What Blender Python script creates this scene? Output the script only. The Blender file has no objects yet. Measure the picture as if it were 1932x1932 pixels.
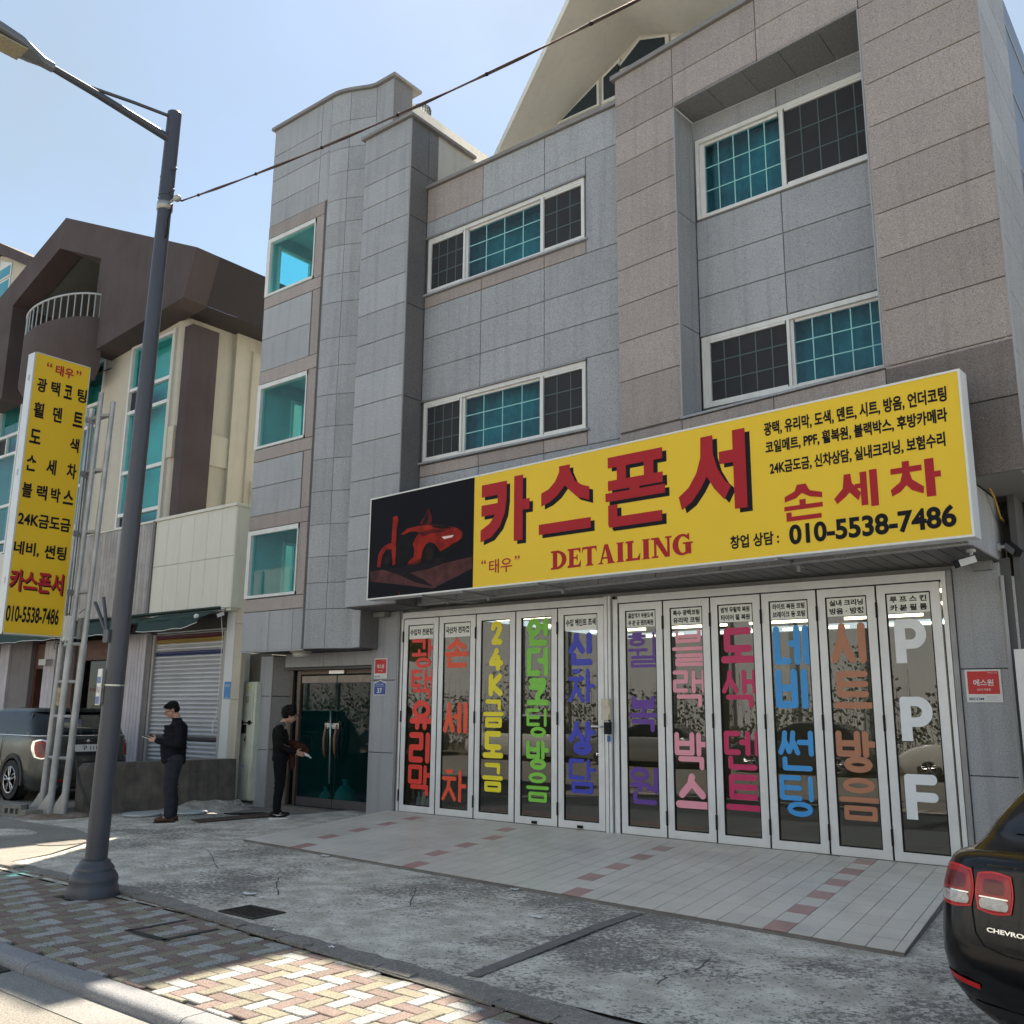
import bpy, bmesh, math, random
from mathutils import Vector, Matrix
random.seed(7)
PI = math.pi
SC = bpy.context.scene
COL = SC.collection

# ------------------------------------------------------------ camera
EYE = Vector((0.0, -11.4045, 1.70))
cd = bpy.data.cameras.new("camera")
cam = bpy.data.objects.new("camera", cd)
COL.objects.link(cam)
cam.location = EYE
_X = Vector((0.78417748, 0.62046918, 0.00914758))     # image right
_D = Vector((-0.12074764, 0.16703288, -0.97852952))   # image down
_F = Vector((-0.60867536, 0.76623626, 0.20590361))    # forward
m = Matrix(((_X.x, -_D.x, -_F.x), (_X.y, -_D.y, -_F.y), (_X.z, -_D.z, -_F.z)))
cam.rotation_euler = m.to_euler()
cd.sensor_width = 36.0
cd.sensor_fit = 'HORIZONTAL'
cd.lens = 36.0 * 1784.47 / 1932.0
cd.clip_start = 0.05
cd.clip_end = 3000.0
SC.camera = cam

# ------------------------------------------------------------ sky, sun, exposure
SUN = Vector((-4.5, 6.3, 10.86)).normalized()
sun_el = math.asin(SUN.z)
sun_az = math.atan2(SUN.x, SUN.y)
W = bpy.data.worlds.new("World")
SC.world = W
W.use_nodes = True
wn = W.node_tree
for n in list(wn.nodes):
    wn.nodes.remove(n)
wo = wn.nodes.new('ShaderNodeOutputWorld')
wb = wn.nodes.new('ShaderNodeBackground')
ws = wn.nodes.new('ShaderNodeTexSky')
ws.sky_type = 'NISHITA'
ws.sun_disc = False
ws.sun_elevation = sun_el
ws.sun_rotation = sun_az
ws.altitude = 20
ws.air_density = 1.0
ws.dust_density = 0.3
ws.ozone_density = 1.0
wb.inputs['Strength'].default_value = 0.0475
wm_ = wn.nodes.new('ShaderNodeMix')          # even milky haze over the clear sky
wm_.data_type = 'RGBA'
wt_ = wn.nodes.new('ShaderNodeTexCoord')
wz_ = wn.nodes.new('ShaderNodeTexNoise')       # thin uneven high cloud
wz_.inputs['Scale'].default_value = 2.6; wz_.inputs['Detail'].default_value = 6; wz_.inputs['Roughness'].default_value = .6
wr_ = wn.nodes.new('ShaderNodeMapRange')
wr_.inputs[1].default_value = .35; wr_.inputs[2].default_value = .7; wr_.inputs[3].default_value = .40; wr_.inputs[4].default_value = .74
wn.links.new(wt_.outputs['Generated'], wz_.inputs['Vector']); wn.links.new(wz_.outputs['Fac'], wr_.inputs[0]); wn.links.new(wr_.outputs[0], wm_.inputs[0])
wm_.inputs[7].default_value = (2.25, 2.66, 2.8, 1)
wn.links.new(ws.outputs[0], wm_.inputs[6])
wn.links.new(wm_.outputs[2], wb.inputs['Color'])
wn.links.new(wb.outputs[0], wo.inputs['Surface'])
ld = bpy.data.lights.new("sun", 'SUN')
ld.energy = 2.75
ld.angle = math.radians(0.6)
ld.color = (1.0, 0.90, 0.74)
sun = bpy.data.objects.new("sun", ld)
COL.objects.link(sun)
sun.rotation_euler = (-SUN).to_track_quat('-Z', 'Y').to_euler()
sun.location = (0, 0, 40)
vs = SC.view_settings
SC.display_settings.display_device = 'sRGB'
vs.view_transform = 'Standard'
vs.look = 'None'
vs.gamma = 1.0
vs.exposure = 2.27
vs.use_curve_mapping = False
SC.cycles.max_bounces = 8
SC.cycles.transparent_max_bounces = 12
SC.cycles.glossy_bounces = 4
SC.cycles.diffuse_bounces = 4
SC.cycles.caustics_reflective = False
SC.cycles.caustics_refractive = False

# ------------------------------------------------------------ materials
MATS = {}
def mat(name, col, rough=0.7, metal=0.0, noise=0.0, nscale=8.0, bump=0.0, bscale=40.0, spec=0.5,
        col2=None, stain=0.0, rnd=0.0, coat=0.0, grain=None, streak=0.0, emit=None, es=1.0):
    """one procedural material: base colour + soft mottling + optional fine grain, streaks and bump"""
    if name in MATS:
        return MATS[name]
    M = bpy.data.materials.new(name)
    M.use_nodes = True
    nt = M.node_tree
    b = nt.nodes['Principled BSDF']
    b.inputs['Roughness'].default_value = rough
    b.inputs['Metallic'].default_value = metal
    b.inputs['Specular IOR Level'].default_value = spec
    if coat:
        b.inputs['Coat Weight'].default_value = coat
        b.inputs['Coat Roughness'].default_value = 0.03
    if emit:
        b.inputs['Emission Color'].default_value = (*emit, 1)
        b.inputs['Emission Strength'].default_value = es
    L = nt.links.new
    N = nt.nodes.new
    tc = N('ShaderNodeTexCoord')
    gm = N('ShaderNodeNewGeometry')
    src = None
    def mixc(a, bcol, fac, mode='MIX'):
        mx = N('ShaderNodeMix'); mx.data_type = 'RGBA'; mx.blend_type = mode
        mx.clamp_result = True
        if hasattr(fac, 'links') or hasattr(fac, 'is_linked'):
            L(fac, mx.inputs[0])
        else:
            mx.inputs[0].default_value = fac
        for sock, val in ((mx.inputs[6], a), (mx.inputs[7], bcol)):
            if isinstance(val, tuple):
                sock.default_value = (*val, 1) if len(val) == 3 else val
            else:
                L(val, sock)
        return mx.outputs[2]
    def tex(scale, detail=3, rough_=0.6, sc3=None):
        t = N('ShaderNodeTexNoise')
        t.inputs['Scale'].default_value = scale
        t.inputs['Detail'].default_value = detail
        t.inputs['Roughness'].default_value = rough_
        if sc3:
            mp = N('ShaderNodeMapping')
            mp.inputs['Scale'].default_value = sc3
            L(gm.outputs['Position'], mp.inputs['Vector'])
            L(mp.outputs[0], t.inputs['Vector'])
        else:
            L(gm.outputs['Position'], t.inputs['Vector'])
        return t.outputs['Fac']
    def ramp(f, p0, p1, c0=(0, 0, 0, 1), c1=(1, 1, 1, 1)):
        r = N('ShaderNodeValToRGB')
        r.color_ramp.elements[0].position = p0
        r.color_ramp.elements[1].position = p1
        r.color_ramp.elements[0].color = c0
        r.color_ramp.elements[1].color = c1
        L(f, r.inputs[0])
        return r.outputs[0]
    cur = tuple(col)
    if noise:
        c2 = col2 if col2 else tuple(c * (1 - noise) for c in col)
        cur = mixc(cur, tuple(c2), ramp(tex(nscale, 4), 0.35, 0.68))
    if grain:
        gs, gd, gl = grain      # scale, dark colour, light colour
        g = tex(gs, 2, 0.7)
        cur = mixc(cur, tuple(gd), ramp(g, 0.38, 0.5, (1, 1, 1, 1), (0, 0, 0, 1)))
        g2 = tex(gs * 1.31, 2, 0.7)
        cur = mixc(cur, tuple(gl), ramp(g2, 0.56, 0.68))
    if streak:
        s = tex(1.0, 4, 0.6, (9, 9, 0.5))
        cur = mixc(cur, tuple(c * 0.45 for c in col), mulnode(nt, ramp(s, 0.5, 0.75), streak))
    if stain:
        s = tex(1.7, 5, 0.65)
        cur = mixc(cur, tuple(c * 0.5 for c in col), mulnode(nt, ramp(s, 0.48, 0.75), stain))
    if rnd:
        oi = N('ShaderNodeObjectInfo')
        mr = N('ShaderNodeMapRange')
        mr.inputs[3].default_value = 1 - rnd
        mr.inputs[4].default_value = 1 + rnd
        L(oi.outputs['Random'], mr.inputs[0])
        hv = N('ShaderNodeHueSaturation')
        L(mr.outputs[0], hv.inputs['Value'])
        if isinstance(cur, tuple):
            hv.inputs['Color'].default_value = (*cur, 1)
        else:
            L(cur, hv.inputs['Color'])
        cur = hv.outputs[0]
    if isinstance(cur, tuple):
        b.inputs['Base Color'].default_value = (*cur, 1)
    else:
        L(cur, b.inputs['Base Color'])
    if bump:
        bp = N('ShaderNodeBump')
        bp.inputs['Strength'].default_value = bump
        bp.inputs['Distance'].default_value = 0.01
        L(tex(bscale, 4, 0.65), bp.inputs['Height'])
        L(bp.outputs[0], b.inputs['Normal'])
    MATS[name] = M
    return M
def mulnode(nt, sock, k):
    mm = nt.nodes.new('ShaderNodeMath'); mm.operation = 'MULTIPLY'
    nt.links.new(sock, mm.inputs[0]); mm.inputs[1].default_value = k
    return mm.outputs[0]
def glass(name, tint, refl=0.08, rough=0.0, ior=1.5):
    """thin pane: tinted see-through mixed with a mirror reflection that grows at grazing angles"""
    M = bpy.data.materials.new(name); M.use_nodes = True
    nt = M.node_tree
    for n in list(nt.nodes): nt.nodes.remove(n)
    out = nt.nodes.new('ShaderNodeOutputMaterial')
    mx = nt.nodes.new('ShaderNodeMixShader')
    tr = nt.nodes.new('ShaderNodeBsdfTransparent')
    gl = nt.nodes.new('ShaderNodeBsdfGlossy')
    ge = nt.nodes.new('ShaderNodeNewGeometry')          # Schlick term from the angle to the pane, same for both faces
    def mth(op, a, b=None):
        q = nt.nodes.new('ShaderNodeMath'); q.operation = op
        for i, x in enumerate((a, b)):
            if x is None: continue
            if isinstance(x, (int, float)): q.inputs[i].default_value = x
            else: nt.links.new(x, q.inputs[i])
        return q.outputs[0]
    vd = nt.nodes.new('ShaderNodeVectorMath'); vd.operation = 'DOT_PRODUCT'
    nt.links.new(ge.outputs['Normal'], vd.inputs[0]); nt.links.new(ge.outputs['Incoming'], vd.inputs[1])
    k5 = mth('POWER', mth('SUBTRACT', 1.0, mth('ABSOLUTE', vd.outputs['Value'])), 5.0)
    fc = mth('ADD', mth('MULTIPLY', k5, 1.0 - refl), refl)
    tr.inputs[0].default_value = (*tint, 1)
    gl.inputs[0].default_value = (0.95, 0.97, 1, 1)
    gl.inputs['Roughness'].default_value = rough
    nt.links.new(fc, mx.inputs[0])
    nt.links.new(tr.outputs[0], mx.inputs[1])
    nt.links.new(gl.outputs[0], mx.inputs[2])
    nt.links.new(mx.outputs[0], out.inputs[0])
    return M

# ------------------------------------------------------------ mesh helpers
class MB:
    def __init__(s): s.v = []; s.f = []; s.m = []; s.k = 0
    def quad(s, *p):
        n = len(s.v); s.v += [tuple(q) for q in p]; s.f.append(tuple(range(n, n + len(p)))); s.m.append(s.k)
    def hexa(s, p):      # p: 4 bottom, 4 top (same winding)
        n = len(s.v); s.v += [tuple(q) for q in p]
        for f in ((0, 3, 2, 1), (4, 5, 6, 7), (0, 1, 5, 4), (1, 2, 6, 5), (2, 3, 7, 6), (3, 0, 4, 7)):
            s.f.append(tuple(n + i for i in f)); s.m.append(s.k)
    def box(s, x0, x1, y0, y1, z0, z1):
        s.hexa([(x0, y0, z0), (x1, y0, z0), (x1, y1, z0), (x0, y1, z0), (x0, y0, z1), (x1, y0, z1), (x1, y1, z1), (x0, y1, z1)])
    def obox(s, o, ax, ay, az):   # centre, half axes
        o = Vector(o); ax = Vector(ax); ay = Vector(ay); az = Vector(az)
        s.hexa([o + i * ax + j * ay + k * az for k in (-1, 1) for i, j in ((-1, -1), (1, -1), (1, 1), (-1, 1))])
    def prism(s, poly, off):      # list of 3D points, extruded by vector off
        n = len(s.v); k = len(poly); off = Vector(off)
        s.v += [tuple(p) for p in poly] + [tuple(Vector(p) + off) for p in poly]
        s.f.append(tuple(range(n, n + k))); s.m.append(s.k)
        s.f.append(tuple(range(n + 2 * k - 1, n + k - 1, -1))); s.m.append(s.k)
        for i in range(k):
            j = (i + 1) % k
            s.f.append((n + j, n + i, n + k + i, n + k + j)); s.m.append(s.k)
    def tube(s, pts, r, n=10, cap=True):
        pts = [Vector(p) for p in pts]
        rs = r if isinstance(r, (list, tuple)) else [r] * len(pts)
        base = len(s.v); up = None
        for i, p in enumerate(pts):
            d = (pts[min(i + 1, len(pts) - 1)] - pts[max(i - 1, 0)]).normalized()
            if up is None:
                up = Vector((0, 0, 1)) if abs(d.z) < 0.9 else Vector((1, 0, 0))
            a = d.cross(up).normalized(); b2 = a.cross(d).normalized(); up = b2
            for j in range(n):
                t = 2 * PI * j / n
                s.v.append(tuple(p + (a * math.cos(t) + b2 * math.sin(t)) * rs[i]))
        for i in range(len(pts) - 1):
            for j in range(n):
                q = base + i * n; j2 = (j + 1) % n
                s.f.append((q + j, q + j2, q + n + j2, q + n + j)); s.m.append(s.k)
        if cap:
            s.f.append(tuple(base + j for j in range(n - 1, -1, -1))); s.m.append(s.k)
            q = base + (len(pts) - 1) * n
            s.f.append(tuple(q + j for j in range(n))); s.m.append(s.k)
    def lathe(s, prof, c, n=20, axis='z', ang=2 * PI):
        base = len(s.v); c = Vector(c); full = abs(ang - 2 * PI) < 1e-6
        m_ = n if full else n + 1
        for (r, h) in prof:
            for j in range(m_):
                t = ang * j / n
                a, b2 = r * math.cos(t), r * math.sin(t)
                p = {'z': (a, b2, h), 'y': (a, h, b2), 'x': (h, a, b2)}[axis]
                s.v.append(tuple(c + Vector(p)))
        for i in range(len(prof) - 1):
            for j in range(n):
                j2 = (j + 1) % m_
                q = base + i * m_
                s.f.append((q + j, q + j2, q + m_ + j2, q + m_ + j)); s.m.append(s.k)
        for row, flip in ((0, True), (len(prof) - 1, False)):
            if prof[row][0] > 1e-5 and full:
                fc = tuple(base + row * m_ + j for j in range(n))
                s.f.append(fc[::-1] if flip else fc); s.m.append(s.k)
    def grid(s, rows, closed=False):
        base = len(s.v); nr = len(rows); nc = len(rows[0])
        for r in rows: s.v += [tuple(p) for p in r]
        for i in range(nr - 1):
            for j in range(nc if closed else nc - 1):
                j2 = (j + 1) % nc
                s.f.append((base + i * nc + j, base + i * nc + j2, base + (i + 1) * nc + j2, base + (i + 1) * nc + j)); s.m.append(s.k)
    def blob(s, c, ax, n=14, rings=10, dirs=None):
        """ellipsoid, ax = three radii; dirs = optional three axis vectors"""
        c = Vector(c); d = dirs or (Vector((1, 0, 0)), Vector((0, 1, 0)), Vector((0, 0, 1)))
        rows = []
        for i in range(rings + 1):
            ph = -PI / 2 + PI * i / rings
            rr = max(math.cos(ph), 0.01)
            rows.append([c + d[0] * ax[0] * rr * math.cos(2 * PI * j / n) + d[1] * ax[1] * rr * math.sin(2 * PI * j / n) + d[2] * ax[2] * math.sin(ph) for j in range(n)])
        s.grid(rows, True)
SPLIT = {'corner_bead', 'pier_core', 'niche_ceiling', 'dark_window', 'coping', 'sill', 'rear_block', 'shop_wall', 'side_reveal', 'window_trim', 'post_gap', 'centre_post', 'jamb',
         'belt_band', 'bracket', 'door_surround', 'stucco_wall', 'dark_room', 'sign_bracket', 'inner_rail', 'pale_joints', 'side_passage_wall', 'gable_front', 'rim', 'dark_jamb', 'lintel', 'drip_edge',
         'plate', 'latch', 'head_flashing', 'side_window', 'entrance_hall', 'blue_bands', 'wall_pipe', 'rung', 'door', 'glass_door', 'guide_rail', 'cable_tie'}
def pieces_of(mb):
    par = list(range(len(mb.v)))
    def find(a):
        while par[a] != a: par[a] = par[par[a]]; a = par[a]
        return a
    for f in mb.f:
        r0 = find(f[0])
        for i in f[1:]: par[find(i)] = r0
    groups = {}
    for f, m_ in zip(mb.f, mb.m): groups.setdefault(find(f[0]), []).append((f, m_))
    out = []
    for fs in groups.values():
        q = MB(); mp = {}
        for f, m_ in fs:
            for i in f:
                if i not in mp: mp[i] = len(q.v); q.v.append(mb.v[i])
            q.f.append(tuple(mp[i] for i in f)); q.m.append(m_)
        out.append(q)
    return out
def build(name, mb, mats, parent=None, smooth=False, label=None, loc=None):
    if name in SPLIT and parent is not None:
        ps_ = pieces_of(mb)
        if len(ps_) > 1:
            obs = [build1(name, p_, mats, parent, smooth, label) for p_ in ps_]
            return obs[0]
    return build1(name, mb, mats, parent, smooth, label)
def build1(name, mb, mats, parent=None, smooth=False, label=None):
    me = bpy.data.meshes.new(name)
    me.from_pydata(mb.v, [], mb.f)
    if not isinstance(mats, (list, tuple)): mats = [mats]
    for mm in mats: me.materials.append(mm)
    if len(mats) > 1: me.polygons.foreach_set('material_index', mb.m)
    if smooth:
        me.polygons.foreach_set('use_smooth', [True] * len(me.polygons))
    me.update()
    o = bpy.data.objects.new(name, me)
    COL.objects.link(o)
    if parent: o.parent = parent
    if label: o['label'] = label
    if smooth == 'auto':
        sharp(me)
    return o
def sharp(me, deg=38):
    bm = bmesh.new(); bm.from_mesh(me)
    bmesh.ops.remove_doubles(bm, verts=bm.verts, dist=1e-5)
    bmesh.ops.recalc_face_normals(bm, faces=bm.faces)
    lim = math.radians(deg)
    for e in bm.edges:
        if len(e.link_faces) == 2 and e.calc_face_angle(0) > lim: e.smooth = False
    bm.to_mesh(me); bm.free()
def thing(name, label, cat, group=None, loc=(0, 0, 0)):
    o = bpy.data.objects.new(name, None)
    o.empty_display_size = 0.2
    COL.objects.link(o)
    o['label'] = label; o['category'] = cat
    if group: o['group'] = group
    return o
def tag(o, label, cat, group=None):
    o['label'] = label; o['category'] = cat
    if group: o['group'] = group
    return o
def struct(o): o['kind'] = 'structure'; return o
def stuff(o, label=None, cat=None):
    o['kind'] = 'stuff'
    if label: o['label'] = label
    if cat: o['category'] = cat
    return o

class Fr:
    """upright wall frame from plan point A to plan point B: s along, z up, d out towards the street"""
    def __init__(s, A, B):
        s.A = Vector((A[0], A[1], 0)); d = Vector((B[0] - A[0], B[1] - A[1], 0)); s.L = d.length
        s.t = d.normalized(); s.n = Vector((s.t.y, -s.t.x, 0))
    def p(s, a, z, d=0.0): return s.A + s.t * a + s.n * d + Vector((0, 0, z))
    def box(s, mb, s0, s1, z0, z1, d0, d1):
        mb.hexa([s.p(s0, z0, d1), s.p(s1, z0, d1), s.p(s1, z0, d0), s.p(s0, z0, d0),
                 s.p(s0, z1, d1), s.p(s1, z1, d1), s.p(s1, z1, d0), s.p(s0, z1, d0)])
    def panel(s, mb, s0, s1, z0, z1, d, th=0.03, g=0.005, c=0.006):
        s0 += g; s1 -= g; z0 += g; z1 -= g
        q = [s.p(s0, z0, d - th), s.p(s1, z0, d - th), s.p(s1, z1, d - th), s.p(s0, z1, d - th)]
        r = [s.p(s0, z0, d - c), s.p(s1, z0, d - c), s.p(s1, z1, d - c), s.p(s0, z1, d - c)]
        u = [s.p(s0 + c, z0 + c, d), s.p(s1 - c, z0 + c, d), s.p(s1 - c, z1 - c, d), s.p(s0 + c, z1 - c, d)]
        n = len(mb.v); mb.v += [tuple(x) for x in q + r + u]
        mb.f.append((n + 8, n + 9, n + 10, n + 11)); mb.m.append(mb.k)
        for i in range(4):
            j = (i + 1) % 4
            mb.f.append((n + i, n + j, n + 4 + j, n + 4 + i)); mb.m.append(mb.k)
            mb.f.append((n + 4 + i, n + 4 + j, n + 8 + j, n + 8 + i)); mb.m.append(mb.k)
    def quad(s, mb, s0, s1, z0, z1, d):
        mb.quad(s.p(s0, z0, d), s.p(s1, z0, d), s.p(s1, z1, d), s.p(s0, z1, d))
    def backing(s, mb, s0, s1, z0, z1, d, holes=()):
        """sheet with rectangular openings"""
        ss = sorted({s0, s1} | {x for h in holes for x in h[:2] if s0 < x < s1})
        zz = sorted({z0, z1} | {x for h in holes for x in h[2:] if z0 < x < z1})
        for a, b in zip(ss, ss[1:]):
            for c, e in zip(zz, zz[1:]):
                mx, mz = (a + b) / 2, (c + e) / 2
                if any(h[0] < mx < h[1] and h[2] < mz < h[3] for h in holes): continue
                s.quad(mb, a, b, c, e, d)

# ------------------------------------------------------------ lettering
_tc = {}
def text_mesh(txt, bold=0.0):
    key = (txt, bold)
    if key in _tc: return _tc[key]
    cu = bpy.data.curves.new('tmp', 'FONT')
    cu.body = txt; cu.size = 1.0; cu.offset = bold; cu.extrude = 0.0; cu.resolution_u = 4
    ob = bpy.data.objects.new('tmp', cu); COL.objects.link(ob)
    dg = bpy.context.evaluated_depsgraph_get()
    me = bpy.data.meshes.new_from_object(ob.evaluated_get(dg))
    vs_ = [v.co.copy() for v in me.vertices]; fs = [tuple(p.vertices) for p in me.polygons]
    bpy.data.objects.remove(ob); bpy.data.curves.remove(cu); bpy.data.meshes.remove(me)
    _tc[key] = (vs_, fs)
    return _tc[key]
def text(mb, fr, txt, s0, s1, z0, z1, d, bold=0.0):
    """flat lettering fitted into a rectangle of a wall frame"""
    vs_, fs = text_mesh(txt, bold)
    if not vs_: return
    x0 = min(v.x for v in vs_); x1 = max(v.x for v in vs_); y0 = min(v.y for v in vs_); y1 = max(v.y for v in vs_)
    n = len(mb.v)
    for v in vs_:
        a = s0 + (v.x - x0) / (x1 - x0) * (s1 - s0); z = z0 + (v.y - y0) / (y1 - y0) * (z1 - z0)
        mb.v.append(tuple(fr.p(a, z, d)))
    for f in fs: mb.f.append(tuple(n + i for i in f)); mb.m.append(mb.k)
def ring(n, cx, cy, rx, ry): return [(cx + rx * math.cos(2 * PI * i / n + PI / 2), cy + ry * math.sin(2 * PI * i / n + PI / 2)) for i in range(n + 1)]
C_ = {
 'g': [[(0, 1), (.95, 1), (.95, 0)]], 'n': [[(0, 1), (0, 0), (1, 0)]],
 'd': [[(1, 1), (0, 1), (0, 0), (1, 0)]], 'r': [[(0, 1), (1, 1), (1, .5), (0, .5), (0, 0), (1, 0)]],
 'm': [[(0, 0), (0, 1), (1, 1), (1, 0), (0, 0)]], 'b': [[(0, 1), (0, 0), (1, 0), (1, 1)], [(0, .52), (1, .52)]],
 's': [[(.5, 1), (.42, .6), (0, 0)], [(.46, .72), (1, 0)]], 'o': [ring(12, .5, .5, .5, .5)],
 'j': [[(0, 1), (1, 1)], [(.52, 1), (.42, .5), (0, 0)], [(.48, .55), (1, 0)]],
 'c': [[(.3, 1), (.7, 1)], [(0, .74), (1, .74)], [(.52, .74), (.42, .4), (0, 0)], [(.48, .45), (1, 0)]],
 'k': [[(0, 1), (.95, 1), (.9, .45), (.55, 0)], [(0, .55), (.9, .55)]],
 't': [[(1, 1), (0, 1), (0, 0), (1, 0)], [(0, .5), (1, .5)]],
 'p': [[(0, 1), (1, 1)], [(0, 0), (1, 0)], [(.28, 1), (.28, 0)], [(.72, 1), (.72, 0)]],
 'h': [[(.28, 1), (.72, 1)], [(0, .78), (1, .78)], ring(12, .5, .28, .4, .28)],
 'G': [[(0, 1), (.4, 1), (.4, 0)], [(.6, 1), (1, 1), (1, 0)]],
 'S': [[(.28, 1), (.22, .5), (0, 0)], [(.26, .6), (.5, .05)], [(.76, 1), (.7, .5), (.5, .05)], [(.74, .6), (1, 0)]]}
V_ = {'a': [[(.25, 1), (.25, 0)], [(.25, .5), (1, .5)]], 'ya': [[(.25, 1), (.25, 0)], [(.25, .65), (1, .65)], [(.25, .35), (1, .35)]],
 'ae': [[(.05, 1), (.05, 0)], [(1, 1), (1, 0)], [(.05, .5), (1, .5)]], 'eo': [[(.9, 1), (.9, 0)], [(0, .55), (.9, .55)]],
 'e': [[(.4, 1), (.4, 0)], [(1, 1), (1, 0)], [(0, .55), (.4, .55)]], 'i': [[(.6, 1), (.6, 0)]],
 'O': [[(.5, 1), (.5, 0)], [(0, 0), (1, 0)]], 'U': [[(0, 1), (1, 1)], [(.5, 1), (.5, 0)]], 'EU': [[(0, .5), (1, .5)]],
 'YU': [[(0, 1), (1, 1)], [(.3, 1), (.3, 0)], [(.7, 1), (.7, 0)]]}
def syl(init, v, fin=None):
    """polylines of one Korean syllable inside the unit square"""
    out = []
    def put(src, x0, y0, x1, y1):
        for pl in src: out.append([(x0 + px * (x1 - x0), y0 + py * (y1 - y0)) for px, py in pl])
    lo = 0.0
    if fin:
        lo = .44
        if fin == 'o': put(C_['o'], .2, 0, .85, .28)
        elif fin in ('g',): put(C_['g'], .12, 0, .9, .25)
        elif fin == 'r': put(C_['r'], .1, 0, .95, .27)
        else: put(C_[fin], .12, 0, .9, .25)
    if v in ('a', 'ya', 'ae', 'eo', 'e', 'i'):
        w = {'ae': .40, 'e': .38}.get(v, .54)
        put(C_[init], 0, lo, w, 1)
        put(V_[v], {'ae': .64, 'e': .50, 'eo': .60}.get(v, .70), lo - .02, 1, 1)
    elif v in ('O', 'U', 'EU', 'YU'):
        if fin:
            put(C_[init], .12, .72, .88, 1)
            if v == 'EU': put(V_[v], 0, .4, 1, .56)
            elif v == 'O': put(V_[v], 0, .45, 1, .64)
            else: put(V_[v], 0, .36, 1, .52)
        else:
            put(C_[init], .12, .42, .88, 1)
            if v == 'EU': put(V_[v], 0, 0, 1, .2)
            elif v == 'O': put(V_[v], 0, .06, 1, .34)
            else: put(V_[v], 0, 0, 1, .26)
    elif v == 'wa':
        put(C_[init], 0, .72, .58, 1); put(V_['O'], 0, .46, .62, .62); put(V_['a'], .74, .42, 1, 1)
    elif v == 'wi':
        put(C_[init], 0, .66, .62, 1); put(V_['U'], 0, .36, .66, .5); put([[(.95, 1), (.95, .36)]], 0, 0, 1, 1)
    elif v == 'wo':
        put(C_[init], 0, .68, .58, 1); put(V_['U'], 0, .36, .62, .52); put([[(.95, 1), (.95, .34)], [(.66, .42), (.95, .42)]], 0, 0, 1, 1)
    return out
LAT = {'2': [[(0, .75), (.1, .93), (.4, 1), (.75, .95), (.85, .72), (.6, .42), (.1, 0), (.9, 0)]],
 '4': [[(.55, 1), (.0, .3), (1, .3)], [(.72, .6), (.72, 0)]], 'K': [[(0, 1), (0, 0)], [(.9, 1), (.08, .48), (1, 0)]],
 'P': [[(0, 0), (0, 1), (.6, 1), (.9, .9), (1, .7), (.9, .5), (.6, .42), (0, .42)]], 'F': [[(0, 0), (0, 1), (1, 1)], [(0, .48), (1, .48)]]}
_h = [0]
def block_letter(mb, fr, ch, s0, s1, z0, z1, d):
    """fat rounded P or F with a square cut foot"""
    w_, h = s1 - s0, z1 - z0; st = w_ * .34; k = [0]
    def put(P):
        k[0] += 1; o_ = .0016 + k[0] * .0003
        mb.prism([fr.p(s0 + a * w_, z0 + b * h, d + o_) for a, b in P], -fr.n * (o_ * .9))
    def arc_(cx, cz, rx, rz_, a0, a1, n=8): return [(cx + rx * math.cos(math.radians(a0 + (a1 - a0) * i / n)), cz + rz_ * math.sin(math.radians(a0 + (a1 - a0) * i / n))) for i in range(n + 1)]
    put([(0, 0), (.34, 0), (.34, 1)] + arc_(.12, .93, .12, .07, 90, 180))
    if ch == 'F':
        for zc, hh in ((.885, .115), (.50, .105)): put([(.33, zc - hh), (.86, zc - hh)] + arc_(.86, zc, .14, hh, -90, 90) + [(.33, zc + hh)])
    else:
        for t0, t1 in ((-90, -30), (-30, 30), (30, 90)):
            O = arc_(.56, .66, .44, .34, t0, t1, 6); I = arc_(.50, .66, .18, .13, t0, t1, 6)
            for i in range(6): put([O[i], O[i + 1], I[i + 1], I[i]])
        put([(.33, .32), (.56, .32), (.50, .53), (.33, .53)]); put([(.33, .79), (.50, .79), (.56, 1), (.33, 1)])
def strokes(mb, fr, lines, s0, s1, z0, z1, d, t, rnd=True, tz=None):
    """thick flat strokes; each segment is a shallow solid so overlaps never share a plane"""
    hx = t / 2; W_, H_ = (s1 - s0 - t), (z1 - z0 - t)
    k = 0
    for pl in lines:
        P = [(s0 + hx + x * W_, z0 + hx + y * H_) for x, y in pl]
        for i, (a, b) in enumerate(zip(P, P[1:])):
            dx, dz = b[0] - a[0], b[1] - a[1]; L = math.hypot(dx, dz)
            if L < 1e-6: continue
            k += 1
            ang = math.atan2(dz, dx); off = 0.0016 + (k % 16) * 0.00022
            poly = []
            if rnd:
                for j in range(7): u = ang - PI / 2 + PI * j / 6; poly.append((b[0] + hx * math.cos(u), b[1] + hx * math.sin(u)))
                for j in range(7): u = ang + PI / 2 + PI * j / 6; poly.append((a[0] + hx * math.cos(u), a[1] + hx * math.sin(u)))
            else:
                ex, ez = dx / L * hx, dz / L * hx; nx, nz = -ez, ex
                poly = [(b[0] + ex - nx, b[1] + ez - nz), (b[0] + ex + nx, b[1] + ez + nz), (a[0] - ex + nx, a[1] - ez + nz), (a[0] - ex - nx, a[1] - ez - nz)]
            mb.prism([fr.p(x, z, d + off) for x, z in poly], -fr.n * (off * 0.9))
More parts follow.
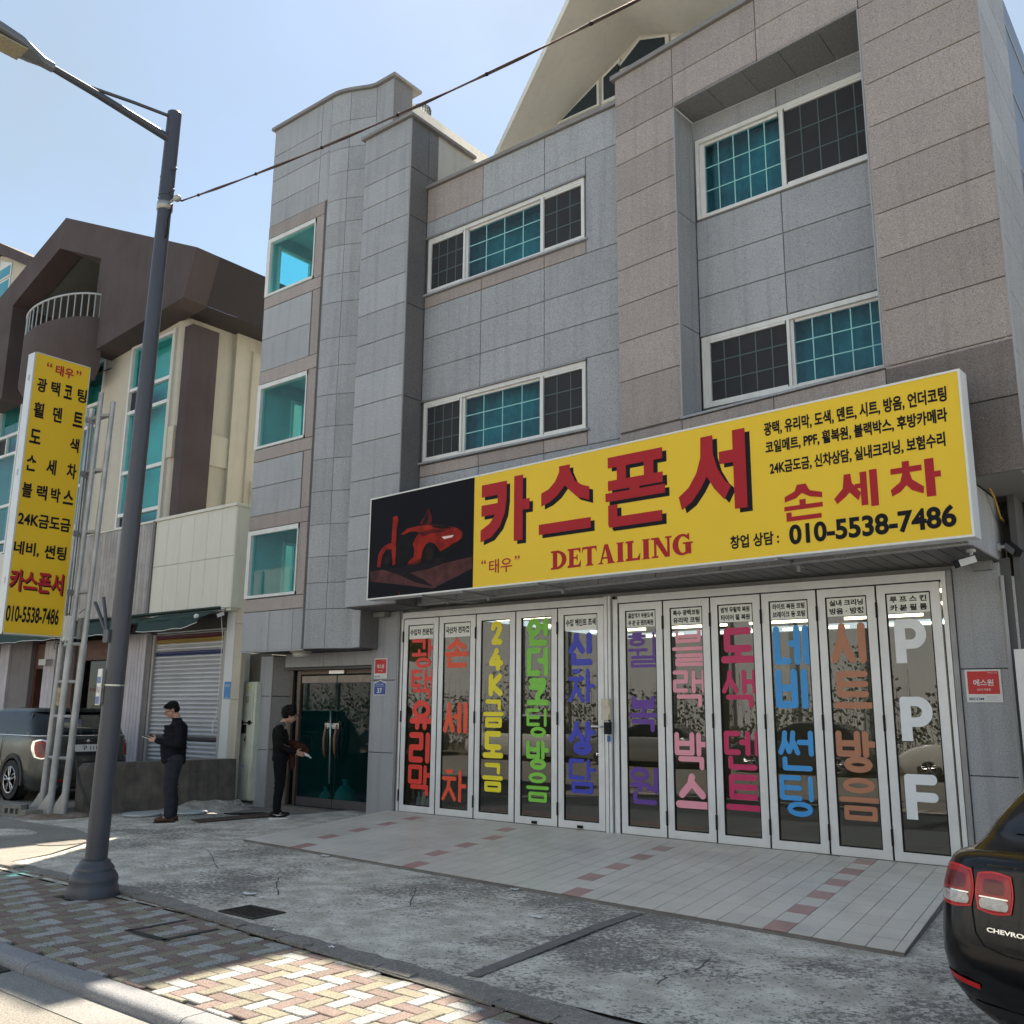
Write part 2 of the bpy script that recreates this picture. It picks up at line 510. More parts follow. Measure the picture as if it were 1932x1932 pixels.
# ============================================================ materials used around the place
G_GREY = mat('granite_grey', (.385, .395, .415), .62, noise=.10, nscale=1.2, grain=(75, (.23, .24, .26), (.54, .55, .57)), rnd=.09, bump=.15, bscale=120, streak=.4, stain=.12)
G_BROWN = mat('granite_brown', (.385, .325, .30), .66, noise=.1, nscale=1.2, grain=(70, (.22, .195, .185), (.55, .51, .48)), rnd=.09, bump=.15, bscale=120, streak=.35, stain=.12)
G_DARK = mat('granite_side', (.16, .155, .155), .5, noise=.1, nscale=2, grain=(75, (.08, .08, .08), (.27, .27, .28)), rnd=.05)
MORTAR = mat('mortar', (.14, .14, .14), .9)
WHITE_FR = mat('white_frame', (.74, .74, .72), .45, noise=.08, nscale=5, streak=.25)
ALU = mat('aluminium', (.76, .77, .78), .42, metal=.15, noise=.1, nscale=3, streak=.1)
ALU_D = mat('aluminium_dull', (.30, .30, .31), .5, metal=.4, noise=.2, nscale=4)
STEEL = mat('steel', (.5, .5, .5), .3, metal=.9)
BLACK = mat('black_rubber', (.012, .012, .014), .6, spec=.2)
DARK = mat('dark_gap', (.02, .02, .022), .8)
WHITE = mat('white_paint', (.72, .72, .71), .5, noise=.08, nscale=3)
STUCCO = mat('white_stucco', (.60, .585, .54), .85, noise=.1, nscale=1.2, bump=.3, bscale=60, streak=.2)
SCREEN = mat('insect_screen', (.028, .029, .034), .8, noise=.25, nscale=2.5)
CURT = mat('pale_curtain', (.40, .47, .48), .9, noise=.6, nscale=1.6)
ROOM = mat('dim_room', (.16, .22, .24), .9, noise=.3, nscale=1.5)
BAR = mat('teal_bar', (.30, .62, .62), .5)
TEAL = glass('teal_glass', (.15, .60, .68), .05)
TEAL_L = glass('teal_glass_clear', (.42, .90, .92), .04)
DOORG = glass('shop_glass', (.50, .54, .52), .09)
GREENG = glass('green_door_glass', (.05, .36, .36), .03)

# ============================================================ ground
rd = MB(); rd.quad((-900, -900, -.075), (900, -900, -.075), (900, 900, -.075), (-900, 900, -.075))
ASPH = mat('asphalt', (.27, .25, .22), .9, noise=.2, nscale=1.3, grain=(95, (.10, .095, .09), (.36, .33, .29)), bump=.5, bscale=110, stain=.25)
struct(build('road', rd, ASPH))
def conc():
    M = bpy.data.materials.new('worn_concrete'); MATS['worn_concrete'] = M; M.use_nodes = True; nt = M.node_tree; N = nt.nodes.new; L = nt.links.new
    b = nt.nodes['Principled BSDF']; b.inputs['Roughness'].default_value = .88
    gm = N('ShaderNodeNewGeometry')
    def tx(sc, det=4, ro=.6, kind='ShaderNodeTexNoise'):
        t = N(kind); t.inputs['Scale'].default_value = sc
        if kind == 'ShaderNodeTexNoise': t.inputs['Detail'].default_value = det; t.inputs['Roughness'].default_value = ro
        L(gm.outputs['Position'], t.inputs['Vector']); return t
    def rp(f, a, c):
        r = N('ShaderNodeValToRGB'); r.color_ramp.elements[0].position = a; r.color_ramp.elements[1].position = c; L(f, r.inputs[0]); return r.outputs[0]
    def mth(op, a, c):
        q = N('ShaderNodeMath'); q.operation = op; q.use_clamp = False
        for i, x in enumerate((a, c)):
            if isinstance(x, float): q.inputs[i].default_value = x
            else: L(x, q.inputs[i])
        return q.outputs[0]
    def mx(a, c, f):
        q = N('ShaderNodeMix'); q.data_type = 'RGBA'; L(f, q.inputs[0])
        for s, x in ((q.inputs[6], a), (q.inputs[7], c)):
            if isinstance(x, tuple): s.default_value = (*x, 1)
            else: L(x, s)
        return q.outputs[2]
    patch = tx(.62, 7, .68).outputs['Fac']          # where the cement skin is worn off
    fine = tx(20, 6, .78).outputs['Fac']
    peb = tx(70, 2, .6, 'ShaderNodeTexVoronoi')
    c = mx((.46, .42, .36), (.70, .66, .585), rp(tx(3.2, 5).outputs['Fac'], .4, .62))
    s1 = mth('ADD', mth('MULTIPLY', fine, 1.5), mth('MULTIPLY', patch, 1.5))
    worn = rp(mth('DIVIDE', s1, 3.0), .512, .54)
    c = mx(c, (.13, .125, .115), mth('MULTIPLY', worn, .85))
    chips = rp(peb.outputs['Color'], .70, .78)
    c = mx(c, (.42, .39, .35), mth('MULTIPLY', mth('MULTIPLY', chips, worn), .8))
    c = mx(c, (.10, .10, .105), mth('MULTIPLY', rp(tx(30, 2, .7).outputs['Fac'], .60, .64), .8))
    L(c, b.inputs['Base Color'])
    bp = N('ShaderNodeBump'); bp.inputs['Strength'].default_value = .6; bp.inputs['Distance'].default_value = .012
    L(s1, bp.inputs['Height']); L(bp.outputs[0], b.inputs['Normal'])
    return M
CONC = conc()
def sm(x): x = max(0, min(1, x)); return x * x * (3 - 2 * x)
def gz(x, y):
    """height of the forecourt: a dip by the entrance, a mound by the low wall"""
    z = -.13 * sm((-12.6 - x) / 1.4) * sm((y + 1.9) / 1.6) * (1 - sm((-14.9 - x) / .45))
    if y > -7: z += .012 * math.sin(x * 1.7) * math.cos(y * 1.3) * sm((-y - 4.2) / .8) * sm((y + 6.3) / .6)
    return z
xs = [-60, -40, -25, -19] + [-16 + .2 * i for i in range(86)] + [3, 8, 30, 60]
ys = [-6.42 + .12 * i for i in range(60)] + [1.2, 3, 20]
g = MB(); g.grid([[(x, y, gz(x, y)) for x in xs] for y in ys])
struct(build('forecourt', g, CONC, smooth=True))
# far light concrete patch in front of the neighbour and in the sunlit gap
LCON = mat('pale_concrete', (.27, .25, .21), .9, noise=.3, nscale=1.6, grain=(60, (.2, .19, .18), (.46, .44, .41)), stain=.3, bump=.4, bscale=60)
g = MB(); g.prism([(-60, -6.4, .004), (-11.15, -6.4, .004), (-11.5, -5.6, .004), (-12.4, -4.5, .004), (-13.6, -4.2, .004), (-15.3, -4.3, .004), (-60, -4.3, .004)], (0, 0, .004))
struct(build('pale_forecourt_strip', g, LCON))
g = MB(); g.hexa([(-60, -4.25, -.02), (-15.45, -4.05, -.02), (-15.25, -.4, -.02), (-60, -.4, -.02), (-60, -4.25, .115), (-15.45, -4.05, .115), (-15.25, -.4, .115), (-60, -.4, .115)])
struct(build('neighbour_forecourt', g, LCON))
# seam of broken mortar between pavers and concrete
SEAM = mat('seam_concrete', (.27, .25, .225), .95, noise=.35, nscale=5, bump=.6, bscale=35, stain=.4, grain=(40, (.16, .15, .14), (.38, .355, .32)))
pts = [(-60, -6.2, -6.42), (-14, -6.2, -6.4), (-8.7, -6.08, -6.34), (-7.6, -6.2, -6.42), (-6.8, -6.3, -6.5), (-5.2, -6.36, -6.62), (-3.6, -6.45, -6.76), (-1.5, -6.6, -6.95), (4, -7.0, -7.4)]
g = MB()
random.seed(3)
up = []; dn = []
x = -16.0
def lerp(x, k):
    for a, b in zip(pts, pts[1:]):
        if a[0] <= x <= b[0]: t = (x - a[0]) / (b[0] - a[0]); return a[k] + t * (b[k] - a[k])
    return pts[-1][k]
while x < 3.5:
    up.append((x, lerp(x, 1) + random.uniform(-.02, .03), .006)); dn.append((x, lerp(x, 2) + random.uniform(-.01, .01), .012)); x += .13
g.grid([dn, up])
struct(build('mortar_seam', g, SEAM))
random.seed(4)
x = -12.0
while x < 2.0:          # broken edging stones along the seam
    w_ = random.uniform(.35, .85); g = MB()
    a0 = lerp(x, 2) + .01; a1 = lerp(x + w_, 2) + .01
    h_ = random.uniform(.012, .03); dd = random.uniform(.09, .13)
    P = [(x + .01, a0, 0), (x + w_ - .02, a1, 0), (x + w_ - .03, a1 + dd, 0), (x + .02, a0 + dd * .9, 0)]
    T = [(p[0] + random.uniform(-.012, .012), p[1] + random.uniform(-.008, .008), h_ + random.uniform(-.006, .004)) for p in P]
    g.hexa(P + T); struct(build('edging_stone', g, SEAM)); x += w_
# strip joint across the forecourt
g = MB(); L0 = [(-4.53, -3.9), (-4.50, -4.6), (-4.42, -5.4), (-4.33, -6.33)]
g.grid([[(x - .055 + .01 * math.sin(i * 3), y, .008) for i, (x, y) in enumerate(L0)], [(x + .055, y, .008) for x, y in L0]])
struct(build('joint_strip', g, mat('joint_fill', (.19, .18, .17), .95, noise=.3, nscale=6, bump=.5, bscale=60)))

# ------------------------------------------------------------ pavers, kerb
struct(build('paver_bed', (lambda q: (q.box(-40, 20, -7.86, -6.2, -.1, -.018), q)[1])(MB()), mat('paver_joint', (.055, .05, .045), .95)))
PG = [mat('paver_grey', (.40, .395, .38), .85, noise=.15, nscale=9, grain=(80, (.12, .12, .12), (.52, .52, .5)), rnd=.1, bump=.7, bscale=90),
      mat('paver_brown', (.235, .175, .155), .88, noise=.2, nscale=9, grain=(80, (.10, .07, .065), (.28, .2, .17)), rnd=.12, bump=.7, bscale=90),
      mat('paver_olive', (.27, .245, .185), .88, noise=.2, nscale=9, grain=(80, (.12, .11, .08), (.31, .28, .2)), rnd=.12, bump=.7, bscale=90)]
sidewalk = struct(thing('sidewalk', None, None)); 
for k_ in ('label', 'category'):
    del sidewalk[k_]
u = .1125; px0 = -13.5; py0 = -7.80
bricks = []
for j in range(-1, 12):
    for i in range(0, 150):
        c = (i - j) % 4; k = (i - j) // 4
        x = px0 + i * u; y = py0 + j * u
        if c == 0: r_ = (x, x + 2 * u, y, y + u, (k + j) % 3)
        elif c == 3: r_ = (x, x + u, y, y + 2 * u, (k + j + 2) % 3)
        else: continue
        ymax = lerp((r_[0] + r_[1]) / 2, 2) + .005
        y0 = max(r_[2], -7.85); y1 = min(r_[3], ymax)
        if y1 - y0 < .04 or r_[0] > 1.2: continue
        cx_, cy_ = (r_[0] + r_[1]) / 2, (y0 + y1) / 2
        if (cx_ + 8.8) ** 2 + (cy_ + 6.54) ** 2 < .20 ** 2: continue
        bricks.append(((Vector((cx_, cy_, 0)) - EYE).length if cx_ < -2.6 else 99, r_[0], r_[1], y0, y1, r_[4]))
bricks.sort()
def brick(mb, x0, x1, y0, y1):
    g_ = .0035; c = .005; h = random.uniform(-.003, .003); t = [random.uniform(-.0015, .0015) for _ in range(4)]
    x0 += g_; x1 -= g_; y0 += g_; y1 -= g_
    n = len(mb.v)
    mb.v += [(x0, y0, -.03), (x1, y0, -.03), (x1, y1, -.03), (x0, y1, -.03), (x0, y0, h - c), (x1, y0, h - c), (x1, y1, h - c), (x0, y1, h - c),
             (x0 + c, y0 + c, h + t[0]), (x1 - c, y0 + c, h + t[1]), (x1 - c, y1 - c, h + t[2]), (x0 + c, y1 - c, h + t[3])]
    mb.f.append((n + 8, n + 9, n + 10, n + 11)); mb.m.append(mb.k)
    for i in range(4):
        j = (i + 1) % 4
        mb.f.append((n + i, n + j, n + 4 + j, n + 4 + i)); mb.m.append(mb.k)
        mb.f.append((n + 4 + i, n + 4 + j, n + 8 + j, n + 8 + i)); mb.m.append(mb.k)
for b_ in bricks[:300]:
    q = MB(); brick(q, *b_[1:5]); build('paver', q, PG[b_[5]], sidewalk)
q = MB()
for b_ in bricks[300:]:
    q.k = b_[5]; brick(q, *b_[1:5])
stuff(build('far_pavers', q, PG, sidewalk))
# flush access frame in the pavers
q = MB()
for a, b_ in (((-7.20, -7.06), (-7.20, -6.60)), ((-7.21, -7.07), (-6.70, -7.07)), ((-6.73, -7.06), (-6.73, -6.62))):
    q.box(min(a[0], b_[0]) - .025, max(a[0], b_[0]) + .025, min(a[1], b_[1]) - .025, max(a[1], b_[1]) + .025, -.01, .006)
tag(build('access_frame', q, mat('dark_iron', (.035, .037, .04), .6, metal=.3, noise=.3, nscale=20)), 'flush dark iron access frame let into the pavers', 'access cover')
KERB = mat('kerb_granite', (.25, .255, .27), .8, noise=.12, nscale=4, grain=(90, (.15, .15, .16), (.36, .36, .37)), rnd=.06, bump=.3, bscale=80, stain=.15)
kerb = thing('kerb', 'grey granite kerb with rounded edge along the paved sidewalk', 'kerb')
kx = [-30, -14.3, -12.4, -10.4, -8.1, -6.85, -5.02, -3.1, -1.2, .9, 4, 12]
for a, b_ in zip(kx, kx[1:]):
    q = MB(); rows = []
    for x in (a + .004, b_ - .004):
        rows.append([(x, -7.86, -.14), (x, -7.86, -.004)] + [(x, -7.985 - .055 * math.sin(t), -.057 + .055 * math.cos(t)) for t in [PI / 2 * i / 6 for i in range(7)]] + [(x, -8.05, -.14)])
    q.grid(rows)
    q.quad(*[Vector(p) for p in rows[0]]); q.quad(*[Vector(p) for p in rows[1][::-1]])
    build('kerb_stone', q, KERB, kerb, smooth='auto')
q = MB(); q.box(-30, 12, -8.30, -8.045, -.13, -.070)
struct(build('gutter', q, mat('gutter_concrete', (.27, .26, .245), .9, noise=.25, nscale=3, grain=(70, (.17, .165, .16), (.38, .37, .35)), bump=.3)))
def grating(name, x0, x1, y0, y1, z, label, nx, ny, cat='drain grate'):
    t = thing(name, label, cat)
    q = MB(); q.box(x0 - .02, x1 + .02, y0 - .02, y1 + .02, z - .12, z - .055); build('pit', q, DARK, t)
    q = MB()
    for a, b_, c, d in ((x0 - .03, x1 + .03, y0 - .03, y0), (x0 - .03, x1 + .03, y1, y1 + .03), (x0 - .03, x0, y0, y1), (x1, x1 + .03, y0, y1)): q.box(a, b_, c, d, z - .05, z + .008)
    IR = mat('grate_iron', (.06, .055, .05), .65, metal=.4, noise=.4, nscale=20)
    build('frame', q, IR, t)
    for i in range(1, nx): q = MB(); xx = x0 + (x1 - x0) * i / nx; q.box(xx - .006, xx + .006, y0, y1, z - .04, z + .004); build('bar', q, IR, t)
    q = MB()
    for i in range(1, ny): yy = y0 + (y1 - y0) * i / ny; q.box(x0, x1, yy - .004, yy + .004, z - .03, z + .001)
    build('cross_bars', q, IR, t)
    return t
grating('drain_grate', -7.26, -6.84, -6.18, -5.90, .004, 'dark iron drain grate sunk in the worn concrete forecourt', 10, 3)
grating('gutter_grate', -7.95, -7.02, -8.34, -8.09, -.066, 'iron mesh gully grate in the gutter below the kerb', 12, 6, 'gully grate')

# round covers and metal bits lying on the forecourt
def disc(name, label, cat, x, y, r, h, M, z=None, ex=1.0, grp=None):
    q = MB(); zz = gz(x, y) if z is None else z
    q.lathe([(0.0, h), (r * .9, h), (r, h * .75), (r, 0)], (x, y, zz), 28)
    o = build(name, q, M, smooth='auto'); return tag(o, label, cat, grp)
COVER = mat('cover_iron', (.23, .21, .185), .85, noise=.3, nscale=8, bump=.4, bscale=50)
disc('manhole_cover', 'round pale brown manhole cover in the sunlit strip behind the lamp post', 'manhole cover', -12.35, -5.05, .31, .012, COVER, .008)
SHEET = mat('galvanised_disc', (.55, .60, .62), .5, metal=.3, noise=.2, nscale=6)
disc('metal_disc', 'round pale metal lid on the ground left of the man in a dark jacket', 'metal lid', -14.53, -2.62, .30, .03, SHEET, .012, grp='round metal lids by the low wall')
disc('metal_disc', 'round pale metal lid on the ground right of the man in a dark jacket', 'metal lid', -14.25, -1.93, .28, .03, SHEET, .012, grp='round metal lids by the low wall')
q = MB(); q.prism([(-13.35, -2.5, .012), (-12.95, -2.62, .012), (-12.85, -1.25, .012), (-13.25, -1.1, .012)], (0, 0, .006))
tag(build('rusty_plate', q, mat('rust_plate', (.09, .055, .04), .8, noise=.4, nscale=7, stain=.3)), 'long rusty steel plate lying on the concrete by the woman', 'steel plate')
q = MB(); q.prism([(-14.0, -1.45, -.03), (-13.75, -1.5, -.03), (-13.5, -.85, -.05), (-13.8, -.8, -.05)], (0, 0, .02))
tag(build('rubber_mat', q, BLACK), 'small black rubber mat in front of the white cabinet', 'mat')

# ------------------------------------------------------------ tiled ramp in front of the folding doors
ramp = thing('tiled_ramp', 'pale tiled ramp with staggered red tiles before the folding doors', 'ramp')
RL0 = Vector((-11.55, -.05)); RL1 = Vector((-10.78, -3.40)); RR1 = Vector((-2.30, -3.95)); RR0 = Vector((-2.80, -.05))
def rz(x, y):
    yf = -3.40 + (x + 10.78) * (-.55 / 8.48)
    return .035 + .065 * max(0, min(1, (y - yf) / (-.05 - yf)))
q = MB()
q.hexa([(*RL1, -.05), (*RR1, -.05), (*RR0, -.05), (*RL0, -.05), (RL1.x, RL1.y, .024), (RR1.x, RR1.y, .026), (RR0.x, RR0.y, .09), (RL0.x, RL0.y, .09)])
build('slab', q, mat('ramp_edge', (.23, .215, .20), .9, noise=.3, nscale=6, bump=.4, bscale=50, stain=.4), ramp)
TILE = mat('tile_pale', (.68, .64, .58), .42, noise=.1, nscale=1.1, rnd=.045, col2=(.58, .545, .49), stain=.35, bump=.06, bscale=30)
TILER = mat('tile_red', (.46, .27, .25), .45, noise=.15, nscale=3, rnd=.08, stain=.3)
def inside(P, poly):
    r_ = False; n = len(poly)
    for i in range(n):
        a, b_ = poly[i], poly[(i + 1) % n]
        if (a[1] > P[1]) != (b_[1] > P[1]) and P[0] < (b_[0] - a[0]) * (P[1] - a[1]) / (b_[1] - a[1]) + a[0]: r_ = not r_
    return r_
def clip(poly, a, b_):     # keep the part left of a->b
    out = []
    f = lambda p: (b_[0] - a[0]) * (p[1] - a[1]) - (b_[1] - a[1]) * (p[0] - a[0])
    for i in range(len(poly)):
        p, r_ = poly[i], poly[(i + 1) % len(poly)]; fp, fr_ = f(p), f(r_)
        if fp >= 0: out.append(p)
        if fp * fr_ < 0: t = fp / (fp - fr_); out.append((p[0] + t * (r_[0] - p[0]), p[1] + t * (r_[1] - p[1])))
    return out
outl = [tuple(RL1), tuple(RR1), tuple(RR0), tuple(RL0)]
reds = [(-3.27, -3.71), (-3.37, -3.07), (-3.46, -2.39), (-3.55, -1.71), (-3.64, -.98), (-3.75, -.26), (-5.4, -3.59), (-5.63, -2.85), (-5.8, -2.13), (-5.99, -1.4), (-6.1, -.71),
        (-9.67, -3.25), (-9.95, -2.57), (-10.19, -1.9), (-10.42, -1.17), (-10.61, -.5), (-7.58, -3.44), (-7.88, -2.67), (-8.13, -1.94), (-8.33, -1.26), (-8.5, -.5)]
tiles = []
TW, TD = .205, .345
for i in range(-4, 46):
    for j in range(0, 12):
        P = []
        for a, b_ in ((0, 0), (1, 0), (1, 1), (0, 1)):
            yy = (j + b_) * TD; xx = (i + a) * TW
            bx = -10.78 + xx + 0.0; by = -3.40 - .065 * xx
            k = (xx / 8.48)
            P.append((bx + yy * (-.235 * (1 - k) - .125 * k), by + yy))
        g_ = .0034
        cx_ = sum(p[0] for p in P) / 4; cy_ = sum(p[1] for p in P) / 4
        P = [(p[0] + (g_ if p[0] < cx_ else -g_), p[1] + (g_ if p[1] < cy_ else -g_)) for p in P]
        for a, b_ in zip(outl, outl[1:] + outl[:1]): P = clip(P, a, b_) if len(P) > 2 else P
        if len(P) < 3: continue
        ar = abs(sum(P[k][0] * P[(k + 1) % len(P)][1] - P[(k + 1) % len(P)][0] * P[k][1] for k in range(len(P)))) / 2
        if ar < .004: continue
        isr = any(abs(r_[0] - cx_) < TW / 2 and abs(r_[1] - cy_) < TD / 2 for r_ in reds)
        tiles.append(((Vector((cx_, cy_, 0)) - EYE).length, P, isr))
tiles.sort(key=lambda t: t[0])
def tile(q, P):
    h = random.uniform(-.0008, .0008)
    q.prism([(x, y, rz(x, y) + h) for x, y in P], (0, 0, -.006))
for t in tiles[:300]:
    q = MB(); tile(q, t[1]); build('tile', q, TILER if t[2] else TILE, ramp)
q = MB()
for t in tiles[300:]: q.k = int(t[2]); tile(q, t[1])
stuff(build('far_tiles', q, [TILE, TILER], ramp))
q = MB(); q.grid([[(x, y, rz(x, y) - .0045) for x, y in (RL1, RR1)], [(x, y, rz(x, y) - .0045) for x, y in (RL0, RR0)]])
build('grout', q, mat('grout', (.13, .11, .09), .9, noise=.3, nscale=5), ramp)

# cracks in the concrete and bits of paper litter
CRK = mat('crack', (.09, .085, .08), .95)
def crack(pts, w_=.012):
    q = MB(); random.seed(len(pts) * 7 + int(abs(pts[0][0]) * 10)); P = []
    for a, b_ in zip(pts, pts[1:]):
        for i in range(8): t = i / 8; P.append((a[0] + (b_[0] - a[0]) * t + random.uniform(-.012, .012), a[1] + (b_[1] - a[1]) * t + random.uniform(-.012, .012)))
    q.grid([[(x, y, gz(x, y) + .0035) for x, y in P], [(x + w_ * random.uniform(.3, 1.3), y + w_ * random.uniform(.3, 1.3), gz(x, y) + .0035) for x, y in P]])
    struct(build('crack', q, CRK))
crack([(-3.35, -4.9), (-3.28, -5.2), (-3.36, -5.5), (-3.3, -5.75)], .012); crack([(-10.4, -4.2), (-9.2, -4.9), (-8.3, -4.8), (-7.4, -5.5)], .009); crack([(-13.6, -3.4), (-12.4, -3.7), (-11.3, -3.5)], .01)
crack([(-6.8, -4.3), (-6.2, -5.0), (-6.3, -5.8)], .008)
random.seed(21)
for k_, (x, y, s_) in enumerate(((-7.75, -5.55, .07), (-7.5, -5.6, .03), (-6.35, -6.35, .022), (-5.6, -6.42, .03), (-6.0, -3.75, .05), (-9.0, -3.55, .06), (-5.1, -4.6, .05))):
    q = MB(); a = random.uniform(0, 3); c_, d_ = math.cos(a), math.sin(a)
    q.grid([[(x + s_ * (u_ * c_ - v_ * d_), y + s_ * (u_ * d_ + v_ * c_) * .6, gz(x, y) + .008 + .01 * math.sin(u_ * 3 + v_ * 2) ** 2) for u_ in (-1, -.3, .4, 1)] for v_ in (-1, 0, .8)])
    tag(build('paper_scrap', q, WHITE), ['crumpled white paper scrap just behind the drain grate', 'tiny white scrap by the drain grate', 'tiny white scrap on the mortar seam nearest the street lamp', 'tiny white scrap on the mortar seam in front of the ramp', 'white scrap at the front edge of the tiled ramp', 'white scrap near the left front edge of the tiled ramp', 'white smear of paper on the concrete in front of the ramp'][k_], 'litter')
# ============================================================ the shop building
shop = thing('shop_building', 'three storey grey granite clad building with folding glass shop doors and white gabled roof', 'building')
def pan(fr, s0, s1, z0, z1, d=0, M=None, name='granite_panel'):
    q = MB(); fr.panel(q, s0, s1, z0, z1, d); return build(name, q, M or G_GREY, shop)
def rows(fr, s0, s1, zs_, d=0, M=None):
    for a, b_ in zip(zs_, zs_[1:]): pan(fr, s0, s1, a, b_, d, M)
FT = Fr((-14.9, -.68), (-13.12, -.68))
FB = Fr((-11.97, -.80), (-10.78, -.80))
FBS = Fr((-10.78, -.80), (-10.78, .55))
FM = Fr((-10.78, -.34), (-6.5, -.34))
FR = Fr((-6.75, -.50), (-1.70, -1.11))
RA = (-5.66, -.12)
FK = Fr(RA, (-2.98, -.20))
FV = Fr(FR.p(1.07, 0)[:2], RA)
FS = Fr((-1.70, -1.11), (-1.70, 1.0))
bk = MB()
# --- tower
TZ = [8.84, 9.49]
Rb = [3.44, 5.26, 6.35, 8.2, 9.49, 11.28]
# flat face: plain rows between the window bands
for zs_ in ([2.72, 3.44], [5.26, 5.82, 6.33], [8.17, 8.84, 9.49]):
    for a, b_ in zip(zs_, zs_[1:]):
        if a == 2.72:
            pan(FT, 0, .78, a, b_); pan(FT, .78, 1.45, a, b_); pan(FT, 1.45, 1.72, a, b_)
        else: pan(FT, 0, 1.47, a, b_)
rows(FT, 0, 1.5, [11.28, 11.77, 12.30, 12.87, 13.48])
rows(FT, 1.5, 1.78, [11.28, 12.32, 13.48])
for z0, z1 in ((3.44, 5.26), (6.33, 8.17), (9.49, 11.28)):
    wz0, wz1 = z0 + .25, z1 - .28
    pan(FT, 0, 1.72, wz1 + .01, z1, .006, G_BROWN); pan(FT, 0, 1.72, z0, wz0 - .01, .006, G_BROWN)
    pan(FT, 1.50, 1.72, wz0 - .01, wz1 + .01, .006, G_BROWN)
rows(FT, 1.50, 1.72, [5.26, 6.33], .006, G_BROWN); rows(FT, 1.50, 1.72, [8.17, 9.49], .006, G_BROWN)
# bowed face: two curved columns of panels
def arcp(t):    # t 0..1 from the flat face round to the set back face
    x = -13.12 + t * .95
    return (x, -.68 + .30 * sm(t * 1.0) * (.35 + .65 * t))
arc_rows = [2.72, 3.40, 3.86, 4.32, 4.9, 5.5, 6.1, 6.7, 7.3, 7.85, 8.4, 9.1, 9.67, 10.24, 10.72, 11.2, 11.78, 12.28, 12.86, 13.48]
for c0, c1 in ((0, .47), (.47, 1.0)):
    for a, b_ in zip(arc_rows, arc_rows[1:]):
        q = MB(); n = 6; front = []; back = []
        for (zz, e) in ((a + .005, 0), (b_ - .005, 0)):
            r1 = []; r2 = []
            for i in range(n + 1):
                t = c0 + (c1 - c0) * i / n
                if i == 0: t += .005
                if i == n: t -= .005
                p = arcp(t); r1.append((p[0], p[1], zz)); r2.append((p[0], p[1] + .035, zz))
            front.append(r1); back.append(r2)
        q.grid(front); q.grid([back[0], front[0]]); q.grid([front[1], back[1]])
        for e in (0, -1): q.quad(front[0][e], back[0][e], back[1][e], front[1][e])
        build('granite_panel', q, G_GREY, shop)
FT3 = Fr((-12.17, -.385), (-11.70, -.385))
rows(FT3, 0, .47, [12.05, 12.66, 13.48])
FTS = Fr((-11.70, -.385), (-11.70, .15))
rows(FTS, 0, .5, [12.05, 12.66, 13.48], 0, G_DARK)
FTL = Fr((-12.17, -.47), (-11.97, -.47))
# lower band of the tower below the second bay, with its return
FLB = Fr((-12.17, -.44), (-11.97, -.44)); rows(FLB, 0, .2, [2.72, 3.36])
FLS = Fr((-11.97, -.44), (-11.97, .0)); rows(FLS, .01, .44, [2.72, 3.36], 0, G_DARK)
# mortar backing and soffit of the tower
for a, b_ in (((-14.88, -.655), (-13.12, -.655)),): Fr(a, b_).backing(bk, 0, 1.76, 2.72, 13.48, 0, [(.06, 1.47, 3.69, 4.98), (.06, 1.47, 6.58, 7.89), (.06, 1.47, 9.74, 11.0)])
rws = [[(arcp(t / 8)[0], arcp(t / 8)[1] + .02, z) for t in range(9)] for z in (2.72, 13.48)]
bk.grid(rws)
Fr((-12.17, -.36), (-11.72, -.36)).quad(bk, 0, .45, 11.5, 13.48, 0)
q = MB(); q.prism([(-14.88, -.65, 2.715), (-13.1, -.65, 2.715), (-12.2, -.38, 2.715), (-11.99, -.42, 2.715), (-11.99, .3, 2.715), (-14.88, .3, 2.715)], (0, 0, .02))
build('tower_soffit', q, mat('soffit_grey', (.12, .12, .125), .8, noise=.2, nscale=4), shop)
# corner trim strips at the soffit edge
q = MB(); FT.box(q, 0, 1.78, 2.70, 2.722, -.02, .012); build('drip_edge', q, G_GREY, shop)
# parapet copings
COP = mat('coping', (.25, .235, .23), .6, noise=.15, nscale=3, rnd=.05)
q = MB(); FT.box(q, -.06, 1.78, 13.48, 13.54, -.25, .06)
q.prism([(arcp(t / 8)[0], arcp(t / 8)[1] - .06, 13.48) for t in range(9)] + [(arcp(t / 8)[0], arcp(t / 8)[1] + .25, 13.48) for t in range(8, -1, -1)], (0, 0, .06))
Fr((-12.17, -.385), (-11.70, -.385)).box(q, 0, .53, 13.48, 13.54, -.25, .06)
q.box(-11.95, -11.64, -.135, .3, 13.48, 13.54)
build('coping', q, COP, shop)
# tower roof side: long white stucco wall running back
q = MB(); q.box(-12.0, -11.72, .12, 9.0, 9.0, 13.22); build('stucco_wall', q, STUCCO, shop)
q = MB(); q.box(-14.9, -12.0, 1.9, 2.1, 2.6, 13.4); build('rear_wall', q, STUCCO, shop)
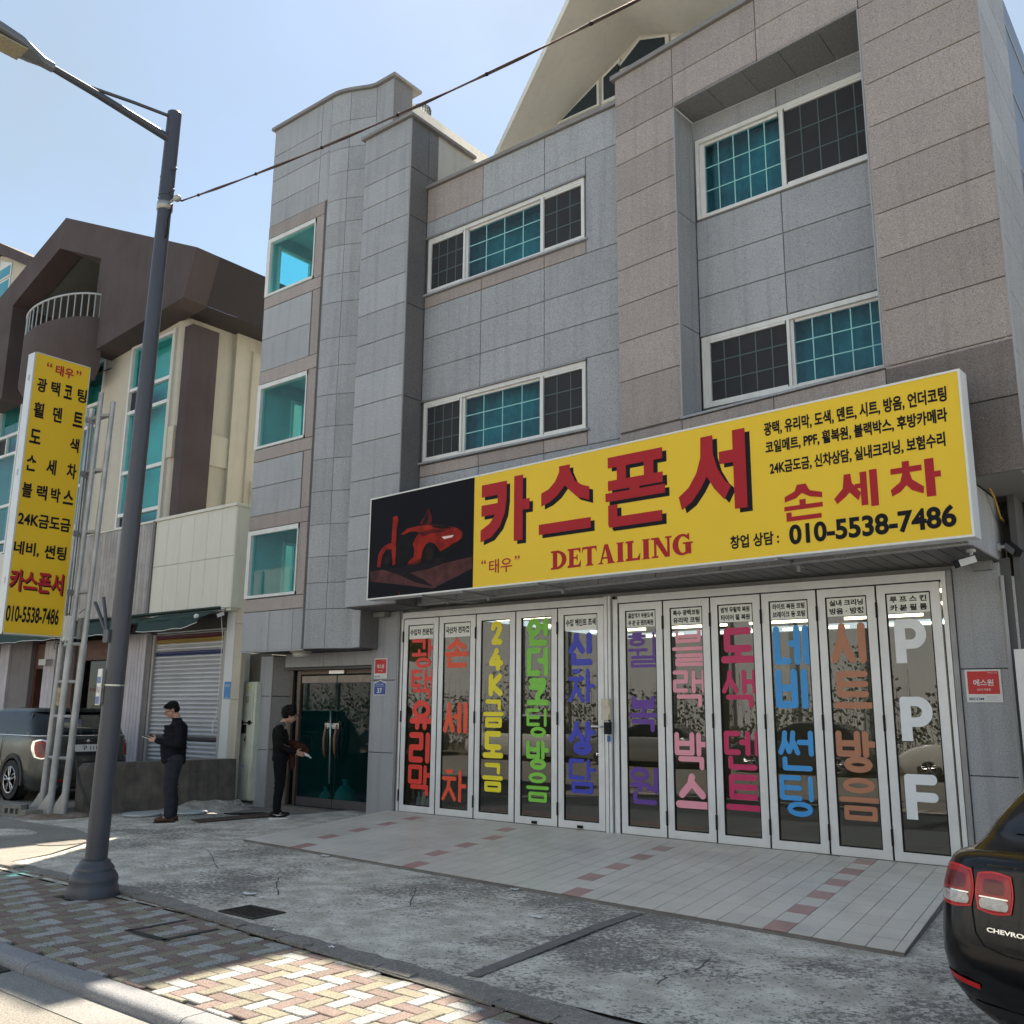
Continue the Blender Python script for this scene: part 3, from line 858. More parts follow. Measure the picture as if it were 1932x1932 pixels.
# --- tower windows (stair landings, see-through to the side windows)
def towerwin(z0, z1):
    w = MB()
    FT.box(w, .0, .10, z0, z1, -.10, .012); FT.box(w, .10, 1.47, z1 - .085, z1, -.10, .01); FT.box(w, .10, 1.47, z0, z0 + .05, -.10, .012); FT.box(w, 1.445, 1.47, z0, z1, -.1, .008)
    o = build('window', w, WHITE_FR, shop)
    p = MB(); FT.quad(p, .10, 1.445, z0 + .05, z1 - .085, -.05); build('pane', p, TEAL_L, o)
    return o
for z0, z1 in ((3.70, 4.98), (6.59, 7.89), (9.75, 11.0)): towerwin(z0, z1)
rm = MB()   # landing interiors
SW = Fr((-14.86, 1.4), (-14.86, -.64))
SW.backing(rm, 0, 2.04, 2.75, 13.4, 0, [(.25, 1.3, 3.85, 4.9), (.25, 1.3, 6.75, 7.8), (.25, 1.85, 9.9, 10.95)])
rm.quad((-14.86, 1.4, 2.75), (-13.3, 1.4, 2.75), (-13.3, 1.4, 13.4), (-14.86, 1.4, 13.4))
rm.quad((-13.3, 1.4, 2.75), (-13.3, -.62, 2.75), (-13.3, -.62, 13.4), (-13.3, 1.4, 13.4))
for z in (3.55, 5.2, 6.45, 8.1, 9.6, 11.2): rm.quad((-14.86, -.6, z), (-13.3, -.6, z), (-13.3, 1.4, z), (-14.86, 1.4, z))
build('stair_landing', rm, mat('landing_paint', (.45, .52, .50), .9, noise=.2, nscale=2), shop)
for z0, z1 in ((3.85, 4.9), (6.75, 7.8), (9.9, 10.95)):
    w = MB()
    e1 = 1.85 if z0 > 9 else 1.30
    for a, b_, c, d in ((.25, .31, z0, z1), (e1 - .06, e1, z0, z1), (.31, e1 - .06, z0, z0 + .05), (.31, e1 - .06, z1 - .06, z1), (1.0, 1.05, z0 + .05, z1 - .06)): SW.box(w, a, b_, c, d, -.03, .03)
    o = build('window', w, WHITE_FR, shop)
    p = MB(); SW.quad(p, .31, e1 - .06, z0 + .05, z1 - .06, 0); build('pane', p, TEAL_L, o)
# --- second bay (flat, in front of the tower)
R = [3.36, 3.83, 4.30, 4.89, 5.5, 6.17, 6.84, 7.40, 7.95, 8.51, 9.06, 9.62, 10.14, 10.6, 11.06, 11.52, 12.02]
rows(FB, 0, 1.18, R)
q = MB(); FB.box(q, 1.178, 1.195, 3.36, 12.0, -.02, .004); build('corner_bead', q, mat('bead', (.34, .34, .35), .5), shop)
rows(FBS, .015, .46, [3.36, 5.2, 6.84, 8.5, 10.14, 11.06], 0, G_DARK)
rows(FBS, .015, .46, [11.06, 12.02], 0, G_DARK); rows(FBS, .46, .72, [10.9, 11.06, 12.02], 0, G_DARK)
bk.quad((-11.95, -.775, 3.36), (-10.8, -.775, 3.36), (-10.8, -.775, 12), (-11.95, -.775, 12))
bk.quad((-10.8, -.775, 3.36), (-10.8, -.1, 3.36), (-10.8, -.1, 12), (-10.8, -.775, 12))
bk.quad((-11.95, -.775, 3.36), (-11.95, -.3, 3.36), (-11.95, -.3, 12), (-11.95, -.775, 12))
FBL = Fr((-11.97, -.4), (-11.97, -.8)); rows(FBL, 0, .39, [3.36, 5.2, 6.84, 8.5, 10.14, 11.06, 12.02])
q = MB(); q.box(-12.03, -10.72, -.86, -.6, 12.02, 12.075); q.box(-10.98, -10.72, -.6, .9, 12.02, 12.075); build('coping', q, COP, shop)
q = MB(); q.box(-11.2, -10.80, -.08, 1.4, 9.0, 12.02); build('stucco_wall', q, STUCCO, shop)
q = MB(); q.box(-11.95, -10.80, -.76, .02, 3.345, 3.38); build('bay_soffit', q, MATS['soffit_grey'], shop)
# --- middle wall
def off(x): return x + 10.78
cols = [-10.78, -9.485, -8.19, -6.70]
for z0, z1 in ((10.15, 10.80),):
    for i in range(3): pan(FM, off(cols[i]), off(cols[i + 1]), z0, z1, 0, G_BROWN if i == 0 else G_GREY)
for z0, z1 in ((9.83, 10.15), (6.84, 7.40), (7.40, 7.96), (7.96, 8.52), (5.02, 5.5), (4.4, 5.02)):
    cc = cols[:3] + ([-7.40, -6.70] if z0 == 9.83 else [-6.70])
    if z0 == 9.83:
        for i in range(3): pan(FM, off(cc[i]), off(cc[i + 1]), z0, z1)
    else:
        for i in range(3): pan(FM, off(cc[i]), off(cc[i + 1]), z0, z1)
pan(FM, off(-7.40), off(-6.70), 8.52, 10.15); pan(FM, off(-7.40), off(-6.70), 5.5, 6.84)
for i in range(3): pan(FM, off([-10.78, -9.485, -8.19][i]), off([-9.485, -8.19, -7.40][i]), 8.52, 8.73, .004, G_BROWN)
for i in range(3): pan(FM, off([-10.78, -9.485, -8.19][i]), off([-9.485, -8.19, -7.40][i]), 5.5, 5.70, .004, G_BROWN)
FM.backing(bk, 0, 4.2, 3.4, 10.8, -.026, [(off(-10.72), off(-7.43), 8.76, 9.81), (off(-10.72), off(-7.43), 5.74, 6.80)])
q = MB(); FM.box(q, .0, 4.2, 10.80, 10.86, -.3, .05); build('coping', q, COP, shop)

def pane(fr, w, s0, s1, z0, z1, d, kind, nx, nz, zt=0):
    """one sash: thin frame already in w; adds glass, glazing bars and for screened sashes the mesh"""
    p = MB(); fr.quad(p, s0, s1, z0, z1, d)
    if kind != 'screen': build('pane', p, TEAL, w)
    else: build('pane', p, mat('dark_pane_solid', (.02, .03, .035), .15), w)
    b_ = MB(); t = .0075
    for i in range(1, nx): x = s0 + (s1 - s0) * i / nx; fr.box(b_, x - t, x + t, z0, z1, d - .006, d + .006)
    for i in range(1, nz): z = z0 + (z1 - z0) * i / nz; fr.box(b_, s0, s1, z - t, z + t, d - .008, d + .008)
    if kind == 'screen':
        build('glazing_bars', b_, mat('bar_dim', (.085, .12, .125), .6), w)
        p = MB(); fr.quad(p, s0, s1, z0, z1, d + .002); build('insect_screen', p, SCREEN, w)
    else: build('glazing_bars', b_, BAR, w)
def window(fr, s0, s1, z0, z1, d, parts, curtain=.35):
    w = MB(); f = .05
    for a, b_, c, e in ((s0, s0 + f, z0, z1), (s1 - f, s1, z0, z1), (s0 + f, s1 - f, z0, z0 + f), (s0 + f, s1 - f, z1 - f * 1.3, z1)): fr.box(w, a, b_, c, e, d - .12, d + .03)
    for (a, b_, kind, nx, nz) in parts:      # inner sash frames
        e = .04; dd = d + (.012 if kind == 'screen' else -.03)
        if a > s0 + .1: fr.box(w, a - .02, a + e, z0 + f, z1 - f * 1.3, dd - .05, dd + .014)
        else: fr.box(w, s0 + f, a + e + .02, z0 + f, z1 - f * 1.3, dd - .05, dd + .012)
        if b_ < s1 - .1: fr.box(w, b_ - e, b_ - .001, z0 + f, z1 - f * 1.3, dd - .05, dd + .012)
        else: fr.box(w, b_ - e - .02, s1 - f, z0 + f, z1 - f * 1.3, dd - .05, dd + .012)
        fr.box(w, a + e + .021, b_ - e - .021, z0 + f, z0 + f + .03, dd - .05, dd + .01); fr.box(w, a + e + .021, b_ - e - .021, z1 - f * 1.3 - .035, z1 - f * 1.3, dd - .05, dd + .01)
    o = build('window', w, WHITE_FR, shop)
    for (a, b_, kind, nx, nz) in parts:
        dd = d + (.012 if kind == 'screen' else -.03) - .02
        pane(fr, o, a + .03, b_ - .03, z0 + f + .02, z1 - f * 1.3 - .02, dd, kind, nx, nz)
    r_ = MB()
    fr.quad(r_, s0, s1, z0, z1, d - .75)
    for a, b_ in ((s0, s0), (s1, s1)): r_.quad(fr.p(a, z0, d - .1), fr.p(a, z0, d - .75), fr.p(a, z1, d - .75), fr.p(a, z1, d - .1))
    for z in (z0, z1): r_.quad(fr.p(s0, z, d - .1), fr.p(s1, z, d - .1), fr.p(s1, z, d - .75), fr.p(s0, z, d - .75))
    build('room', r_, ROOM, o)
    cu = MB(); n = int((s1 - s0) * 22); 
    cu.grid([[fr.p(s0 + (s1 - s0) * i / n, z, d - curtain - .03 * math.sin(i * 1.9) - .02 * math.sin(i * .7)) for i in range(n + 1) if 0 <= i <= n] for z in (z0 + .01, z1 - .01)])
    build('curtain', cu, CURT, o, smooth=True)
    return o
for z0, z1 in ((8.77, 9.81), (5.75, 6.80)):
    window(FM, off(-10.72), off(-7.43), z0, z1, -.03, [(.06, off(-9.87), 'screen', 4, 3), (off(-9.87), off(-8.25), 'glass', 4, 3), (off(-8.25), off(-7.43), 'screen', 3, 3)])
    q = MB(); FM.box(q, -.02, off(-7.36), z0 - .035, z0 - .003, -.05, .05); build('sill', q, G_GREY, shop)
    q = MB(); FM.box(q, 0.0, off(-7.40), z1 + .004, z1 + .03, -.05, .035); build('head_flashing', q, ALU_D, shop)
# --- right block
LR = [4.10, 4.88, 5.51, 6.26, 6.85, 7.41, 7.96, 8.52, 9.08, 9.65, 10.14]
rows(FR, 0, 1.05, LR[2:], 0, G_BROWN)
rows(FR, 3.80, 5.14, [4.10, 4.88, 5.51, 6.17, 6.82, 7.37, 7.94, 8.5, 9.07, 9.62, 10.14], 0, G_BROWN)
for a, b_ in ((0, 1.05), (1.05, 2.4), (2.4, 3.8), (3.8, 5.14)):
    pan(FR, a, b_, 10.14, 10.64, 0, G_BROWN); pan(FR, a, b_, 10.64, 11.10, 0, G_BROWN)
    pan(FR, a, b_, 4.10, 4.88, 0, G_BROWN); pan(FR, a, b_, 4.88, 5.49, 0, G_BROWN)
FR.backing(bk, .01, 5.12, 4.10, 11.08, -.027, [(1.06, 3.79, 5.5, 10.14)])
q = MB(); FR.box(q, -.05, 5.2, 11.10, 11.17, -.3, .05); build('coping', q, COP, shop)
q = MB(); FR.box(q, 1.052, 1.07, 5.52, 10.13, -.05, .004); FR.box(q, 3.78, 3.798, 5.52, 10.13, -.3, .006); FR.box(q, 5.128, 5.142, 4.1, 11.1, -.02, .006); build('corner_bead', q, MATS['bead'], shop)
# recess: reveals, ceiling panels, back wall
zs_ = [5.52, 6.85, 8.52, 10.13]
for a, b_ in zip(zs_, zs_[1:]): q = MB(); FV.panel(q, 0.0, FV.L, a, b_, 0); build('granite_panel', q, G_GREY, shop)
q = MB(); q.prism([FR.p(3.80, 5.5), FR.p(3.80, 10.13), Vector((-2.95, .1, 10.13)), Vector((-2.95, .1, 5.5))], (.05, .01, 0)); build('reveal', q, G_GREY, shop)
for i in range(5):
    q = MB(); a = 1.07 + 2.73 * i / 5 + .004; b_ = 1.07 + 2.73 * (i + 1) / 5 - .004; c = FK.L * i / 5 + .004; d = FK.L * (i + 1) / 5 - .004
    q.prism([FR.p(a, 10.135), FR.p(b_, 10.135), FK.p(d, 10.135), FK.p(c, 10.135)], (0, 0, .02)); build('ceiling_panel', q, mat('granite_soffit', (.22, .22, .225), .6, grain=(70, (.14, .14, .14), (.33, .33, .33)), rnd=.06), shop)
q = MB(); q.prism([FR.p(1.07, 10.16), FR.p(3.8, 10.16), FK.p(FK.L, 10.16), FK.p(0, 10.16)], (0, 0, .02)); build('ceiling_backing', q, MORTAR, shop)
q = MB(); FR.box(q, 1.05, 3.8, 5.495, 5.525, -.9, .03); build('sill', q, G_GREY, shop)
kz = [5.52, 5.73, 6.80, 7.38, 7.95, 8.54, 9.82, 10.13]
for a, b_ in ((6.80, 7.38), (7.38, 7.95), (7.95, 8.54), (9.83, 10.13)):
    pan(FK, 0, 1.28, a, b_); pan(FK, 1.28, 2.68, a, b_)
pan(FK, 0, 2.68, 5.52, 5.74)
FK.backing(bk, 0, 2.68, 5.5, 10.13, -.027, [(.03, 2.66, 8.57, 9.82), (.03, 2.66, 5.76, 6.78)])
window(FK, .03, 2.66, 8.57, 9.82, -.02, [(.09, 1.33, 'glass', 5, 3), (1.33, 2.60, 'screen', 5, 3)], .3)
window(FK, .03, 2.66, 5.76, 6.78, -.02, [(.09, 1.30, 'screen', 5, 3), (1.30, 2.60, 'glass', 5, 3)], .3)
# side of the right block
SR = [4.10, 4.88, 5.5, 6.17, 6.82, 7.4, 7.94, 8.5, 9.07, 9.62, 10.14, 10.64, 11.1]
rows(FS, .012, 1.05, SR, 0, G_GREY); rows(FS, 1.05, 2.1, SR, 0, G_GREY)
bk.quad((-1.73, -1.08, 4.1), (-1.73, 1.0, 4.1), (-1.73, 1.0, 11.1), (-1.73, -1.08, 11.1))
# underside of the overhang
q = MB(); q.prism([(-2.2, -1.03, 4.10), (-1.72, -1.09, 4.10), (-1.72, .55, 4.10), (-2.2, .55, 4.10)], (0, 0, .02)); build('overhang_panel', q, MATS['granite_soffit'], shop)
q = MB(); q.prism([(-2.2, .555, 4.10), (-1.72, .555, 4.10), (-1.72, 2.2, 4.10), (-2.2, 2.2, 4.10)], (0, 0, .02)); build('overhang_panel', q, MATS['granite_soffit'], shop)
build('wall_backing', bk, MORTAR, shop)
# solid core so no daylight leaks through
q = MB()
for x0, x1, y0, y1, z0, z1 in ((-10.75, -6.6, .95, 6, 3.6, 10.8), (-6.6, -1.95, 1.1, 6, 4.15, 11.05)): q.box(x0, x1, y0, y1, z0, z1)
build('rear_block', q, STUCCO, shop)
# --- canopy fascia above the doors (its front runs slightly askew of the door line)
CF = Fr((-10.78, -.30), (-2.2, -1.33)); CS = Fr((-2.2, -1.33), (-2.2, .42))
n = 9
for i in range(n):
    a = CF.L * i / n; b_ = CF.L * (i + 1) / n; pan(CF, a, b_, 3.38, 3.62, 0, G_GREY); 
    pan(CF, a, b_, 3.62, 4.2, 0, G_GREY)
for a, b_ in zip([0.01, .5, .86, 1.2, 1.48], [.5, .86, 1.2, 1.48, 1.74]): pan(CS, a, b_, 3.38, 4.09, 0, G_GREY)
q = MB(); CF.quad(q, 0.02, CF.L - .02, 3.38, 4.2, -.028); q.quad((-2.225, -1.3, 3.38), (-2.225, .4, 3.38), (-2.225, .4, 4.1), (-2.225, -1.3, 4.1)); q.prism([CF.p(0, 4.2, -.03), CF.p(CF.L - .02, 4.2, -.03), Vector((-2.22, -.9, 4.2)), Vector((-10.78, -.3, 4.2))], (0, 0, .02)); build('canopy_backing', q, MORTAR, shop)
q = MB(); CF.box(q, 0, CF.L, 3.365, 3.379, -.08, .01); build('canopy_lip', q, G_GREY, shop)
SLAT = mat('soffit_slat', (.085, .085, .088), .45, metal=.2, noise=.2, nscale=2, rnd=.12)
ns = 56      # ceiling strips run back from the fascia to the doors
for i in range(ns):
    x0 = -11.3 + 9.08 * i / ns; x1 = -11.3 + 9.08 * (i + 1) / ns - .012
    y0 = max(-1.28, -.30 - (x0 + 10.78) * (1.03 / 8.58)) + .05
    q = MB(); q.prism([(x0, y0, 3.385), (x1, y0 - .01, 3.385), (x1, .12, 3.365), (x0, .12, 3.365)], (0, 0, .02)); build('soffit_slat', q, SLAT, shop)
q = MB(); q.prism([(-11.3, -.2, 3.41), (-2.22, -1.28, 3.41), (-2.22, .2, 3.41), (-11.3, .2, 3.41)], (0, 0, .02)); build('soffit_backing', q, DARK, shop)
# --- ground floor piers
GP = Fr((-12.12, 0), (-11.42, 0))
rows(GP, 0, .62, [-.12, 1.0, 2.19, 3.345], 0, G_GREY)
rows(Fr((-11.50, .0), (-11.50, .05)), 0, .05, [0, 3.3])
q = MB(); q.box(-11.50, -11.395, -.0, .06, .05, 3.34); q.box(-11.47, -11.44, -.02, -.001, .05, 3.34); build('dark_jamb', q, ALU_D, shop)
GQ = Fr((-2.70, 0), (-2.20, 0))
rows(GQ, 0, .5, [-.05, 1.06, 2.2, 3.36], 0, G_GREY)
FQ = Fr((-2.17, .0), (-1.95, .0)); rows(FQ, 0, .10, [0, 1.06, 2.2, 3.2], -.03, G_GREY)
q = MB(); q.tube([(-2.185, -.035, 0), (-2.185, -.035, 3.2)], .022, 8); q.box(-2.235, -2.215, -.03, -.001, 3.05, 3.15); build('corner_pipe', q, mat('grey_pipe', (.33, .33, .34), .5), shop)
q = MB(); q.box(-2.755, -2.70, -.03, .05, .08, 3.30); q.box(-12.1, -2.22, .09, .3, 3.3, 3.5); build('jamb', q, ALU_D, shop)
q = MB(); q.box(-12.09, -11.5, .028, .3, -.2, 3.34); q.box(-2.69, -2.1, .028, .3, -.1, 3.4); q.box(-2.07, -2.0, .04, 6, -.1, 4.1); q.box(-2.2, -2.075, .46, .5, -.1, 4.1); build('pier_core', q, mat('pier_dark', (.1, .1, .1), .8), shop)
# entrance: left pier, deep reveal, lintel, step
EP = Fr((-15.18, 0), (-14.83, 0)); rows(EP, 0, .35, [-.16, .95, 1.93, 2.68], 0, G_GREY)
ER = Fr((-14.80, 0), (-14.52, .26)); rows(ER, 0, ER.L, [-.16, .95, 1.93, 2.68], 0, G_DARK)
q = MB(); q.box(-14.835, -14.80, -.006, .02, -.16, 2.68); build('corner_bead', q, MATS['bead'], shop)
q = MB(); q.box(-15.16, -14.84, .028, .3, -.2, 2.7); q.box(-14.82, -14.5, .29, .5, -.2, 2.7); build('pier_core', q, MATS['pier_dark'], shop)
EL = Fr((-14.50, .04), (-12.12, .04))
pan(EL, 0, 1.08, 2.45, 2.71); pan(EL, 1.08, 2.38, 2.45, 2.71)
q = MB(); EL.box(q, 0, 2.38, 2.405, 2.44, -.3, .03); EL.box(q, 0, 2.38, 2.45, 2.71, -.3, -.03); build('lintel', q, MATS['pier_dark'], shop)
q = MB(); q.box(-14.62, -12.10, -.02, .4, -.2, -.02); build('step', q, mat('step_stone', (.2, .18, .165), .8, noise=.2, nscale=5, stain=.4), shop)
# glass entrance doors
BR = mat('bronze_frame', (.14, .105, .085), .45, metal=.5, noise=.2, nscale=6)
BRL = mat('bronze_pale', (.27, .235, .20), .45, metal=.4, noise=.3, nscale=6)
ED = Fr((-14.50, .25), (-12.12, .25))
q = MB(); ED.box(q, 0, .06, -.02, 2.42, -.05, .05); ED.box(q, .20, .27, -.02, 2.42, -.04, .04); ED.box(q, .27, 2.38, 2.33, 2.42, -.06, .04)
ef = build('entrance_frame', q, BR, shop)
q = MB(); ED.quad(q, .06, .20, .0, 2.4, 0); build('pane', q, GREENG, ef)
for k, (a, b_) in enumerate(((.30, 1.27), (1.285, 2.36))):
    q = MB(); ED.box(q, a, b_, .0, .15, -.03, .03); ED.box(q, a, b_, 2.17, 2.30, -.03, .03)
    dr = build('glass_door', q, mat('door_rail', (.13, .125, .13), .4, metal=.5, noise=.15, nscale=5) , shop)
    q = MB(); ED.quad(q, a, b_, .15, 2.17, 0); build('pane', q, GREENG, dr)
    q = MB(); ED.box(q, a + .01, b_ - .01, 2.175, 2.30, .031, .036); build('top_rail_cover', q, BRL, dr)
    q = MB(); x = 1.27 + (-.16 if k == 0 else .12)
    for j, dx in enumerate((0, .09 if k else .10)):
        q = MB(); s_ = x + dx
        q.tube([ED.p(s_ + .02, 1.5, .05), ED.p(s_ + .005, 1.4, .10), ED.p(s_ - .01, 1.2, .125), ED.p(s_ - .03, 1.0, .10), ED.p(s_ - .045, .86, .05)], [.012, .024, .028, .024, .012], 8)
        build('handle', q, mat('brown_handle', (.22, .105, .06), .5) if j == 0 else BLACK, dr, smooth=True)
q = MB(); ED.box(q, 1.08, 1.45, 1.36, 1.46, .03, .10); ED.box(q, 1.15, 1.40, 1.385, 1.435, .10, .125); lk = build('door_lock', q, STEEL, shop)
q = MB(); q.tube([ED.p(1.26, 1.68, .13), ED.p(1.265, 1.2, .12), ED.p(1.27, .42, .10)], .018, 8); build('lock_bar', q, mat('chrome_green', (.3, .42, .4), .3, metal=.8), lk, smooth=True)
q = MB(); ED.box(q, 1.1, 1.5, 2.33, 2.39, .045, .08); build('door_closer', q, STEEL, shop)
# hall behind the entrance
q = MB(); q.box(-14.55, -12.05, 2.9, 3.0, -.1, 2.9); q.box(-14.6, -14.52, .32, 3, -.1, 2.9); q.box(-12.12, -12.05, .32, 3, -.1, 2.9); q.box(-14.5, -12.1, .3, 3, -.12, -.04); q.box(-14.5, -12.1, .45, 3, 2.65, 2.7)
build('entrance_hall', q, mat('hall_paint', (.40, .48, .46), .8, noise=.2, nscale=2), shop)

# two knotted sacks standing just inside the glass entrance
for k_, (x, y, r_, h, lb) in enumerate(((-13.86, .62, .13, .30, 'smaller pale sack standing behind the glass entrance door, left one'), (-13.36, .66, .20, .44, 'larger pale sack standing behind the glass entrance door, right one'))):
    t = thing('sack', lb, 'sack', 'pale sacks behind the glass entrance')
    q = MB(); q.lathe([(.02, 0), (r_, .02), (r_ * 1.08, h * .25), (r_ * .95, h * .6), (r_ * .5, h * .85), (r_ * .22, h * .95), (r_ * .42, h * 1.15)], (x, y, -.04), 18)
    q.v = [(a + .012 * math.sin(c * 40 + a * 30), b_ + .012 * math.cos(c * 33 + b_ * 30), c) for a, b_, c in q.v]
    build('cloth', q, mat('sack_cloth', (.55, .66, .62), .8, noise=.2, nscale=12), t, smooth=True)
    q = MB(); q.lathe([(r_ * .27, h * .92), (r_ * .30, h * .95), (r_ * .27, h * .98)], (x, y, -.04), 12); build('tie', q, WHITE, t)

q = MB(); q.box(-1.94, -1.72, 1.0, 9.0, 2.4, 11.05); build('dark_side_cladding', q, mat('dark_cladding', (.03, .033, .045), .3, noise=.2, nscale=.5), shop)
for z in (4.1, 5.2, 6.3, 7.4, 8.5, 9.6, 10.6): q = MB(); q.box(-1.719, -1.712, 1.0, 9.0, z, z + .025); build('cladding_joint', q, mat('pale_joint', (.4, .42, .45), .5), shop)
# ============================================================ folding doors
FD = Fr((-11.36, 0), (-2.80, 0))
def X(x): return x + 11.36
q = MB(); FD.box(q, 0, X(-7.335), 3.205, 3.30, -.05, .03); FD.box(q, X(-7.12), X(-2.76), 3.205, 3.30, -.05, .03); FD.box(q, -.03, .012, .1, 3.205, -.05, .02)
FD.box(q, X(-2.815), X(-2.765), .08, 3.205, -.05, .025)
hd = build('door_surround', q, ALU, shop)
q = MB(); FD.box(q, 0, X(-7.30), 3.192, 3.205, -.04, .01); FD.box(q, X(-7.12), X(-2.80), 3.192, 3.205, -.04, .01); build('shadow_gap', q, DARK, hd)
q = MB(); FD.box(q, X(-7.335), X(-7.285), .09, 3.31, -.05, .05); FD.box(q, X(-7.265), X(-7.225), .09, 3.31, -.05, .06); FD.box(q, X(-7.20), X(-7.125), .09, 3.26, -.05, .03); build('centre_post', q, ALU, shop)
q = MB(); FD.box(q, X(-7.283), X(-7.267), .09, 3.3, -.04, .0); FD.box(q, X(-7.223), X(-7.202), .09, 3.3, -.04, .0); build('post_gap', q, DARK, shop)
col = lambda n, c: mat(n, c, .42, noise=.06, nscale=3)
RED = col('vinyl_red', (.80, .05, .035)); ORG = col('vinyl_vermilion', (.84, .09, .035)); YEL = col('vinyl_yellow', (.90, .76, .02)); GRN = col('vinyl_green', (.22, .64, .06)); BLU = col('vinyl_blue', (.035, .05, .52))
PUR = col('vinyl_purple', (.12, .04, .33)); PNK = col('vinyl_pink', (.90, .36, .46)); MAG = col('vinyl_crimson', (.60, .02, .13)); SKY = col('vinyl_azure', (.04, .34, .80)); BRN = col('vinyl_brown', (.48, .20, .11)); PAL = col('vinyl_pale_blue', (.84, .87, .90))
CARD = mat('notice_card', (.84, .86, .83), .5); INK = mat('black_ink', (.012, .012, .014), .5)
S_ = syl
def five(xs, tops, h, glyphs): return [(gl, xs[0], xs[1], t - h, t) for gl, t in zip(glyphs, tops)]
doors = [
 (-11.34, -10.545, RED, ['수입차 전문점'], five((-11.15, -10.64), [2.85, 2.355, 1.86, 1.35, .84], .475, [S_('g', 'wa', 'o'), S_('t', 'ae', 'g'), S_('o', 'YU'), S_('r', 'i'), S_('m', 'a', 'g')])),
 (-10.54, -9.75, ORG, ['국산차 전차종'], five((-10.41, -9.90), [2.84, 1.83, .80], .475, [S_('s', 'O', 'n'), S_('s', 'e'), S_('c', 'a')])),
 (-9.745, -8.955, YEL, None, [(LAT['2'], -9.45, -9.20, 2.70, 3.07), (LAT['4'], -9.48, -9.20, 2.30, 2.65), (LAT['K'], -9.48, -9.20, 1.92, 2.26)] + five((-9.58, -9.18), [1.87, 1.40, .93], .42, [S_('g', 'EU', 'm'), S_('d', 'O'), S_('g', 'EU', 'm')])),
 (-8.95, -8.17, GRN, None, five((-8.74, -8.33), [3.07, 2.63, 2.18, 1.74, 1.28, .83], .415, [S_('o', 'eo', 'n'), S_('d', 'eo'), S_('k', 'O'), S_('t', 'i', 'o'), S_('b', 'a', 'o'), S_('o', 'EU', 'm')])),
 (-8.165, -7.36, BLU, ['수입 페인트 조색'], five((-7.98, -7.53), [2.82, 2.30, 1.57, 1.05], .47, [S_('s', 'i', 'n'), S_('c', 'a'), S_('s', 'a', 'o'), S_('d', 'a', 'm')])),
 (-7.11, -6.41, PUR, ['흠집제거 부분도색', '무 판 금 덴트복원'], five((-6.97, -6.52), [2.78, 1.92, .98], .48, [S_('h', 'wi', 'r'), S_('b', 'O', 'g'), S_('o', 'wo', 'n')])),
 (-6.405, -5.705, PNK, ['특수 광택코팅', '유리막 코팅'], five((-6.28, -5.80), [2.78, 2.25, 1.45, .93], .475, [S_('b', 'EU', 'r'), S_('r', 'ae', 'g'), S_('b', 'a', 'g'), S_('s', 'EU')])),
 (-5.70, -4.995, MAG, ['범퍼 무탈착 복원', '타이어 휠 복원'], five((-5.57, -5.09), [2.78, 2.24, 1.48, .95], .475, [S_('d', 'O'), S_('s', 'ae', 'g'), S_('d', 'e', 'n'), S_('t', 'EU')])),
 (-4.99, -4.27, SKY, ['라이트 복원 코팅', '브레이크 등 코팅'], five((-4.85, -4.39), [2.77, 2.24, 1.50, .97], .475, [S_('n', 'e'), S_('b', 'i'), S_('S', 'eo', 'n'), S_('t', 'i', 'o')])),
 (-4.265, -3.555, BRN, ['실내 크리닝', '방음 · 방청'], five((-4.13, -3.66), [2.77, 2.20, 1.51, .98], .475, [S_('s', 'i'), S_('t', 'EU'), S_('b', 'a', 'o'), S_('o', 'EU', 'm')])),
 (-3.55, -2.835, PAL, ['루 프 스 킨', '카 본 필 름'], [(LAT['P'], -3.37, -3.02, 2.28, 2.78), (LAT['P'], -3.37, -3.02, 1.41, 1.90), (LAT['F'], -3.38, -3.06, .56, 1.05)])]
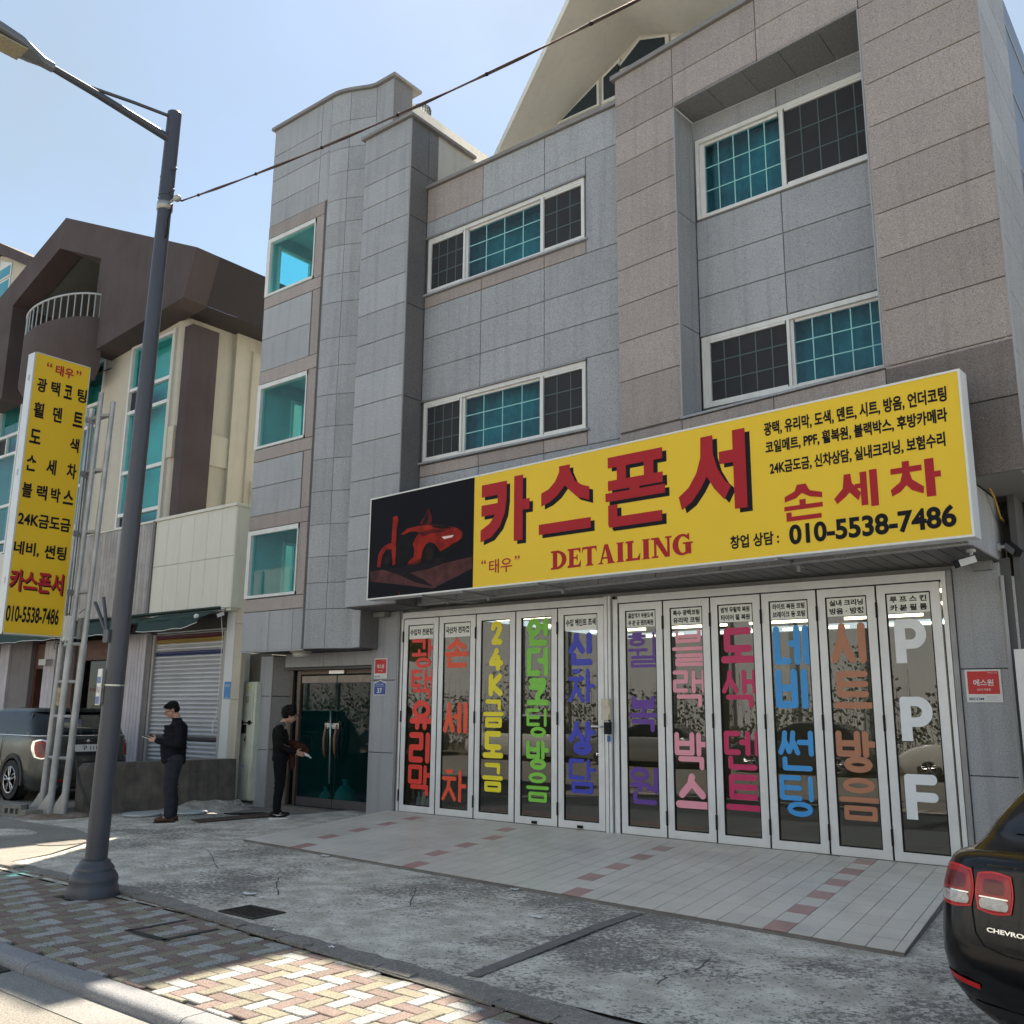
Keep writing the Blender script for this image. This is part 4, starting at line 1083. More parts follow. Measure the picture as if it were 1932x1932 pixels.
for di, (x0, x1, M, card, gl) in enumerate(doors):
    a, b_ = X(x0) + .006, X(x1) - .006; z0, z1 = .105, 3.188; w_ = .10
    q = MB()
    # mitred aluminium profiles
    for P in (((a, z0), (b_, z0), (b_ - w_, z0 + w_), (a + w_, z0 + w_)), ((b_, z0), (b_, z1), (b_ - w_, z1 - w_), (b_ - w_, z0 + w_)), ((b_, z1), (a, z1), (a + w_, z1 - w_), (b_ - w_, z1 - w_)), ((a, z1), (a, z0), (a + w_, z0 + w_), (a + w_, z1 - w_))):
        q.prism([FD.p(s_, z, .022) for s_, z in P], -FD.n * .05)
    o = build('folding_door', q, ALU, shop)
    q = MB(); g0 = w_ - .0; e = .014
    for s0, s1, c0, c1 in ((a + g0, a + g0 + e, z0 + g0, z1 - g0), (b_ - g0 - e, b_ - g0, z0 + g0, z1 - g0), (a + g0 + e, b_ - g0 - e, z0 + g0, z0 + g0 + e), (a + g0 + e, b_ - g0 - e, z1 - g0 - e, z1 - g0)): FD.box(q, s0, s1, c0, c1, -.02, .016)
    FD.box(q, a - .012, a + .006, z0, z1, -.02, .0235)
    if di % 2 == 0 or di > 5:
        for zz in (.35, 1.6, 2.9): FD.box(q, a - .016, a + .008, zz - .09, zz + .09, .0, .040)
    build('gasket', q, BLACK, o)
    q = MB(); FD.quad(q, a + g0, b_ - g0, z0 + g0, z1 - g0, .004); build('pane', q, DOORG, o)
    if card:
        q = MB(); c0, c1 = 2.855, z1 - g0 - .012; s0, s1 = a + g0 + .016, b_ - g0 - .016
        FD.box(q, s0, s1, c0, c1, .005, .0065); cd_ = build('notice_card', q, CARD, o)
        q = MB(); m_ = .03
        if len(card) == 1: text(q, FD, card[0], s0 + .02, s1 - .02, c0 + .06, c1 - .055, .0085, .04)
        else:
            text(q, FD, card[0], s0 + m_, s1 - m_, (c0 + c1) / 2 + .012, c1 - .025, .0085, .04)
            text(q, FD, card[1], s0 + m_, s1 - m_, c0 + .022, (c0 + c1) / 2 - .012, .0085, .04)
        build('lettering', q, INK, o)
    for (lines, s0, s1, c0, c1) in gl:
        q = MB(); n_ = len(lines)
        t = .092 if n_ < 5 else (.082 if n_ == 5 else .062)
        if (s1 - s0) < .3: t = .088
        if M is PAL: t = .135
        hy = {round(a[1] / .04) for l_ in lines for a, b2 in zip(l_, l_[1:]) if abs(a[1] - b2[1]) < .02 and abs(a[0] - b2[0]) > .1}
        vx_ = {round(a[0] / .05) for l_ in lines for a, b2 in zip(l_, l_[1:]) if abs(a[0] - b2[0]) < .03 and abs(a[1] - b2[1]) > .1}
        t = max(.042, min(t, .60 * (c1 - c0) / max(1, len(hy)), .56 * (s1 - s0) / max(1, len(vx_))))
        if M is PAL: block_letter(q, FD, 'F' if lines is LAT['F'] else 'P', X(s0), X(s1) + (.03 if lines is LAT['F'] else 0), c0, c1, .006)
        else: strokes(q, FD, lines, X(s0), X(s1), c0, c1, .006, t)
        build('lettering', q, M, o)
    if di in (3, 4):
        q = MB(); FD.box(q, (a + b_) / 2 - .06, (a + b_) / 2 + .03, z0 + .012, z0 + .05, .022, .04); build('floor_bolt', q, BLACK, o)
# handset, lever handle, padlock on the centre post
t = thing('door_handset', 'cream intercom handset hanging on the centre door post with black bracket', 'handset')
q = MB(); FD.box(q, X(-7.36), X(-7.22), 1.60, 1.87, .065, .10); FD.box(q, X(-7.35), X(-7.23), 1.78, 1.88, .10, .125); FD.box(q, X(-7.35), X(-7.23), 1.59, 1.67, .10, .125)
build('handset', q, mat('cream_plastic', (.58, .54, .42), .4), t)
q = MB(); FD.box(q, X(-7.31), X(-7.22), 1.40, 1.56, .06, .12); q.tube([FD.p(X(-7.25), 1.6, .09), FD.p(X(-7.20), 1.55, .1), FD.p(X(-7.24), 1.5, .12)], .012, 6); build('bracket', q, BLACK, t)
q = MB(); FD.box(q, X(-7.265), X(-7.235), 1.30, 1.38, .08, .11); build('blue_tag', q, mat('blue_tag', (.02, .16, .42), .5), t)
t = thing('lever_handle', 'white lever handle and lock plate on the blue lettered door', 'door handle')
q = MB(); FD.box(q, X(-7.41), X(-7.36), 1.28, 1.56, .022, .035); build('lock_plate', q, WHITE, t)
q = MB(); q.tube([FD.p(X(-7.385), 1.50, .03), FD.p(X(-7.385), 1.50, .08), FD.p(X(-7.54), 1.50, .085)], .013, 8); build('lever', q, WHITE, t)
# --- shop interior behind the doors
IN = mat('shop_wall', (.10, .10, .095), .8, noise=.1, nscale=2)
q = MB(); q.box(-11.9, -2.1, 8.0, 8.1, .0, 3.4); q.box(-11.95, -11.85, .32, 8, 0, 3.4); q.box(-2.2, -2.1, .5, 8, 0, 3.4); build('shop_wall', q, IN, shop)
q = MB(); q.box(-11.9, -2.15, .31, 8, 3.52, 3.6); build('shop_ceiling', q, mat('shop_ceiling', (.22, .22, .22), .8), shop)
q = MB(); q.box(-11.85, -2.2, .07, 8, .02, .085); build('shop_floor', q, mat('shop_floor', (.06, .065, .062), .3, noise=.3, nscale=2), shop)
for y0, c in ((.45, (.02, .16, .06)), (.85, (.42, .32, .02)), (1.25, (.28, .04, .03))):
    q = MB(); q.box(-11.4, -6.6, y0, y0 + .22, .086, .090); build('floor_band', q, mat('floor_band%d' % int(y0 * 100), c, .35), shop)
LAMP = mat('tube_light', (.9, .85, .6), .5, emit=(1.0, .86, .55), es=3)
for i, yy in enumerate((1.5, 3.0, 4.5, 6.0)):
    for x in (-10.6, -8.9, -7.2, -5.5, -3.8):
        q = MB(); q.box(x, x + 1.25, yy, yy + .05, 3.25, 3.29); tag(build('tube_light', q, LAMP), 'lit fluorescent tube under the shop ceiling seen through the glass doors', 'tube light', 'tube lights in the shop')
# shelf with bottles just inside the first door
t = thing('bottle_shelf', 'clear bottles standing on the floor inside the leftmost folding door', 'bottles')
for i in range(5):
    q = MB(); x = -11.12 + i * .11; q.lathe([(.035, 0), (.038, .02), (.038, .2 + .03 * (i % 2)), (.015, .26), (.015, .31)], (x, .22, .09), 12); build('bottle', q, mat('pale_plastic%d' % (i % 2), ((.35, .5, .6), (.55, .6, .6))[i % 2], .3), t, smooth=True)

# ============================================================ the long yellow shop sign
FSg = Fr((-11.06, -1.15), (-2.08, -1.60))
sg = thing('shop_sign', 'long yellow lightbox sign with red Korean lettering above the folding doors', 'sign')
YF = mat('sign_yellow', (.86, .57, .015), .5, noise=.05, nscale=.7)
SWH = mat('sign_edge', (.66, .69, .72), .4, metal=.1, noise=.05, nscale=3)
zb, z1 = 3.39, 5.065
def ztop(s): return 5.03 + .07 * s / 9.0
q = MB(); L = FSg.L
q.prism([FSg.p(0, zb, -.004), FSg.p(L, zb, -.004), FSg.p(L, ztop(L), -.004), FSg.p(0, ztop(0), -.004)], -FSg.n * .21)
build('cabinet', q, SWH, sg)
q = MB(); f = .022
q.prism([FSg.p(2.31, zb + f, 0), FSg.p(L - f, zb + f, 0), FSg.p(L - f, ztop(L) - f, 0), FSg.p(2.31, ztop(2.3) - f, 0)], -FSg.n * .003)
build('yellow_face', q, YF, sg)
NAV = mat('print_dark', (.007, .007, .012), .6, noise=.3, nscale=1.2, spec=.12)
q = MB(); q.prism([FSg.p(f, zb + f, 0), FSg.p(2.308, zb + f, 0), FSg.p(2.308, ztop(2.3) - f, 0), FSg.p(f, ztop(0) - f, 0)], -FSg.n * .003)
build('photo_face', q, NAV, sg)
q = MB()    # bright rim
for P in (((0, zb), (L, zb), (L, zb + f), (0, zb + f)), ((0, ztop(0) - f), (L, ztop(L) - f), (L, ztop(L)), (0, ztop(0))), ((0, zb + f), (f, zb + f), (f, ztop(0) - f), (0, ztop(0) - f)), ((L - f, zb + f), (L, zb + f), (L, ztop(L) - f), (L - f, ztop(L) - f))):
    q.prism([FSg.p(a, z, .006) for a, z in P], -FSg.n * .009)
build('rim', q, mat('sign_rim', (.75, .76, .72), .4), sg)
def poly(pts, d, M, name='car_print'):
    q = MB(); q.prism([FSg.p(a, z, d) for a, z in pts], -FSg.n * .0005); return build(name, q, M, sg)
c = lambda n, r_: mat(n, r_, .6, noise=.55, nscale=5, spec=.15)
poly([(0.05, 3.84), (0.52, 3.85), (1.02, 3.78), (1.56, 3.81), (2.29, 3.86), (2.29, 3.69), (1.7, 3.52), (1.5, 3.46), (0.82, 3.57), (0.09, 3.68)], .001, c('print_floor', (.11, .04, .04)))
poly([(0.34, 3.85), (0.8, 3.85), (1.23, 3.86), (1.75, 3.92), (1.69, 3.81), (1.36, 3.76), (0.98, 3.74), (1.3, 3.61), (1.5, 3.49), (1.09, 3.59), (0.74, 3.73)], .0018, c('print_shadow', (.012, .008, .012)))
CR = c('print_red', (.36, .022, .012)); CR2 = c('print_red_dark', (.13, .010, .010)); CK = c('print_black', (.006, .006, .008))
poly([(0.75, 4.36), (0.88, 4.43), (1.13, 4.45), (1.43, 4.43), (1.77, 4.37), (1.99, 4.31), (2.08, 4.24), (2.07, 4.16), (2.0, 4.12), (1.89, 4.09), (1.82, 4.06), (1.71, 4.03), (1.63, 4.0), (1.57, 4.08), (1.5, 4.14), (1.41, 4.17), (1.31, 4.14), (1.25, 4.06), (1.23, 3.92), (1.08, 3.88), (0.93, 3.87), (0.96, 3.93), (1.06, 3.97), (1.07, 4.08), (1.03, 4.18), (1.09, 4.27), (1.17, 4.34), (1.1, 4.37), (0.96, 4.38), (0.82, 4.35)], .0026, CR)
poly([(0.22, 3.9), (0.24, 4.09), (0.32, 4.19), (0.44, 4.24), (0.53, 4.25), (0.59, 4.18), (0.54, 4.15), (0.43, 4.16), (0.34, 4.08), (0.32, 3.96), (0.3, 3.89)], .0026, CR)
poly([(1.16, 4.47), (1.29, 4.59), (1.33, 4.69), (1.36, 4.7), (1.44, 4.54), (1.43, 4.46), (1.37, 4.44)], .0030, CR2)
poly([(1.22, 4.47), (1.29, 4.56), (1.34, 4.63), (1.36, 4.54), (1.33, 4.46)], .0034, CK)
poly([(0.63, 4.18), (0.71, 4.34), (0.85, 4.34), (1.01, 4.21), (1.06, 3.97), (0.96, 3.93), (0.73, 3.9), (0.66, 3.93)], .0031, CK)
poly([(0.54, 4.19), (0.56, 4.66), (0.66, 4.67), (0.69, 4.59), (0.65, 4.47), (0.65, 4.18), (0.65, 3.91), (0.59, 3.89)], .0036, CR)
poly([(1.4, 4.43), (1.77, 4.37), (1.9, 4.32), (1.64, 4.34), (1.47, 4.39)], .0034, CK)
poly([(1.13, 4.34), (1.47, 4.36), (1.77, 4.31), (1.67, 4.29), (1.4, 4.3), (1.26, 4.27)], .0034, CR2)
poly([(0.91, 3.87), (1.12, 3.91), (1.23, 3.94), (1.23, 3.88), (1.08, 3.86)], .0034, CR2)
poly([(1.63, 4.0), (1.82, 4.06), (2.0, 4.11), (2.03, 4.03), (1.88, 3.99), (1.72, 3.95)], .0038, CK)
poly([(0.75, 3.48), (0.78, 3.4), (0.76, 3.39)], .0034, CR)
for cx_, cz_, rx, rz_ in ((.46, 4.01, .11, .14), (1.40, 3.99, .145, .17)):
    poly([(cx_ + rx * math.cos(2 * PI * i / 18), cz_ + rz_ * math.sin(2 * PI * i / 18)) for i in range(18)], .0042, CK)
    poly([(cx_ + rx * .55 * math.cos(2 * PI * i / 14), cz_ + rz_ * .6 * math.sin(2 * PI * i / 14)) for i in range(14)], .0048, c('print_wheel', (.028, .014, .014)))
poly([(1.66, 4.22), (1.8, 4.22), (1.91, 4.22), (1.88, 4.19), (1.71, 4.18)], .0046, mat('print_glow', (.85, .62, .62), .4))
SR_ = mat('sign_red', (.42, .022, .03), .6, noise=.05, nscale=2, spec=.2); SK = mat('sign_black', (.010, .010, .014), .6, spec=.15)
# four big syllables built from slabs, with an offset black shade
def slab(segs, d, M, dx=0.0, dz=0.0, name='lettering'):
    q = MB()
    for i, P in enumerate(segs):
        q.prism([FSg.p(a + dx, z + dz, d + i * .0003) for a, z in P], -FSg.n * (d * .8 + i * .0003))
    return build(name, q, M, sg)
def R_(a, b_, c, e): return [(a, c), (b_, c), (b_, e), (a, e)]
ka = [[(2.46, 4.70), (2.94, 4.70), (2.94, 4.88), (2.46, 4.88)], R_(2.46, 2.78, 4.42, 4.58), [(2.94, 4.88), (2.77, 4.88), (2.77, 4.60), (2.73, 4.42), (2.62, 4.30), (2.45, 4.22), (2.45, 4.05), (2.66, 4.10), (2.82, 4.24), (2.91, 4.42), (2.94, 4.62)], R_(3.08, 3.24, 4.0, 4.92), R_(3.24, 3.36, 4.42, 4.57)]
seu = [[(3.88, 4.93), (4.06, 4.93), (4.06, 4.86), (4.14, 4.70), (4.26, 4.62), (4.38, 4.58), (4.38, 4.40), (4.18, 4.47), (4.03, 4.60), (3.98, 4.66), (3.86, 4.54), (3.72, 4.46), (3.57, 4.42), (3.57, 4.60), (3.70, 4.64), (3.81, 4.73), (3.88, 4.85)], R_(3.53, 4.40, 4.03, 4.17)]
pon = [R_(4.68, 5.50, 4.77, 4.91), R_(4.68, 5.50, 4.47, 4.60), R_(4.82, 4.96, 4.60, 4.77), R_(5.23, 5.37, 4.60, 4.77), R_(4.64, 5.53, 4.33, 4.44), R_(5.01, 5.16, 4.44, 4.48), R_(4.68, 4.82, 4.10, 4.28), [(4.70, 3.99), (5.48, 3.99), (5.48, 4.12), (4.68, 4.12), (4.68, 4.02)]]
seo = [[(6.04, 4.93), (6.20, 4.93), (6.20, 4.70), (6.25, 4.52), (6.34, 4.36), (6.42, 4.28), (6.33, 4.13), (6.20, 4.28), (6.11, 4.44), (6.02, 4.30), (5.90, 4.16), (5.76, 4.08), (5.72, 4.24), (5.86, 4.34), (5.97, 4.50), (6.03, 4.68)], R_(6.46, 6.62, 4.0, 4.94), R_(6.28, 6.46, 4.56, 4.71)]
for gsh in (ka, seu, pon, seo):
    slab(gsh, .0015, SK, .06, -.05); slab(gsh, .006, SR_)
son = [[(7.22, 4.17), (7.32, 4.17), (7.36, 4.09), (7.50, 4.05), (7.50, 3.99), (7.36, 4.02), (7.27, 4.07), (7.20, 4.02), (7.07, 3.99), (7.07, 4.05), (7.19, 4.10)], R_(7.06, 7.50, 3.89, 3.94), R_(7.24, 7.31, 3.94, 4.0), R_(7.08, 7.14, 3.80, 3.87), R_(7.08, 7.48, 3.77, 3.82)]
se = [[(7.75, 4.20), (7.82, 4.20), (7.83, 4.10), (7.92, 3.98), (7.89, 3.90), (7.80, 4.0), (7.76, 3.96), (7.66, 3.89), (7.63, 3.95), (7.73, 4.05)], R_(7.92, 7.99, 3.84, 4.20), R_(8.02, 8.10, 3.82, 4.21), R_(7.86, 7.92, 4.03, 4.08)]
cha = [R_(8.36, 8.43, 4.18, 4.24), R_(8.24, 8.55, 4.12, 4.18), [(8.36, 4.12), (8.43, 4.12), (8.45, 4.04), (8.56, 3.95), (8.55, 3.88), (8.44, 3.93), (8.39, 3.99), (8.33, 3.93), (8.24, 3.89), (8.23, 3.96), (8.33, 4.03)], R_(8.58, 8.67, 3.84, 4.23), R_(8.67, 8.73, 4.03, 4.09)]
for gsh in (son, se, cha): slab(gsh, .004, SR_)
q = MB(); text(q, FSg, '“', 2.47, 2.56, 3.73, 3.79, .003, .01); text(q, FSg, '태우', 2.62, 3.05, 3.58, 3.78, .003, .012); text(q, FSg, '”', 3.10, 3.19, 3.73, 3.79, .003, .01); build('lettering', q, SR_, sg)
# DETAILING with slab serifs
def serif(x, w_, ch):
    z0, z1 = 3.535, 3.785; h = z1 - z0; P = []
    st = w_ * .30
    def V(c0, wd=None, a=z0, b_=z1): wd = wd or st; P.append([(c0, a), (c0 + wd, a), (c0 + wd, b_), (c0, b_)])
    def Sf(c0, wd): 
        for zz, s_ in ((z0, 1), (z1, -1)): P.append([(c0, zz), (c0 + wd, zz), (c0 + wd * .72, zz + s_ * .028), (c0 + wd * .28, zz + s_ * .028)][::s_])
    if ch == 'I': V(x + w_ * .2, w_ * .6); Sf(x, w_)
    if ch == 'T': V(x + w_ * .36); P.append([(x, z1 - .03), (x + w_, z1 - .03), (x + w_, z1), (x, z1)]); P.append([(x, z1 - .08), (x + .02, z1 - .03), (x, z1 - .03)]); P.append([(x + w_, z1 - .08), (x + w_, z1 - .03), (x + w_ - .02, z1 - .03)]); P.append([(x + w_ * .22, z0), (x + w_ * .8, z0), (x + w_ * .66, z0 + .028), (x + w_ * .36, z0 + .028)])
    if ch in 'LE':
        V(x + w_ * .12, w_ * .33); P.append([(x, z0), (x + w_ * .96, z0), (x + w_ * .96, z0 + .03), (x, z0 + .03)]); P.append([(x + w_ * .96, z0), (x + w_, z0 + .09), (x + w_ * .8, z0 + .03)])
        P.append([(x, z1 - .025), (x + w_ * (.96 if ch == 'E' else .55), z1 - .025), (x + w_ * (.96 if ch == 'E' else .55), z1), (x, z1)])
        if ch == 'E': P.append([(x + w_ * .95, z1), (x + w_ * .78, z1 - .025), (x + w_ * .95, z1 - .075)]); P.append([(x + w_ * .4, 3.648), (x + w_ * .72, 3.648), (x + w_ * .72, 3.672), (x + w_ * .4, 3.672)]); P.append([(x + w_ * .68, 3.62), (x + w_ * .74, 3.62), (x + w_ * .74, 3.70), (x + w_ * .68, 3.70)])
    if ch == 'D':
        V(x + w_ * .12, w_ * .28); n = 10
        o_ = [(x + w_ * .35 + w_ * .65 * math.sin(PI * i / n), (z0 + z1) / 2 + h / 2 * math.cos(PI * i / n)) for i in range(n + 1)]
        i_ = [(x + w_ * .35 + w_ * .36 * math.sin(PI * i / n), (z0 + z1) / 2 + (h / 2 - .028) * math.cos(PI * i / n)) for i in range(n + 1)]
        for k in range(n): P.append([o_[k], o_[k + 1], i_[k + 1], i_[k]][::-1])
        P.append([(x, z0), (x + w_ * .5, z0), (x + w_ * .5, z0 + .026), (x, z0 + .026)]); P.append([(x, z1 - .026), (x + w_ * .5, z1 - .026), (x + w_ * .5, z1), (x, z1)])
    if ch == 'A':
        P.append([(x + w_ * .40, z1), (x + w_ * .12, z0), (x + w_ * .2, z0), (x + w_ * .48, z1 - .03)][::-1]); P.append([(x + w_ * .40, z1), (x + w_ * .6, z1), (x + w_ * .94, z0), (x + w_ * .62, z0)][::-1]); P.append([(x + w_ * .25, 3.60), (x + w_ * .68, 3.60), (x + w_ * .66, 3.622), (x + w_ * .27, 3.622)])
        P.append([(x, z0), (x + w_ * .34, z0), (x + w_ * .26, z0 + .02), (x + w_ * .08, z0 + .02)]); P.append([(x + w_ * .54, z0), (x + w_ * 1.02, z0), (x + w_ * .94, z0 + .022), (x + w_ * .62, z0 + .022)])
    if ch == 'N':
        V(x + w_ * .12, w_ * .12); V(x + w_ * .8, w_ * .12); P.append([(x + w_ * .04, z1), (x + w_ * .36, z1), (x + w_ * .92, z0), (x + w_ * .68, z0)][::-1]); P.append([(x, z0), (x + w_ * .34, z0), (x + w_ * .34, z0 + .022), (x, z0 + .022)]); P.append([(x + w_ * .7, z1 - .022), (x + w_ * 1.03, z1 - .022), (x + w_ * 1.03, z1), (x + w_ * .7, z1)]); P.append([(x - .01, z1 - .022), (x + w_ * .3, z1 - .022), (x + w_ * .3, z1), (x - .01, z1)])
    if ch == 'G':
        n = 14; A0, A1 = math.radians(48), math.radians(335)
        cx_, cz_ = x + w_ * .5, (z0 + z1) / 2
        o_ = [(cx_ + w_ * .5 * math.cos(A0 + (A1 - A0) * i / n), cz_ + (h / 2 + .005) * math.sin(A0 + (A1 - A0) * i / n)) for i in range(n + 1)]
        i_ = [(cx_ + w_ * .24 * math.cos(A0 + (A1 - A0) * i / n) + .01, cz_ + (h / 2 - .024) * math.sin(A0 + (A1 - A0) * i / n)) for i in range(n + 1)]
        for k in range(n): P.append([o_[k], o_[k + 1], i_[k + 1], i_[k]])
        P.append([(x + w_ * .66, z0 + .01), (x + w_ * .94, z0 + .01), (x + w_ * .94, 3.665), (x + w_ * .66, 3.665)]); P.append([(x + w_ * .54, 3.665), (x + w_ * 1.04, 3.665), (x + w_ * 1.04, 3.685), (x + w_ * .54, 3.685)]); P.append([(x + w_ * .80, z1 + .004), (x + w_ * .86, z1 + .004), (x + w_ * .86, 3.70), (x + w_ * .72, 3.74)])
    return P
xx = 3.74; segs = []
for ch, w_ in zip('DETAILING', (.26, .22, .23, .265, .13, .215, .13, .275, .27)):
    segs.append(serif(xx, w_, ch)); xx += w_ + .0185
for s_ in segs:
    q = MB()
    for i, P in enumerate(s_): q.prism([FSg.p(a, z, .003 + i * .0002) for a, z in P], -FSg.n * .0025)
    build('lettering', q, SR_, sg)
for txt, a, b_, c0, c1, bo in (('광택, 유리막, 도색, 덴트, 시트, 방음, 언더코팅', 6.86, 8.85, 4.78, 4.95, .035), ('코일메트, PPF, 휠복원, 블랙박스, 후방카메라', 6.87, 8.84, 4.57, 4.73, .035), ('24K금도금, 신차상담, 실내크리닝, 보험수리', 6.91, 8.80, 4.32, 4.48, .035), ('창업 상담 :', 6.38, 6.98, 3.535, 3.69, .03), ('010-5538-7486', 7.10, 8.84, 3.505, 3.735, .035)):
    q = MB(); text(q, FSg, txt, a, b_, c0, c1, .003, bo); build('lettering', q, SK, sg)
# brackets under and behind the sign
for s_ in (1.2, 2.05, 3.45, 6.9):
    q = MB(); FSg.box(q, s_, s_ + .04, 3.36, 3.388, -.75, -.02); FSg.box(q, s_, s_ + .04, 3.30, 3.36, -.62, -.58); build('bracket', q, ALU_D, sg)
q = MB(); q.box(-10.9, -2.3, -.82, -.80, 4.2, 4.25)
q = MB(); FSg.box(q, .4, L - .4, 4.1, 4.18, -.5, -.215); build('mounting_rail', q, ALU_D, sg)
q = MB(); q.tube([FSg.p(1.15, 3.42, -.2), FSg.p(1.35, 3.31, -.4), FSg.p(1.65, 3.30, -.7), FSg.p(1.75, 3.36, -.95)], .012, 6); build('cable', q, mat('grey_cable', (.2, .2, .2), .6), sg, smooth=True)
q = MB()
for k in range(2): q.tube([(-2.16, -.62, 4.2), (-2.13, -.3, 4.05 - k * .03), (-2.14, -.02, 3.86 - k * .02), (-2.13, .22, 3.82), (-2.12, .36, 3.90), (-2.13, .42, 3.83), (-2.12, .34, 3.78)], .008, 6)
tag(build('yellow_cord', q, mat('yellow_cord', (.45, .28, .03), .5), smooth=True), 'loose yellow cord dangling behind the right end of the shop sign', 'cord')

# ============================================================ small things on the walls
def secom(fr, s0, s1, z0, z1, label, cat='security sign'):
    t = thing('security_sign', label, cat, 'red and white security company signs')
    q = MB(); fr.box(q, s0, s1, z0, z1, .002, .012); build('plate', q, WHITE, t)
    w_, h = s1 - s0, z1 - z0
    q = MB(); fr.box(q, s0 + w_ * .06, s1 - w_ * .06, z0 + h * .25, z1 - h * .05, .012, .014); build('red_field', q, mat('sign_bright_red', (.55, .012, .018), .45), t)
    q = MB(); text(q, fr, '에스원', s0 + w_ * .22, s1 - w_ * .22, z0 + h * .50, z0 + h * .70, .0155, .02); text(q, fr, 'CCTV 작동중', s0 + w_ * .31, s1 - w_ * .31, z0 + h * .35, z0 + h * .42, .0155, .01); text(q, fr, '언제나 안심', s1 - w_ * .36, s1 - w_ * .10, z1 - h * .12, z1 - h * .08, .0155); build('lettering', q, WHITE, t)
    q = MB(); text(q, fr, 'SECOM', s0 + w_ * .06, s0 + w_ * .48, z0 + h * .06, z0 + h * .14, .0135, .03); build('lettering', q, mat('navy_ink', (.01, .05, .16), .5), t)
    q = MB()
    for k in range(4): fr.box(q, s0 + w_ * .55, s1 - w_ * (.08 + .08 * (k % 2)), z0 + h * (.05 + .04 * k), z0 + h * (.06 + .04 * k), .0125, .0132)
    build('small_print', q, mat('grey_print', (.4, .42, .45), .6), t)
secom(GQ, .05, .41, 1.84, 2.19, 'square red and white security sign on the right granite pier')
secom(GP, .09, .40, 2.22, 2.56, 'red and white security sign above the blue number plate by the entrance')
t = thing('house_number_plate', 'blue pentagonal house number plate 37 beside the glass entrance', 'number plate')
def pent(q, s0, s1, z0, z1, d0, d1): q.prism([GP.p(s0, z0, d1), GP.p(s1, z0, d1), GP.p(s1, z1 - .045, d1), GP.p((s0 + s1) / 2, z1, d1), GP.p(s0, z1 - .045, d1)], -GP.n * (d1 - d0))
q = MB(); pent(q, .095, .395, 1.94, 2.195, .002, .010); build('plate', q, WHITE, t)
q = MB(); pent(q, .108, .382, 1.952, 2.18, .010, .013); build('blue_field', q, mat('plate_blue', (.015, .06, .30), .4), t)
q = MB(); text(q, GP, '37', .18, .30, 1.975, 2.06, .0145, .02); text(q, GP, '대로', .15, .34, 2.11, 2.135, .0145); GP.box(q, .13, .36, 2.09, 2.094, .013, .0145); build('lettering', q, WHITE, t)
def cctv(o, aim, label, body=.09, Mb=None, grp=None, wallv=(0, 0, 1)):
    t = thing('security_camera', label, 'security camera', grp)
    o = Vector(o); aim = Vector(aim).normalized(); w_ = Vector(wallv)
    q = MB(); q.tube([o, o + w_ * -.03], .045, 12); q.tube([o, o - w_ * .09], .018, 8); build('mount', q, mat('camera_mount', (.5, .5, .5), .4), t, smooth='auto')
    c0 = o - w_ * .11; s_ = aim.cross(Vector((0, 0, 1))).normalized(); u_ = s_.cross(aim)
    q = MB(); q.obox(c0 + aim * .06, s_ * .035, u_ * .035, aim * body); build('housing', q, Mb or mat('camera_white', (.55, .55, .54), .35), t)
    q = MB(); q.obox(c0 + aim * (.06 + body + .012), s_ * .038, u_ * .038, aim * .014); q.obox(c0 + aim * .07 + u_ * .039, s_ * .04, u_ * .004, aim * (body + .03)); build('lens_hood', q, BLACK, t)
    return t
cctv((-2.28, -.9, 3.38), (-.75, -.55, -.28), 'white bullet camera under the canopy near the right pier')
cctv((-2.2, .0, 3.52), (.55, -.45, -.55), 'grey box camera on the side of the canopy at right', .085, mat('camera_grey', (.2, .21, .22), .35), wallv=(-1, 0, 0))
t = thing('junction_box', 'grey junction box under the canopy beside the white camera', 'junction box'); q = MB(); q.box(-2.46, -2.26, -.10, -.002, 3.27, 3.37); build('box', q, mat('box_grey', (.22, .23, .22), .6), t); q = MB(); q.box(-2.465, -2.255, -.105, -.10, 3.28, 3.36); build('lid', q, MATS['box_grey'], t)
t = thing('junction_box', 'grey junction box under the bay beside the black camera', 'junction box'); q = MB(); q.box(-11.95, -11.68, -.16, -.03, 3.25, 3.335); build('box', q, MATS['box_grey'], t); q = MB(); q.box(-11.955, -11.675, -.165, -.16, 3.26, 3.325); build('lid', q, MATS['box_grey'], t)
cctv((-12.13, -.18, 3.36), (.6, -.6, -.5), 'black dome camera under the bay left of the folding doors', .05, BLACK)
t = thing('ceiling_light', 'round white ceiling light under the tower soffit above the entrance', 'light')
q = MB(); q.lathe([(.0, 0), (.19, 0), (.19, -.03), (.16, -.035)], (-13.55, -.37, 2.712), 24); build('rim', q, mat('pale_rim', (.45, .43, .38), .5), t, smooth='auto')
q = MB(); q.lathe([(.155, -.035), (.15, -.07), (.11, -.105), (.05, -.12), (0.001, -.123)], (-13.55, -.37, 2.712), 24); build('diffuser', q, mat('opal', (.6, .6, .56), .3), t, smooth=True)
t = thing('turbine_vent', 'small metal turbine ventilator on the roof behind the granite bays', 'roof vent')
q = MB(); q.lathe([(.11, -1.4), (.11, 0), (.16, .005), (.16, .03)], (-12.13, .8, 13.40), 20); build('duct', q, mat('vent_duct', (.5, .5, .48), .4, metal=.5), t, smooth='auto')
q = MB()
for k in range(20):
    a = 2 * PI * k / 20; rows_ = []
    for h in range(6):
        ph = h / 5; r_ = .13 + .07 * math.sin(PI * ph * .9 + .15); zz = 13.44 + .27 * ph
        if h == 5: r_ = .07
        rows_.append([(-12.13 + r_ * math.cos(a + e) * (1 if e == 0 else .88), .8 + r_ * math.sin(a + e) * (1 if e == 0 else .88), zz) for e in (0, .26)])
    q.grid(rows_)
